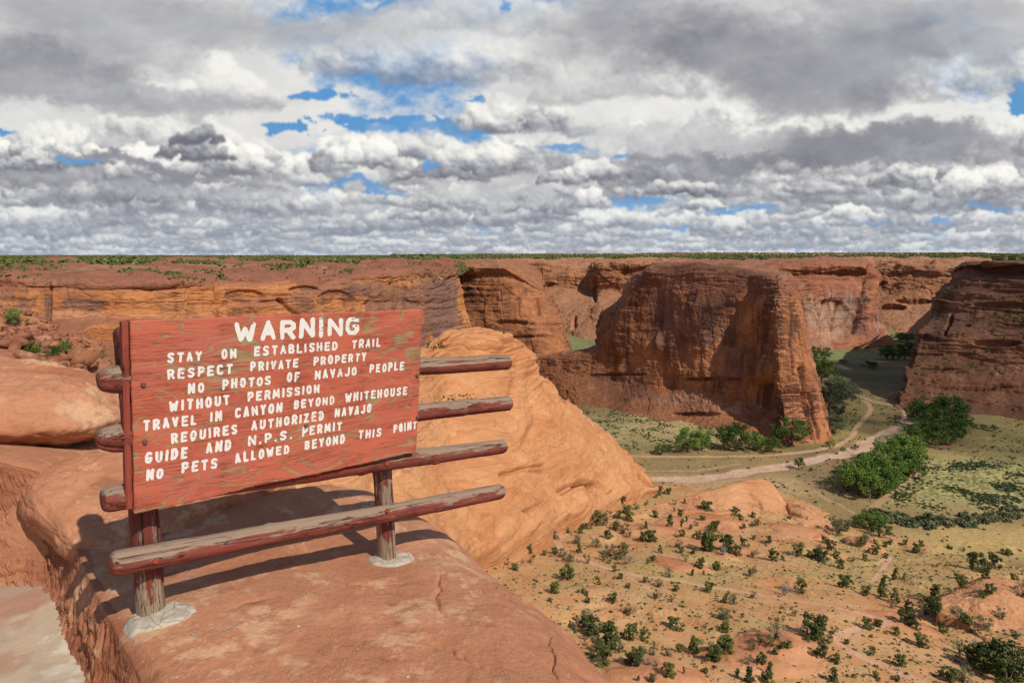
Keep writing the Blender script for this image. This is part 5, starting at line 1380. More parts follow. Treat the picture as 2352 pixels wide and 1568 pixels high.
WORDS = [  # word, left (crop, x, baseline, top), right (crop, x, baseline, top)
    ('WARNING', ('A', 1708, 588, 250), ('B', 1310, 464, 178)),
    ('STAY', ('A', 662, 907, 745), ('A', 1205, 873, 715)), ('ON', ('A', 1508, 850, 688), ('A', 1745, 833, 675)), ('ESTABLISHED', ('A', 2018, 808, 650), ('B', 978, 705, 565)), ('TRAIL', ('B', 1198, 685, 542), ('B', 1650, 655, 518)),
    ('RESPECT', ('A', 662, 1172, 998), ('A', 1685, 1080, 918)), ('PRIVATE', ('A', 1962, 1043, 890), ('B', 362, 978, 830)), ('PROPERTY', ('B', 600, 950, 805), ('B', 1428, 878, 738)),
    ('NO', ('A', 985, 1393, 1218), ('A', 1238, 1370, 1210)), ('PHOTOS', ('A', 1520, 1330, 1165), ('A', 2285, 1250, 1100)), ('OF', ('B', 182, 1212, 1062), ('B', 380, 1200, 1045)), ('NAVAJO', ('B', 618, 1168, 1020), ('B', 1275, 1105, 962)), ('PEOPLE', ('B', 1478, 1070, 930), ('B', 2018, 1018, 878)),
    ('WITHOUT', ('C', 690, 345, 170), ('C', 1640, 232, 65)), ('PERMISSION', ('C', 1918, 185, 25), ('B', 695, 1375, 1235)),
    ('TRAVEL', ('C', 283, 652, 470), ('C', 1120, 540, 375)), ('IN', ('C', 1330, 500, 335), ('C', 1518, 480, 313)), ('CANYON', ('C', 1720, 440, 280), ('D', 108, 345, 185)), ('BEYOND', ('D', 288, 298, 155), ('D', 930, 222, 85)), ('WHITEHOUSE', ('D', 1090, 193, 50), ('D', 2068, 67, -63)),
    ('REQUIRES', ('C', 718, 842, 668), ('C', 1762, 685, 528)), ('AUTHORIZED', ('C', 1975, 640, 480), ('D', 762, 470, 318)), ('NAVAJO', ('D', 932, 428, 278), ('D', 1505, 353, 208)),
    ('GUIDE', ('C', 308, 1158, 980), ('C', 978, 1070, 883)), ('AND', ('C', 1265, 995, 820), ('C', 1660, 945, 772)), ('N.P.S.', ('C', 1925, 875, 705), ('D', 268, 765, 622)), ('PERMIT', ('D', 420, 725, 573), ('D', 1045, 628, 483)),
    ('NO', ('C', 328, 1418, 1238), ('C', 595, 1380, 1205)), ('PETS', ('C', 885, 1308, 1130), ('C', 1447, 1222, 1058)), ('ALLOWED', ('C', 1718, 1150, 980), ('D', 222, 992, 850)), ('BEYOND', ('D', 460, 935, 785), ('D', 1090, 830, 688)), ('THIS', ('D', 1300, 770, 632), ('D', 1660, 725, 588)), ('POINT', ('D', 1850, 677, 535), ('D', 2216, 610, 480)),
]
LV, LT, LQ = [], [], []
nvert = 0


def glyph(ch, o, ex, ey, w, h, sw, n_, seed):
    """a chipped, hand-painted letter as cells of a fine grid cut by marching squares"""
    global nvert
    hw = sw / 2
    xs = np.linspace(-hw * 0.6, w + hw * 0.6, max(4, int((w + hw * 1.2) / h * n_))); ys = np.linspace(-hw * 0.6, h + hw * 0.6, n_)
    A_, B_ = np.meshgrid(xs, ys, indexing='ij')
    jx = 0.05 * w * perlin(A_ / h * 1.2 + seed, B_ / h * 1.2, 0.5); jy = 0.04 * h * perlin(A_ / h * 1.2, B_ / h * 1.2 + seed, 2.5)
    d = np.full(A_.shape, 1e9)
    for st_ in GL[ch]:
        pts = [(hw + px_ * (w - sw), hw + py_ * (h - sw)) for px_, py_ in st_]
        q, _ = seg_dist(A_ + jx, B_ + jy, pts); d = np.minimum(d, q)
    phi = hw * (0.97 + 0.20 * perlin(A_ / h * 3 + seed, B_ / h * 3, 1.1)) - d
    # flakes missing, in flat slivers along the grain
    fl_ = perlin(A_ / h * 4 + seed * 3, B_ / h * 17, 4.2) + 0.6 * perlin(A_ / h * 9 + seed, B_ / h * 34, 1.2)
    zone_ = perlin(A_ / h * 1.1 + seed * 1.7, B_ / h * 1.1, 7.7)
    phi = np.minimum(phi, (1.08 - 0.70 * np.clip(zone_ * 2, -0.4, 1) - fl_) * hw * 0.8)
    nx_, ny_ = A_.shape
    wpos = o + ex * A_[..., None] + ey * B_[..., None] + SN * 0.0012
    cut = {}

    def vid(key, p):
        global nvert
        if key not in cut:
            cut[key] = nvert; LV.append(p); nvert += 1
        return cut[key]
    pos = phi > 0
    cells = np.argwhere(pos[:-1, :-1] | pos[1:, :-1] | pos[:-1, 1:] | pos[1:, 1:])
    for i, j in cells:
        cs = ((i, j), (i + 1, j), (i + 1, j + 1), (i, j + 1)); poly = []
        for k in range(4):
            a_, b_ = cs[k], cs[(k + 1) % 4]
            pa, pb = phi[a_], phi[b_]
            if pa > 0: poly.append(vid(a_, wpos[a_]))
            if (pa > 0) != (pb > 0):
                key = (a_, b_) if a_ < b_ else (b_, a_)
                f = pa / (pa - pb); poly.append(vid(key, wpos[a_] * (1 - f) + wpos[b_] * f))
        if len(poly) >= 3: LT.append(poly)


m_letter, t, b, p, n = new_mat('white sign paint')
ln = noise(vscale(p, (60.0, 60.0, 260.0)), 1.0, 3.0, 0.6)
t.links.new(mix(t, (0.78, 0.77, 0.73), (0.60, 0.57, 0.52), ln.ss(0.55, 0.72) * 0.6).so, b.inputs['Base Color']); b.inputs['Roughness'].default_value = 0.6
sd = 0
for wd, L_, R_ in WORDS:
    LV, LT, nvert = [], [], 0
    fx = lambda q, y_: uvsign((OFF[q[0]][0] + q[1] / 3.92) / 1.7415, (OFF[q[0]][1] + y_ / 3.92) / 1.7415)
    bl, tl, br, tr_ = np.array(fx(L_, L_[2])), np.array(fx(L_, L_[3])), np.array(fx(R_, R_[2])), np.array(fx(R_, R_[3]))
    Lw = np.linalg.norm(br - bl); h0, h1 = np.linalg.norm(tl - bl), np.linalg.norm(tr_ - br)
    ws = [WID.get(c_, 1.0) for c_ in wd]; gap_ = 0.36 if wd != 'WARNING' else 0.22
    unit = Lw / (sum(ws) + gap_ * (len(ws) - 1)); pos_ = 0.0
    dr = (br - bl) / Lw; perp = np.array([dr[1], -dr[0]])
    for c_, w_ in zip(wd, ws):
        f = (pos_ + w_ * unit / 2) / Lw; h = (h0 + (h1 - h0) * f) * random.uniform(0.96, 1.03)
        o2 = bl + dr * pos_ + perp * random.uniform(-0.02, 0.02) * h
        ang = random.uniform(-0.03, 0.03)
        ex2 = dr * math.cos(ang) + perp * math.sin(ang); ey2 = perp * math.cos(ang) - dr * math.sin(ang)
        big = wd == 'WARNING'
        sw = h * 0.245 if not big else h * 0.25
        ww = w_ * unit
        if c_ in 'I.': sw = min(sw, ww * 0.98)
        sd += 1
        glyph(c_, S0 + SU * o2[0] + SV * o2[1], SU * ex2[0] + SV * ex2[1], SU * ey2[0] + SV * ey2[1], ww, h, min(sw, ww * 0.62) if c_ not in 'I.' else sw, 52 if big else 30, sd * 2.37)
        pos_ += (w_ + gap_) * unit
    me = bpy.data.meshes.new('lettering'); me.from_pydata([tuple(v) for v in LV], [], LT); me.update()
    part('lettering', me, m_letter, board, 'painted word ' + wd)

# concrete round the feet of the posts
m_conc, t, b, p, n = new_mat('pale concrete')
n1 = noise(p, 14.0, 5.0, 0.6)
cc_ = mix(t, (0.47, 0.41, 0.33), (0.36, 0.30, 0.23), n1.ss(0.4, 0.7))
cc_ = mix(t, cc_, (0.45, 0.27, 0.17), noise(p, 5.0, 3.0, 0.6).ss(0.58, 0.7) * 0.5)
ck = voro(p, 13.0, 'DISTANCE_TO_EDGE').ss(0.0, 0.012)
t.links.new(mix(t, (0.25, 0.2, 0.15), cc_, ck).so, b.inputs['Base Color']); bump(t, b, n1 + ck * 0.5, 0.006, 0.9)
for c0, rx, ry, sh, seed, lb in ((base_L, 0.140, 0.105, (0.055, -0.03), 1.0, 'cracked pale concrete collar'), (base_R, 0.135, 0.085, (0.03, -0.01), 4.0, 'thin pale concrete collar')):
    th = np.linspace(0, 2 * math.pi, 140, endpoint=False)[:, None]; rr = np.linspace(0, 1, 26)[None, :]
    rad = (1 + 0.16 * fbm(np.cos(th) * 1.3 + seed, np.sin(th) * 1.3, 0.5, 4)) 
    cu = SU[:2] / np.linalg.norm(SU[:2])
    a_, b_ = rr * rad * rx * np.cos(th), rr * rad * ry * np.sin(th)
    X_ = c0[0] + sh[0] + a_ * cu[0] - b_ * cu[1]; Y_ = c0[1] + sh[1] + a_ * cu[1] + b_ * cu[0]
    Z_ = ledge_z(X_, Y_) + 0.022 * np.sqrt(np.clip(1 - rr ** 6, 0, 1)) - 0.006 + 0.006 * fbm(X_ / 0.05, Y_ / 0.05, seed, 3)
    P_ = np.stack([X_, Y_, Z_], -1).reshape(-1, 3)
    i = np.arange(140 * 25); a = (i // 25) * 26 + i % 25; b2 = ((i // 25 + 1) % 140) * 26 + i % 25
    part('concrete_footing', mesh_np('footing', P_, np.stack([a, b2, b2 + 1, a + 1], 1)), m_conc, label=lb)


# ------------------------------------------------------------------ plants
def leaf_mat(name, c1, c2, scale=1.0):
    m, t, b, p, n = new_mat(name)
    oi = t.nodes.new('ShaderNodeObjectInfo'); rnd = X(t, oi.outputs['Random'])
    f = noise(p, 1.3 * scale, 3.0, 0.6)
    col = mix(t, c1, c2, f.ss(0.35, 0.68))
    col = mix(t, vscale(col, (0.62, 0.68, 0.7)), vscale(col, (1.4, 1.28, 1.2)), rnd)
    t.links.new(col.so, b.inputs['Base Color']); b.inputs['Roughness'].default_value = 0.8
    return m


m_jun = leaf_mat('juniper foliage', (0.075, 0.098, 0.028), (0.145, 0.165, 0.048))
m_gry = leaf_mat('grey green foliage', (0.10, 0.115, 0.055), (0.19, 0.195, 0.10))
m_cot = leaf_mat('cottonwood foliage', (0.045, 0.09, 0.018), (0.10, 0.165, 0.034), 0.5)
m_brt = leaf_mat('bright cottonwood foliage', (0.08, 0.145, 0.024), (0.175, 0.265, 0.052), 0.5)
m_olv = leaf_mat('blue green foliage', (0.075, 0.10, 0.055), (0.13, 0.155, 0.085), 0.5)
m_bark, t, b, p, n = new_mat('grey bark')
t.links.new(mix(t, (0.22, 0.17, 0.13), (0.12, 0.09, 0.07), noise(p, 4.0)).so, b.inputs['Base Color'])
m_dead, t, b, p, n = new_mat('dead grey wood')
t.links.new(mix(t, (0.36, 0.31, 0.28), (0.24, 0.20, 0.18), noise(p, 4.0)).so, b.inputs['Base Color'])


def leaves(cs, rs, per, size, rng, squash=0.85):
    """leaf clumps: quads scattered through balls of radius rs round centres cs"""
    cs = np.repeat(np.asarray(cs), per, 0); rs = np.repeat(np.asarray(rs), per)
    n_ = len(cs)
    d = rng.normal(size=(n_, 3)); d /= np.linalg.norm(d, axis=1)[:, None]
    q = cs + d * (rs * rng.uniform(0.45, 1.0, n_) ** 0.6)[:, None] * np.array([1, 1, squash])
    nr = d + 0.8 * rng.normal(size=(n_, 3)); nr[:, 2] += 0.35; nr /= np.linalg.norm(nr, axis=1)[:, None]
    a = np.cross(nr, rng.normal(size=(n_, 3))); a /= np.linalg.norm(a, axis=1)[:, None]; b_ = np.cross(nr, a)
    s = (size * rng.uniform(0.55, 1.35, n_))[:, None]
    V_ = np.stack([q - a * s, q + b_ * s * 0.7 - a * s * 0.1, q + a * s, q - b_ * s * 0.75 + a * s * 0.15], 1).reshape(-1, 3)
    return V_, np.arange(n_ * 4).reshape(-1, 4)


def limb(p0, p1, r0, r1, sides=6):
    p0, p1 = np.array(p0, float), np.array(p1, float); ax = p1 - p0; ax /= np.linalg.norm(ax)
    e1 = np.cross(ax, [0.3, 0.9, 0.1]); e1 /= np.linalg.norm(e1); e2 = np.cross(ax, e1)
    th = np.arange(sides) * 2 * math.pi / sides
    c = np.cos(th)[:, None] * e1 + np.sin(th)[:, None] * e2
    V_ = np.concatenate([p0 + c * r0, p1 + c * r1]); j = np.arange(sides); j2 = (j + 1) % sides
    return V_, np.stack([j, j2, j2 + sides, j + sides], 1)


def joinm(parts):
    V_, F_, k = [], [], 0
    for v, f in parts: V_.append(v); F_.append(f + k); k += len(v)
    return np.concatenate(V_), np.concatenate(F_)


def tree_proto(kind, seed):
    """crown and trunk meshes of a tree of unit height"""
    rng = np.random.default_rng(seed)
    tr_ = []
    if kind == 'dead':
        for i in range(9):
            a = rng.uniform(0, 6.28); l = rng.uniform(0.35, 0.6)
            p1 = np.array([math.cos(a) * l * 0.6, math.sin(a) * l * 0.6, l])
            tr_.append(limb((0, 0, 0), p1, 0.025, 0.014, 5))
            for k in range(7):
                b1 = rng.uniform(0, 6.28); p2 = p1 * rng.uniform(0.6, 1) + np.array([math.cos(b1) * 0.18, math.sin(b1) * 0.18, rng.uniform(0.05, 0.4)])
                tr_.append(limb(p1 * 0.8, p2, 0.012, 0.004, 4))
                for q in range(3):
                    tr_.append(limb(p2 * 0.9 + p1 * 0.1, p2 + rng.normal(size=3) * 0.09 + np.array([0, 0, 0.05]), 0.006, 0.003, 3))
        V_, F_ = joinm(tr_)
        return None, mesh_np('dead_branches', V_, F_, False)
    ts = 0.28
    if kind == 'cotton':
        for k in range(3):
            o = rng.uniform(-0.03, 0.03, 2)
            tr_.append(limb((o[0], o[1], -0.03), (o[0] * 2, o[1] * 2, 0.34), 0.026, 0.018, 7))
        n_ = 46; cs, rs = [], []
        for i in range(n_):
            a = rng.uniform(0, 6.28); h = rng.uniform(0.30, 0.95); w = (0.50 + 0.10 * math.cos(2 * a + seed) + 0.08 * math.cos(3 * a)) * math.sqrt(max(0.02, 1 - ((h - 0.55) / 0.47) ** 2)); r_ = w * rng.uniform(0.25, 1) ** 0.6
            cs.append((math.cos(a) * r_, math.sin(a) * r_, h)); rs.append(rng.uniform(0.07, 0.16))
            if i % 3 == 0: tr_.append(limb((0, 0, 0.28), cs[-1], 0.014, 0.004, 5))
        V_, F_ = leaves(cs, rs, 90, 0.021, rng)
    else:
        if kind == 'cone':
            n_ = 26; prof = lambda h: 0.30 * (1.05 - h) ** 0.75 + 0.02
        elif kind == 'open':
            n_ = 16; prof = lambda h: 0.42 * math.sqrt(max(0.05, 1 - ((h - 0.55) / 0.6) ** 2))
        else:
            n_ = 30; prof = lambda h: 0.44 * math.sqrt(max(0.05, 1 - ((h - 0.45) / 0.62) ** 2))
        lean = rng.normal(size=2) * 0.16; lop = rng.uniform(0, 6.28)
        for k in range(1 if kind == 'cone' else 3):
            a = rng.uniform(0, 6.28)
            tr_.append(limb((0.02 * math.cos(a), 0.02 * math.sin(a), -0.06), (0.12 * math.cos(a) * (kind != 'cone'), 0.12 * math.sin(a) * (kind != 'cone'), 0.5), 0.035, 0.015, 6))
        cs, rs = [], []
        for i in range(n_):
            h = rng.uniform(0.10, 0.93); a = rng.uniform(0, 6.28); r_ = prof(h) * rng.uniform(0.15, 1) ** 0.5 * 0.85 * (1 + 0.32 * math.cos(a - lop) + 0.2 * math.cos(3 * a + lop * 2))
            cs.append((math.cos(a) * r_ + lean[0] * h, math.sin(a) * r_ + lean[1] * h, h)); rs.append(rng.uniform(0.06, 0.19) * (0.75 if kind == 'cone' else 1))
            if kind == 'open': tr_.append(limb((0, 0, 0.12), cs[-1], 0.012, 0.004, 4))
        V_, F_ = leaves(cs, rs, 70 if kind != 'open' else 48, 0.038 if kind != 'open' else 0.030, rng)
    Vt, Ft = joinm(tr_)
    return mesh_np('crown', V_, F_, False), mesh_np('trunk', Vt, Ft, False)


PROTO = {'j': [tree_proto('round', 20 + k) for k in range(4)], 'c': [tree_proto('cone', 30 + k) for k in range(3)], 'g': [tree_proto('open', 40 + k) for k in range(3)],
         'd': [tree_proto('dead', 50 + k) for k in range(2)], 'w': [tree_proto('cotton', 60 + k) for k in range(4)]}
for k_, v_ in PROTO.items():
    for cr_, tk_ in v_:
        if cr_: cr_.materials.append({'g': m_gry, 'w': m_cot}.get(k_, m_jun))
        tk_.materials.append(m_dead if k_ == 'd' else m_bark)
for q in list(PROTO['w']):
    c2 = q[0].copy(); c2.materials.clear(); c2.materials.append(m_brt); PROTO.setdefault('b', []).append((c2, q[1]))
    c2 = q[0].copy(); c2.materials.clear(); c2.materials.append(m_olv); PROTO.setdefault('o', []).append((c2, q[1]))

GP = np.concatenate([Pb.reshape(-1, 3), Pf.reshape(-1, 3), P_mound.reshape(-1, 3), P_mound2.reshape(-1, 3)]).astype(np.float32)
gpx, gpy = to_px(GP); gpx = gpx.astype(np.float32); gpy = gpy.astype(np.float32); gdist = np.linalg.norm(GP, axis=1)
DP = P_dome.reshape(-1, 3).astype(np.float32); dpx, dpy = to_px(DP)


def ground(x, y, src=None):
    P_, a_, b_ = (GP, gpx, gpy) if src is None else src
    d = (a_ - x) ** 2 + (b_ - y) ** 2
    i = np.argpartition(d, 24)[:24]
    dist = np.linalg.norm(P_[i], axis=1)
    near = i[dist < dist.min() * 1.03]
    return P_[near[np.argmin(d[near])]].astype(float)


def plant(name, kind, x, y, hpx, wide=1.0, src=None, whole=None, i=0):
    """a tree whose foot is seen at (x, y) and that stands hpx tall in the frame"""
    g = ground(x, y, src)
    h = hpx * np.linalg.norm(g) / F_PX * (1.14 * random.uniform(0.85, 1.14) if kind in 'jcgd' else 1.06)
    cr_, tk_ = PROTO[kind][i % len(PROTO[kind])]
    rz = random.uniform(0, 6.28); sc = Vector((h * wide, h * wide * random.uniform(0.88, 1.12), h))
    if cr_ is None:
        o = link(name, tk_)
    else:
        o = bpy.data.objects.new(name, None); COL.objects.link(o)
        a = link('crown', cr_, None, o); b_ = link('trunk', tk_, None, o)
    o.location = Vector(g) - Vector((0, 0, 0.03 * h)); o.rotation_euler = (0, 0, rz); o.scale = sc
    return o


Z5 = """1450,230,75,j 1355,265,45,c 1390,255,40,g 1520,285,70,j 1540,350,80,j 1590,255,50,g 1660,230,35,g 1770,115,30,j 1740,170,25,j 1765,150,30,j 1830,140,40,j 1880,135,22,j 1960,210,35,c 1890,220,35,g 2140,295,95,j 2055,270,45,j 1745,320,55,j 1930,310,55,j 1840,385,80,c 1670,400,45,c 1640,410,35,g 1980,350,45,c 1935,390,60,c 2000,405,35,j 2055,380,35,g 2100,335,28,j 2175,420,60,j 1885,270,25,c
1200,330,60,j 1240,290,40,g 1310,285,30,g 1320,380,90,j 1375,350,70,g 1450,320,45,j 1440,415,50,j 1450,385,50,g 1240,405,40,j 1190,405,40,j 1130,355,40,g 990,355,30,g 950,405,60,j 1010,410,40,j 1085,435,50,g 980,480,65,g 700,475,100,g 820,440,95,j 750,510,60,j 815,490,45,j 630,560,105,g 565,575,75,j 515,610,85,j 430,555,35,j 610,670,50,j 690,715,50,j 790,595,80,j 905,605,40,j 985,590,40,j 1020,615,60,g 800,665,45,g 740,660,35,d 1090,650,85,g 1140,515,80,g 1165,585,65,c 1175,440,40,j 1295,540,70,g 1385,480,55,j 1230,665,60,g 1345,640,80,g 1385,600,70,g 1475,620,100,j 1525,665,75,d 1400,665,50,g 1500,440,60,g 1550,470,70,g 1650,500,55,j 1720,500,80,j 1780,590,50,c 1915,545,65,g 1950,465,50,j 2050,475,55,j 2105,490,50,j 2130,565,95,j 2200,490,35,c 2250,600,60,d 2020,590,45,j 1940,585,40,j 1970,650,50,g 1720,640,38,j 1675,665,30,g 2065,700,60,j 2210,715,55,j 2015,755,45,c 1845,770,75,g 2110,755,35,c 1430,725,45,j 1470,780,40,j 1425,785,25,g 1300,785,25,j 1320,825,45,c 1085,775,105,j 970,890,75,j 1220,905,35,j 1160,885,25,j 1195,885,30,j 1230,960,40,j 1410,960,65,j 1660,810,40,j 1760,840,65,g 1885,870,50,j 2135,870,65,j 1530,850,28,j 1745,930,75,g 1860,950,55,g 1540,1050,85,g 1200,1150,140,g 1270,1210,110,j 1380,1270,130,j 1320,1310,80,g 1370,1370,110,j 1340,1420,120,j 1470,1330,90,g 1540,1235,120,j 1645,1255,80,j 1590,1400,110,j 1600,1440,80,j 1525,1415,80,j 1720,1355,70,g 1835,1360,65,g 2030,1350,100,j 1910,1335,55,j 2230,1330,90,j 2180,1390,90,j 1900,1165,80,j 1850,1530,100,j 1960,1495,45,c 1720,1560,60,j 1600,1550,45,c 2110,1490,30,j 1690,1430,45,d 1750,1445,40,g 2250,1080,80,g 2255,1175,50,j 2255,960,40,j 820,620,22,j 950,950,30,j"""
Z6 = """20,325,30,j 260,295,55,j 295,325,40,j 385,305,38,j 400,365,45,j 320,380,30,j 90,410,40,j 100,370,30,c 638,335,38,j 385,460,28,j 500,485,40,j 570,485,22,c 50,545,110,j 200,560,120,j 120,470,35,c 270,585,60,j 320,520,60,j 380,595,50,g 520,620,70,j 595,615,30,j 640,580,40,g 705,585,75,j 795,600,40,j 830,600,55,j 900,630,65,j 860,555,40,d 985,595,40,j 950,540,75,j 905,495,50,j 1000,435,100,g 1050,400,45,j 1045,500,45,g 1165,510,50,j 1200,500,85,g 1255,570,55,j 1275,500,30,j 1345,520,30,j 1385,500,30,j 1480,505,28,j 1345,600,35,j 1200,620,40,j 1110,620,40,g 1010,670,50,j 1575,565,50,j 1610,515,35,j 1760,525,35,j 1820,560,35,j 1910,550,35,g 2230,620,70,j 2030,690,90,j 2130,670,80,j 2060,740,60,j 2280,750,40,j 125,690,55,j 360,735,65,g 720,845,70,j 610,870,70,d 1030,810,75,j 1190,870,60,j 1325,820,65,c 1315,880,60,j 1405,755,60,c 1480,750,40,c 1430,930,90,c 1690,920,120,c 1390,960,55,g 1500,975,60,j 1640,1000,110,g 1720,1005,100,j 1915,810,65,j 1870,1080,100,g 1945,1095,70,j 1530,1080,100,j 1570,1120,50,j 2080,860,60,j 2045,890,45,j 2345,880,80,g 245,930,95,g 55,845,65,c 385,890,55,g 190,1045,80,g 180,1130,45,j 690,1020,60,g 765,1025,30,j 550,1185,115,g 790,1180,130,j 860,1130,70,j 440,1205,60,g 890,1205,80,j 970,1150,50,g 510,1240,50,j 390,1270,60,g 180,1275,90,j 120,1340,100,j 590,1250,50,j 640,1245,40,j 880,1305,75,j 455,1360,70,j 350,1370,50,g 1220,1120,65,j 1290,1095,45,j 1420,1155,45,j 1620,1240,85,j 1760,1140,55,j 1975,1180,60,j 2080,1120,70,g 2200,1045,60,g 2290,1180,50,g 1890,1300,100,g 1990,1270,70,d 1990,1360,90,j 2060,1420,130,j 2160,1440,150,j 2300,1450,150,j 2230,1500,120,j 1910,1500,110,g 1810,1490,90,j 1470,1390,70,j 1240,1300,40,j 1070,1225,30,j 495,1440,70,c 490,1505,70,j 980,1500,90,c 350,1500,90,c 275,1470,50,c 35,1440,40,j 1280,1470,40,j 1440,1490,30,j 980,1365,45,j 545,1300,35,j"""
LIST = []
for txt, k, ox in ((Z5, 0.3043, 976.2), (Z6, 0.3164, 1607.8)):
    for it in txt.split():
        x, y, h, kd = it.split(','); LIST.append((float(x) * k + ox, float(y) * k + 1091.0, float(h) * k, kd))
# landmarks that tell the junipers apart
ZONES = [('on the slope under the orange spur', lambda x, y: x < 1500 and y < 1235), ('beside the pale trail bend below the orange spur', lambda x, y: x < 1420 and y < 1310),
         ('between the near rock rim and the pale trail', lambda x, y: x < 1480 and y < 1440), ('in the clump against the near rock rim', lambda x, y: x < 1480),
         ('around the swirled rock mound', lambda x, y: y < 1215), ('at the foot of the swirled mound', lambda x, y: x < 1960 and y < 1290), ('along the edge of the golden grass', lambda x, y: y < 1290),
         ('on the slope above the straight trail', lambda x, y: x < 1960 and y < 1365), ('around the domed rock at the frame edge', lambda x, y: x > 2120 and y < 1470), ('between the trail and golden grass', lambda x, y: y < 1400),
         ('on the scarp under the straight trail', lambda x, y: x < 1900 and y < 1440), ('by the switchback of the trail', lambda x, y: x > 1900 and x < 2140 and y < 1530), ('on the bottom slope beside the near rim', lambda x, y: x < 1900), ('in the bottom corner thicket', lambda x, y: True)]
NUM = ['first', 'second', 'third', 'fourth', 'fifth', 'sixth', 'seventh', 'eighth', 'ninth', 'tenth', 'eleventh', 'twelfth', 'thirteenth', 'fourteenth', 'fifteenth', 'sixteenth', 'seventeenth', 'eighteenth', 'nineteenth', 'twentieth'] + ['%dth' % k for k in range(21, 60)]
KIND = {'j': 'dark green round juniper', 'c': 'narrow pointed juniper', 'g': 'grey green open bush', 'd': 'bare grey dead bush'}
buck = {}
for (x, y, h, kd) in LIST:
    zi = next(i for i, z_ in enumerate(ZONES) if z_[1](x, y)); buck.setdefault((zi, kd), []).append((x, y, h))
cnt = 0
for (zi, kd), its in sorted(buck.items()):
    its.sort()
    for k, (x, y, h) in enumerate(its):
        wide = {'j': random.uniform(0.95, 1.25), 'c': random.uniform(0.85, 1.1), 'g': random.uniform(1.0, 1.3), 'd': 1.2}[kd]
        o = plant({'j': 'juniper', 'c': 'juniper', 'g': 'desert_bush', 'd': 'dead_bush'}[kd], kd, x, y, h, wide, i=cnt); cnt += 1
        lab = KIND[kd] + ' ' + ZONES[zi][0]
        if len(its) > 1: lab = KIND[kd] + ', ' + (NUM[k] + ' from left ' if k < len(its) - 1 else 'rightmost ') + ZONES[zi][0]
        tag(o, lab, {'j': 'juniper', 'c': 'juniper', 'g': 'bush', 'd': 'dead bush'}[kd], {'j': 'junipers on the bench', 'c': 'junipers on the bench', 'g': 'grey bushes on the bench', 'd': 'dead bushes on the bench'}[kd])

# cottonwoods and shrubs on the canyon floor
COT = [  # x, foot y, height, width factor, kind, label
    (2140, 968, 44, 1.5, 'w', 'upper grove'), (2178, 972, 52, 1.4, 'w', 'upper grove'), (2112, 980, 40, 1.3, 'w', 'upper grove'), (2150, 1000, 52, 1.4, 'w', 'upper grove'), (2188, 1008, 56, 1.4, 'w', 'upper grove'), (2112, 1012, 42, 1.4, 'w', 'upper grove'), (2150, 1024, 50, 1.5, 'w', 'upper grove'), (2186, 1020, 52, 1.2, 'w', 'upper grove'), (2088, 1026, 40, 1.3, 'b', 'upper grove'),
    (2060, 1062, 52, 1.4, 'b', 'lower grove'), (2092, 1068, 52, 1.3, 'b', 'lower grove'), (2030, 1080, 56, 1.4, 'b', 'lower grove'), (2074, 1092, 58, 1.4, 'b', 'lower grove'), (2098, 1098, 46, 1.1, 'b', 'lower grove'), (1996, 1098, 54, 1.3, 'b', 'lower grove'), (2044, 1110, 60, 1.4, 'b', 'lower grove'), (1966, 1112, 50, 1.3, 'b', 'lower grove'), (2010, 1124, 62, 1.4, 'b', 'lower grove'), (1938, 1120, 46, 1.3, 'b', 'lower grove'), (1972, 1134, 58, 1.4, 'b', 'lower grove'), (2024, 1138, 56, 1.2, 'b', 'lower grove'), (1994, 1144, 54, 1.3, 'b', 'lower grove'),
    (1580, 1036, 46, 1.25, 'b', 'row'), (1612, 1034, 44, 1.2, 'b', 'row'), (1520, 1042, 24, 1.3, 'b', 'row'), (1672, 1032, 44, 1.1, 'b', 'row'), (1692, 1034, 56, 1.3, 'w', 'row'), (1730, 1034, 40, 1.2, 'b', 'row'), (1772, 1037, 30, 1.5, 'w', 'row'), (1816, 1022, 52, 1.25, 'w', 'row'), (1906, 1028, 15, 1.4, 'b', 'row'), (1836, 1076, 22, 1.0, 'w', 'row'), (1670, 1005, 22, 1.3, 'o', 'row'),
    (1925, 925, 44, 1.6, 'o', 'bank'), (1944, 915, 34, 1.4, 'o', 'bank'), (1905, 935, 40, 1.4, 'o', 'bank'), (1918, 898, 28, 1.5, 'w', 'bank'), (1890, 880, 44, 1.2, 'w', 'bank'), (1878, 862, 34, 1.4, 'w', 'bank'), (1922, 962, 30, 1.3, 'o', 'bank'), (1916, 995, 36, 1.2, 'o', 'bank'), (1906, 975, 30, 1.2, 'o', 'bank'),
    (1872, 822, 24, 1.3, 'w', 'far'), (1892, 823, 18, 1.6, 'w', 'far'), (2050, 826, 26, 1.5, 'w', 'far'), (2078, 826, 30, 1.4, 'w', 'far'), (2036, 824, 18, 1.5, 'w', 'far'), (1998, 846, 14, 2.0, 'w', 'far'), (2066, 783, 16, 1.5, 'o', 'far'), (2084, 786, 18, 1.5, 'o', 'far'), (2090, 808, 16, 1.5, 'w', 'far'), (1938, 836, 9, 1.5, 'w', 'far'), (1900, 808, 10, 1.6, 'o', 'far'), (1965, 803, 7, 1.5, 'w', 'far'), (1990, 803, 7, 1.5, 'w', 'far'),
    (2216, 978, 7, 1.5, 'w', 'flat'), (2258, 986, 10, 1.4, 'w', 'flat'), (2281, 989, 11, 1.1, 'w', 'flat'), (2216, 948, 17, 1.2, 'o', 'flat'), (1966, 1030, 9, 1.4, 'w', 'flat'), (1938, 1036, 9, 1.3, 'w', 'flat'),
    (2000, 1216, 34, 1.6, 'b', 'corner'), (2020, 1230, 30, 1.2, 'w', 'corner'), (1985, 1212, 24, 1.4, 'b', 'corner'), (1926, 1222, 28, 1.0, 'o', 'corner')]
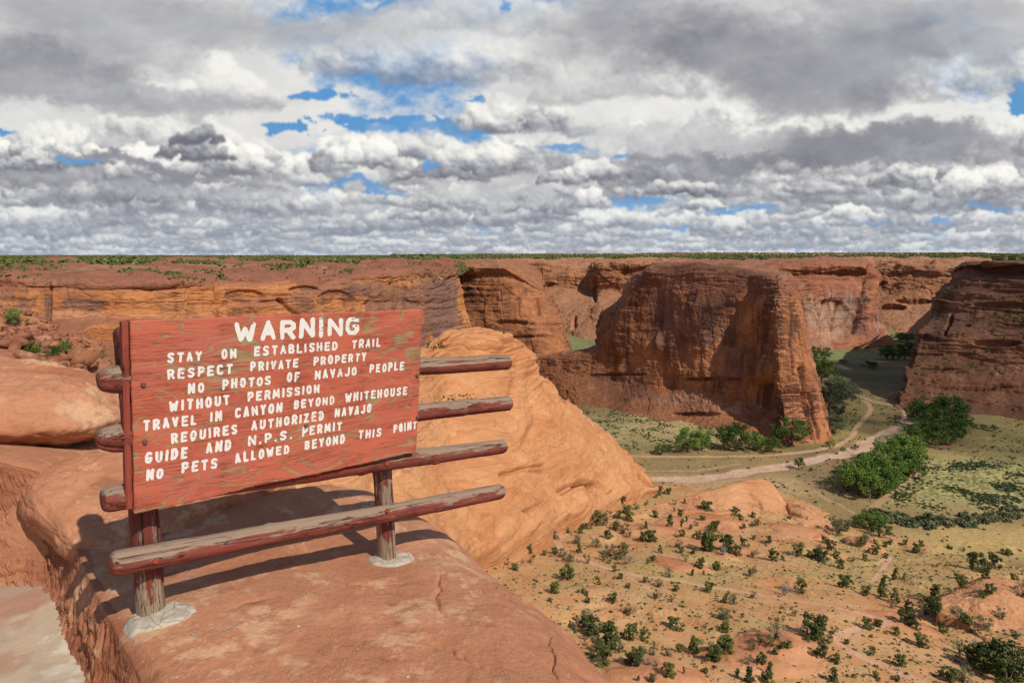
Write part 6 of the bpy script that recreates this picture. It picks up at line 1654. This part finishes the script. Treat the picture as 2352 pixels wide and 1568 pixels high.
WHERE = {'upper grove': ('dark green cottonwood, %s of the shaded upper grove by the wash', 'cottonwoods of the upper grove'), 'lower grove': ('bright green cottonwood, %s of the sunlit grove beside the wash', 'cottonwoods of the lower grove'),
         'row': ('leafy green tree, %s of the row on the flat before the butte', 'trees on the flat before the butte'), 'bank': ('blue green tree, %s of those hugging the butte by the dirt road', 'trees beside the butte foot'),
         'far': ('small tree, %s of those far up the canyon floor', 'trees far up the canyon'), 'flat': ('tiny dark shrub, %s of those scattered on the open flat', 'shrubs on the open flat'), 'corner': ('bright green shrub tree, %s of those past the swirled mound', 'shrubs past the mound')}
bk = {}
for c in COT: bk.setdefault(c[5], []).append(c)
for wz, its in bk.items():
    its.sort()
    for k, (x, y, h, wd_, kd, _) in enumerate(its):
        o = plant('cottonwood' if wz not in ('flat', 'corner') else 'shrub', kd, x, y, h * random.uniform(0.9, 1.1), wd_ * (0.86 if 'grove' in wz else 1.0), i=k)
        tag(o, WHERE[wz][0] % (NUM[k] + ' from left' if len(its) > 1 else 'one'), 'tree' if wz not in ('flat', 'corner') else 'shrub', WHERE[wz][1])


# ground cover: tufts on the bench and the flats, scrub on the rims
def tufts(name, P_, sizes, mats, rng, faces=7, flat=0.6):
    n_ = len(P_); k = faces
    c = np.repeat(P_, k, 0); s = np.repeat(sizes, k)[:, None]
    d = rng.normal(size=(n_ * k, 3)); d /= np.linalg.norm(d, axis=1)[:, None]; d[:, 2] = np.abs(d[:, 2]) * flat
    q = c + d * s * 0.55
    a = rng.normal(size=(n_ * k, 3)); a /= np.linalg.norm(a, axis=1)[:, None]; b_ = np.cross(a, d + 1e-4); b_ /= np.linalg.norm(b_, axis=1)[:, None]
    w_ = s * rng.uniform(0.35, 0.6, (n_ * k, 1))
    V_ = np.stack([q - a * w_, q + b_ * w_, q + a * w_, q - b_ * w_], 1).reshape(-1, 3)
    me = mesh_np(name, V_, np.arange(n_ * k * 4).reshape(-1, 4), False)
    for m_ in mats: me.materials.append(m_)
    me.polygons.foreach_set('material_index', np.repeat(rng.integers(0, len(mats), n_), k).astype(np.int32))
    o = link(name, me); tag(o, kind='stuff'); return o


rg = np.random.default_rng(77)
m_tuft = leaf_mat('dry tuft', (0.24, 0.19, 0.075), (0.33, 0.27, 0.11)); m_tuft2 = leaf_mat('sage tuft', (0.12, 0.13, 0.06), (0.20, 0.20, 0.10))
ok = (bpx > 1040) & (bpx < 2420) & (bpy_ > 1110) & (bpy_ < 1640)
wt = (ok * (1 - trail) * (1 - 0.93 * rockm) * (0.25 + grassb) * (np.linalg.norm(Pb, axis=-1) ** 1.0)).ravel(); wt /= wt.sum()
ix = rg.choice(len(wt), 13000, p=wt)
tp = Pb.reshape(-1, 3)[ix] + rg.normal(size=(13000, 3)) * np.array([0.5, 0.5, 0])
o = tufts('desert_grass', tp, rg.uniform(0.18, 0.50, 13000) * np.where(rg.random(13000) < 0.16, 2.3, 1), [m_tuft, m_tuft, m_tuft2, m_jun, m_tuft2], rg, 7)
tag(o, 'small dry tufts and low green shrubs dotting the sandy bench', 'desert grass')
# brush on the green field
wf = ((fpx > 1300) & (fpx < 2420) & (fpy > 900) & (fpy < 1300)) * (np.clip(green_amt, 0, 1) ** 1.5 + 0.012) * (1 - wash) * (1 - road)
nz_ = fbm(xf / 28, yf / 28, 9.9, 3); wf = wf * np.clip(0.35 + nz_ * 1.6, 0.02, 2) * np.linalg.norm(Pf, axis=-1) ** 1.2
wt = wf.ravel() / wf.sum(); ix = rg.choice(len(wt), 5200, p=wt)
o = tufts('brush', Pf.reshape(-1, 3)[ix] + rg.normal(size=(5200, 3)) * np.array([1, 1, 0]), rg.uniform(0.5, 1.7, 5200), [m_gry, m_olv, m_jun], rg, 12)
tag(o, 'grey green brush growing over the canyon floor fields', 'brush')
# thicket line across the green field
tx_ = np.sort(rg.uniform(1985, 2345, 230))
tl = [ground(x, y - abs(rg.normal()) * 9 + rg.normal() * 3) for x, y in zip(tx_, np.interp(tx_, [1985, 2080, 2180, 2250, 2345], [1188, 1204, 1211, 1200, 1188]))]
o = tufts('thicket', np.array(tl) + rg.normal(size=(230, 3)) * np.array([2.0, 2.0, 0]), rg.uniform(1.0, 3.6, 230) * np.where(rg.random(230) < 0.15, 1.4, 1), [m_gry, m_gry, m_tuft2, m_olv], rg, 60, 1.1)
tag(o, 'dense grey green thicket between the shrubby field and golden grass', 'thicket')


def surface_scatter(P_, n_, lo, hi, box, rng, upmin=0.45, size=(1.0, 2.2), dens=None, pw=1.0):
    nrm, _ = surf_normals(P_); a_, b_ = to_px(P_)
    d = np.linalg.norm(P_, axis=-1)
    w_ = (np.abs(nrm[..., 2]) > upmin) * (a_ > box[0]) * (a_ < box[1]) * (b_ > box[2]) * (b_ < box[3]) * np.clip(lo + hi * fbm(P_[..., 0] / 45, P_[..., 1] / 45, 3.3, 3), 0, 2) * d ** pw
    if w_.sum() <= 0: return np.zeros((0, 3)), np.zeros(0)
    w_ = w_.ravel() / w_.sum(); ix = rng.choice(len(w_), n_, p=w_)
    du_ = np.gradient(P_, axis=0).reshape(-1, 3)[ix]; dv_ = np.gradient(P_, axis=1).reshape(-1, 3)[ix]
    return P_.reshape(-1, 3)[ix] + du_ * rng.uniform(-0.6, 0.6, (n_, 1)) + dv_ * rng.uniform(-0.6, 0.6, (n_, 1)) + rng.normal(size=(n_, 3)) * np.array([1.0, 1.0, 0]), rng.uniform(size[0], size[1], n_)


pts, szs = [], []
for P_, n_, lo, hi, box, up, size, pw in (
        (P_plateau, 14000, 0.8, 0.9, (-40, 1100, 589, 607), 0.0, (3.2, 6.2), -0.2), (P_plateau, 5000, 0.9, 1.0, (-40, 1100, 584, 592), 0.0, (4.0, 9.0), 0.3), (P_plateau, 4200, 0.12, 1.7, (-40, 1100, 604, 642), 0.0, (1.4, 3.0), 0.3), (P_plateau, 2200, 0.15, 1.2, (-40, 1060, 606, 645), 0.0, (0.9, 2.0), 1.0), (P_left, 900, 0.05, 1.5, (-40, 1045, 600, 652), 0.75, (0.8, 1.8), 0.5),
        (P_plateau, 16000, 0.9, 0.7, (900, 2420, 576, 599), 0.0, (9.0, 19.0), 0.6), (P_plateau, 1500, 0.3, 1.0, (1060, 2420, 596, 612), 0.0, (2.0, 4.0), 0.5), (P_right, 700, 0.2, 1.3, (2080, 2420, 602, 950), 0.55, (0.8, 2.2), 0.5), (P_butte, 240, 0.1, 1.3, (1380, 1900, 600, 680), 0.7, (0.7, 1.6), 0.5)):
    a, b_ = surface_scatter(P_, n_, lo, hi, box, rg, up, size, None, pw); pts.append(a); szs.append(b_)
o = tufts('scrub', np.concatenate(pts), np.concatenate(szs), [m_jun, m_jun, m_gry], rg, 12, 0.85)
tag(o, 'dark green pinyon and juniper scrub covering the plateau and cliff rims', 'scrub')
a, b_ = surface_scatter(P_dome, 150, 0.0, 1.0, (985, 1160, 752, 800), rg, 0.3, (0.5, 1.3), None, 0)
a2, b2 = surface_scatter(P_dome, 60, 0.2, 1.0, (1000, 1110, 905, 925), rg, 0.0, (0.4, 0.9), None, 0)
o = tufts('scrub', np.concatenate([a, a2]), np.concatenate([b_, b2]), [m_jun, m_gry], rg, 16, 0.8)
tag(o, 'low shrubs growing on top of the orange slickrock spur', 'scrub')

# rubble slope at the frame edge beyond the boulder
RS = [[(-150, 700, 95), (-150, 690, 64), (-150, 770, 46), (-150, 860, 32), (-150, 960, 18)], [(0, 725, 90), (0, 714, 62), (0, 780, 46), (10, 860, 31), (10, 960, 18)], [(60, 735, 88), (60, 722, 61), (64, 785, 46), (70, 862, 32), (70, 960, 19)],
      [(115, 770, 84), (112, 748, 60), (120, 800, 46), (130, 870, 33), (130, 960, 20)], [(170, 800, 80), (168, 786, 59), (172, 820, 47), (178, 876, 35), (180, 960, 21)], [(222, 835, 76), (220, 812, 58), (224, 842, 48), (228, 884, 37), (228, 965, 23)], [(320, 920, 72), (300, 890, 56), (305, 905, 49), (310, 925, 40), (310, 990, 25)], [(420, 990, 70), (400, 960, 56), (405, 975, 49), (410, 990, 42), (410, 1040, 26)]]
rub_o, P_rub = cliff('rubble_slope', RS, 240, 160, ledge_mat('rubble soil', 0.85), 71.0, ledge=(0.0, 0.1), lump=(1.2, 9), flute=(0, 10), fine=(0.25, 1.5))
apx, apy = to_px(P_rub); okr = (apx > -60) & (apx < 330) & (apy > 690) & (apy < 900)
ixr = rg.choice(np.flatnonzero(okr.ravel()), 1100)
Vs, Fs, k = [], [], 0
def chip(seed):
    """an angular block broken from the cliff: the hull of a few random points"""
    r2 = np.random.default_rng(seed); bm = bmesh.new()
    q = r2.uniform(-1, 1, (13, 3)) * np.array([1, 0.75, 0.45])
    for v in q: bm.verts.new(v)
    bm.verts.ensure_lookup_table()
    h = bmesh.ops.convex_hull(bm, input=bm.verts)
    bmesh.ops.delete(bm, geom=list({g for g in h['geom_interior'] + h['geom_unused'] if isinstance(g, bmesh.types.BMVert)}), context='VERTS')
    bmesh.ops.triangulate(bm, faces=bm.faces); bm.verts.index_update()
    V_ = np.array([v.co[:] for v in bm.verts]); F_ = np.array([[v.index for v in f.verts] for f in bm.faces]); bm.free()
    return V_, F_


rock_protos = [chip(200 + q) for q in range(8)]
for i in ixr:
    v, f = rock_protos[int(rg.integers(8))]
    c = P_rub.reshape(-1, 3)[i]; s = rg.uniform(0.16, 0.55) * (1.6 if rg.random() < 0.08 else 1)
    Rm = np.array(Matrix.Rotation(rg.uniform(0, 6.28), 3, 'Z') @ Matrix.Rotation(rg.normal() * 0.4, 3, 'X') @ Matrix.Rotation(rg.normal() * 0.35, 3, 'Y'))
    Vs.append((v * s) @ Rm.T + c + np.array([0, 0, s * 0.12])); Fs.append(f + k); k += len(v)
ro = link('rubble', mesh_np('rubble', np.concatenate(Vs), np.concatenate(Fs), False), ledge_mat('rubble rock', 0.66)); tag(ro, 'broken red rocks strewn down the slope beyond the boulder', 'rubble', kind='stuff')
RP = (P_rub.reshape(-1, 3), apx.ravel(), apy.ravel())
for k, (x, y, h, kd, lb) in enumerate(((38, 748, 34, 'b', 'bright green bush at the top of the red rubble slope'), (80, 822, 30, 'b', 'green bush among red rubble, leftmost of the middle three'), (122, 830, 28, 'w', 'dark green bush in the middle of the red rubble'), (147, 818, 28, 'b', 'green bush on red rubble nearest the sign post'), (168, 850, 26, 'w', 'thin green bush low on the red rubble above the boulder'), (232, 822, 14, 'b', 'small green bush at the far edge of the red rubble'), (35, 845, 12, 'b', 'tiny green bush just above the big boulder'), (92, 856, 22, 'o', 'grey green bush peeking over the big boulder'))):
    o = plant('bush', kd, x, y, h, 1.0, RP, i=k); tag(o, lb, 'bush', 'bushes on the rubble slope')


# ------------------------------------------------------------------ shed, hikers, small stones, unseen clouds added to shade the canyon
def plain(name, c, rough=0.85, v=0.12):
    m, t, b, p, n = new_mat(name)
    t.links.new(mix(t, vscale_c(c, 1 - v), vscale_c(c, 1 + v), noise(p, 3.0, 3.0, 0.6)).so, b.inputs['Base Color']); b.inputs['Roughness'].default_value = rough
    return m


def bmesh_obj(name, verts, faces, mat, parent):
    me = bpy.data.meshes.new(name); me.from_pydata(verts, [], faces); me.update()
    return link(name, me, mat, parent)


shed = bpy.data.objects.new('shed', None); COL.objects.link(shed)
shed.location = Vector(ground(2178, 1033)); shed.rotation_euler = (0, 0, R(-33))
tag(shed, 'small pale shed with brown pitched roof by the dark grove', 'shed')
L_, W_, H_, Rg = 3.6, 2.0, 2.5, 1.3
bmesh_obj('wall', [(-L_, -W_, -.3), (L_, -W_, -.3), (L_, W_, -.3), (-L_, W_, -.3), (-L_, -W_, H_), (L_, -W_, H_), (L_, W_, H_), (-L_, W_, H_), (-L_, 0, H_ + Rg), (L_, 0, H_ + Rg)],
          [(0, 1, 5, 4), (2, 3, 7, 6), (1, 2, 6, 9, 5), (3, 0, 4, 8, 7)], plain('pale boards', (0.46, 0.40, 0.32)), shed)
o_ = 0.35; k_ = Rg / W_
rv = []
for sx in (-L_ - o_, L_ + o_):
    rv += [(sx, -W_ - o_, H_ - k_ * o_ + .06), (sx, 0, H_ + Rg + .06), (sx, W_ + o_, H_ - k_ * o_ + .06), (sx, W_ + o_, H_ - k_ * o_ + .2), (sx, 0, H_ + Rg + .22), (sx, -W_ - o_, H_ - k_ * o_ + .2)]
bmesh_obj('roof', rv, [(0, 1, 4, 5), (1, 2, 3, 4), (6, 11, 10, 7), (7, 10, 9, 8), (0, 6, 7, 1), (1, 7, 8, 2), (5, 4, 10, 11), (4, 3, 9, 10), (0, 5, 11, 6), (2, 8, 9, 3)], plain('brown roof', (0.26, 0.12, 0.08)), shed)
bmesh_obj('door', [(0.3, -W_ - .03, -.2), (1.2, -W_ - .03, -.2), (1.2, -W_ - .03, 2.0), (0.3, -W_ - .03, 2.0), (0.3, -W_ + .02, -.2), (1.2, -W_ + .02, -.2), (1.2, -W_ + .02, 2.0), (0.3, -W_ + .02, 2.0)],
          [(0, 1, 2, 3), (0, 3, 7, 4), (1, 5, 6, 2), (3, 2, 6, 7), (0, 4, 5, 1)], plain('dark door', (0.15, 0.10, 0.08)), shed)

m_skin = plain('skin', (0.45, 0.27, 0.19)); m_hair = plain('dark hair', (0.05, 0.035, 0.03)); m_white = plain('white cloth', (0.75, 0.73, 0.72)); m_darkc = plain('dark cloth', (0.035, 0.02, 0.025)); m_purple = plain('purple cloth', (0.13, 0.07, 0.16)); m_brownc = plain('brown cloth', (0.09, 0.035, 0.03))


def person(x, y, height, heading, stride, top, legs, label, hat=None, pack=None, bare=False):
    """a walking figure grown from one skeleton: shoes, legs, torso, arms with fingers, neck and head in a single surface"""
    root = ground(x, y)
    J = dict(pel=(0, 0, .94), chest=(0.03, 0, 1.30), neck=(0.05, 0, 1.47), head=(0.07, 0, 1.60), crown=(0.06, 0, 1.71), nose=(0.17, 0, 1.58))
    E_ = [('pel', 'chest'), ('chest', 'neck'), ('neck', 'head'), ('head', 'crown'), ('head', 'nose')]
    rad = dict(pel=.135, chest=.145, neck=.055, head=.088, crown=.06, nose=.022)
    for s, sg in (('L', 1), ('R', -1)):
        sw_ = stride * sg
        J['hip' + s] = (0, .085 * sg, .90); J['knee' + s] = (.26 * sw_ + .05, .09 * sg, .50 + .03 * abs(stride)); J['ank' + s] = (.50 * sw_ - (.06 if sw_ < 0 else 0), .09 * sg, .085 + (.05 * stride if sw_ < 0 else 0)); J['toe' + s] = (.50 * sw_ + .17 - (.06 if sw_ < 0 else 0), .10 * sg, .04)
        J['sho' + s] = (.03, .19 * sg, 1.39); J['elb' + s] = (-.16 * sw_ - .03, .245 * sg, 1.11); J['wri' + s] = (-.28 * sw_ + .10, .235 * sg, .90); J['palm' + s] = (-.30 * sw_ + .13, .232 * sg, .82)
        E_ += [('pel', 'hip' + s), ('hip' + s, 'knee' + s), ('knee' + s, 'ank' + s), ('ank' + s, 'toe' + s), ('chest', 'sho' + s), ('sho' + s, 'elb' + s), ('elb' + s, 'wri' + s), ('wri' + s, 'palm' + s)]
        for q, r_ in (('hip', .092), ('knee', .062), ('ank', .045), ('toe', .042), ('sho', .062), ('elb', .044), ('wri', .030), ('palm', .036)): rad[q + s] = r_
        pw = J['palm' + s]
        for k, (dx, dl) in enumerate(((-.03, .075), (-.01, .088), (.01, .084), (.03, .068))):
            J['f%d%s' % (k, s)] = (pw[0] + dx + .02, pw[1], pw[2] - .03 - dl * .5); J['g%d%s' % (k, s)] = (pw[0] + dx + .035, pw[1] - .012 * sg, pw[2] - .03 - dl)
            E_ += [('palm' + s, 'f%d%s' % (k, s)), ('f%d%s' % (k, s), 'g%d%s' % (k, s))]; rad['f%d%s' % (k, s)] = .010; rad['g%d%s' % (k, s)] = .008
        J['t' + s] = (pw[0] + .06, pw[1] - .01 * sg, pw[2] - .02); E_.append(('palm' + s, 't' + s)); rad['t' + s] = .011
    keys = list(J); k_ = height / 1.75
    me = bpy.data.meshes.new('person')
    me.from_pydata([Vector(J[q]) * k_ for q in keys], [(keys.index(a), keys.index(b_)) for a, b_ in E_], [])
    o = bpy.data.objects.new('person', me); COL.objects.link(o)
    sk = o.modifiers.new('skin', 'SKIN'); sk.use_smooth_shade = True
    for q, d in zip(keys, me.skin_vertices[0].data): d.radius = (rad[q] * k_, rad[q] * k_); d.use_root = q == 'pel'
    o.modifiers.new('sub', 'SUBSURF').render_levels = 1
    o.modifiers['sub'].levels = 1
    dg = bpy.context.evaluated_depsgraph_get()
    me2 = bpy.data.meshes.new_from_object(o.evaluated_get(dg)); o.modifiers.clear(); o.data = me2
    me2.materials.clear()
    for m_ in (m_skin, top, legs, m_hair): me2.materials.append(m_)
    for p_ in me2.polygons:
        c = p_.center / k_; side = abs(c.y)
        if c.z > 1.46: p_.material_index = 3 if (c.z > 1.64 or c.x < 0.03) else 0
        elif c.z < 0.93 and side < 0.20: p_.material_index = 2
        elif side > 0.2 and c.z < (1.15 if bare else 0.93): p_.material_index = 0
        else: p_.material_index = 1
        p_.use_smooth = True
    o.location = Vector(root); o.rotation_euler = (0, 0, heading)
    tag(o, label, 'person')
    if hat:
        bm = bmesh.new(); bmesh.ops.create_uvsphere(bm, u_segments=16, v_segments=8, radius=.115 * k_)
        for v in bm.verts:
            if v.co.z < 0: v.co.z *= 0.1; v.co.x *= 1.5; v.co.y *= 1.5
        bmesh.ops.translate(bm, verts=bm.verts, vec=(0.06 * k_, 0, 1.67 * k_))
        hm = bpy.data.meshes.new('hat'); bm.to_mesh(hm); bm.free(); link('hat', hm, hat, o)
    if pack:
        bm = bmesh.new(); bmesh.ops.create_cube(bm, size=1.0); bmesh.ops.scale(bm, verts=bm.verts, vec=(.17 * k_, .29 * k_, .44 * k_)); bmesh.ops.bevel(bm, geom=list(bm.edges), offset=.05 * k_, segments=2, affect='EDGES')
        bmesh.ops.translate(bm, verts=bm.verts, vec=(-.20 * k_, 0, 1.22 * k_)); pm = bpy.data.meshes.new('backpack'); bm.to_mesh(pm); bm.free()
        q = link('backpack', pm, pack); q.location = o.location; q.rotation_euler = o.rotation_euler; return o, q
    return o, None


person(1946.6, 1398.8, 1.78, R(-20), 0.95, m_purple, m_darkc, 'person in dark clothes and a white hat striding along the pale trail', hat=m_white)
person(1959.0, 1401.5, 1.60, R(-25), 0.6, m_white, m_brownc, 'person in a white top and dark trousers walking ahead on the trail', bare=True)
person(2060.6, 1540.5, 1.76, R(155), 0.5, m_white, m_darkc, 'person in a white shirt and dark trousers beside the trail bush')
person(2065.2, 1539.5, 1.74, R(160), -0.45, m_white, m_purple, 'person in a white top and purple lower clothes, right of the trail pair', bare=True)

# pebbles and a twig on the ledge
LP = (Pl.reshape(-1, 3), *[q.ravel() for q in to_px(Pl)])
pv = [rock_mesh('p', (0, 0, 0), (1, 0.8, 0.6), (0, 0, 0), 2.2 * q + 0.7, 12, 7, 2.4, 0.14) for q in range(3)]
m_peb = plain('grey pebble', (0.30, 0.25, 0.23)); m_peb2 = plain('pale pebble', (0.52, 0.38, 0.30))
rg = np.random.default_rng(5)
PEB = [(445, 1457, 9, 0, 'small grey stone on the ledge in front of the left post'), (447, 1462, 5, 0, 'tiny grey pebble touching the grey stone near the left post'), (686, 1439, 7, 1, 'pinkish pebble lying midway along the red ledge'), (820, 1446, 6, 0, 'grey pebble on the ledge below the right post'), (937, 1556, 8, 1, 'pale round pebble at the bottom edge of the frame'), (650, 1401, 4, 0, 'tiny dark pebble on the ledge below the lowest rail'), (405, 1555, 5, 1, 'white pebble at the bottom near the cut bank'), (880, 1549, 3.5, 1, 'tiny white pebble near the pale round pebble')]
for i, (x, y, w_, mi, lb) in enumerate(PEB):
    g = ground(x, y, LP); v, f = pv[i % 3]; r_ = w_ * 0.5 * np.linalg.norm(g) / F_PX
    o = link('pebble', mesh_np('pebble', v * r_, f), (m_peb, m_peb2)[mi]); o.location = Vector(g) + Vector((0, 0, r_ * 0.35)); o.rotation_euler = (0, 0, rg.uniform(0, 6)); tag(o, lb, 'pebble', 'pebbles on the ledge')
a, b_ = ground(512, 1450, LP), ground(560, 1427, LP)
v, f = limb(a + np.array([0, 0, .004]), b_ + np.array([0, 0, .006]), 0.0028, 0.0014, 6)
tag(link('twig', mesh_np('twig', v, f), m_dead), 'thin dry twig lying on the red ledge before the sign', 'twig')
# grit scattered on the ledge and path
gw = ((LP[1] > 250) & (LP[1] < 1450) & (LP[2] > 1150) & (LP[2] < 1600) & (LP[0][:, 2] > -1.75)) * 1.0
gi = rg.choice(len(LP[0]), 1500, p=gw / gw.sum())
Vs, Fs, k = [], [], 0
for i in gi:
    v, f = pv[int(rg.integers(3))]; s = rg.uniform(0.0008, 0.0026); Vs.append(v * s + LP[0][i] + np.array([0, 0, s * .3])); Fs.append(f + k); k += len(v)
tag(link('grit', mesh_np('grit', np.concatenate(Vs), np.concatenate(Fs)), m_peb2), 'fine grit scattered over the red ledge', 'grit', kind='stuff')


def cloud(tx, ty, tz, rx, ry, alt, seed, solid=0.7):
    """a cumulus high over the viewer's right shoulder whose shade falls round (tx, ty, tz)"""
    k_ = alt / SUN_DIR.z
    c = np.array([tx, ty, tz]) + np.array(SUN_DIR) * k_
    nu, nv = 120, 60
    th = np.linspace(0, 2 * math.pi, nu, endpoint=False)[:, None]; ph = np.linspace(-math.pi / 2, math.pi / 2, nv)[None, :]
    d = np.stack([np.cos(ph) * np.cos(th), np.cos(ph) * np.sin(th), np.sin(ph) + 0 * th], -1)
    r_ = 1 + 0.38 * fbm(d[..., 0] * 1.6 + seed, d[..., 1] * 1.6, d[..., 2] * 1.6, 5, 0.55)
    rz = 0.22 * min(rx, ry)
    P = d * r_[..., None] * np.array([rx, ry, rz]); P[..., 2] = np.maximum(P[..., 2], -0.3 * rz)
    i = np.arange(nu * (nv - 1)); a = (i // (nv - 1)) * nv + i % (nv - 1); b2 = ((i // (nv - 1) + 1) % nu) * nv + i % (nv - 1)
    m, t, b, p, n = new_mat('shade cloud vapour'); b.inputs['Base Color'].default_value = (0.9, 0.9, 0.92, 1)
    tr_ = t.nodes.new('ShaderNodeBsdfTransparent'); mx = t.nodes.new('ShaderNodeMixShader'); mx.inputs[0].default_value = 1 - math.sqrt(1 - solid)
    t.links.new(tr_.outputs[0], mx.inputs[1]); t.links.new(b.outputs[0], mx.inputs[2]); t.links.new(mx.outputs[0], t.nodes['Material Output'].inputs[0])
    o = link('cloud', mesh_np('cloud', (P + c).reshape(-1, 3), np.stack([a, b2, b2 + 1, a + 1], 1)), m); tag(o, kind='structure'); return o


SHADE_CLOUDS = [(590, 800, -60, 215, 265, 1300, 1.0, 0.36), (165, 760, -60, 70, 95, 1300, 4.0, 0.34)]  # placed out of view for the shade they cast on right wall and butte
for c_ in SHADE_CLOUDS: cloud(*c_)
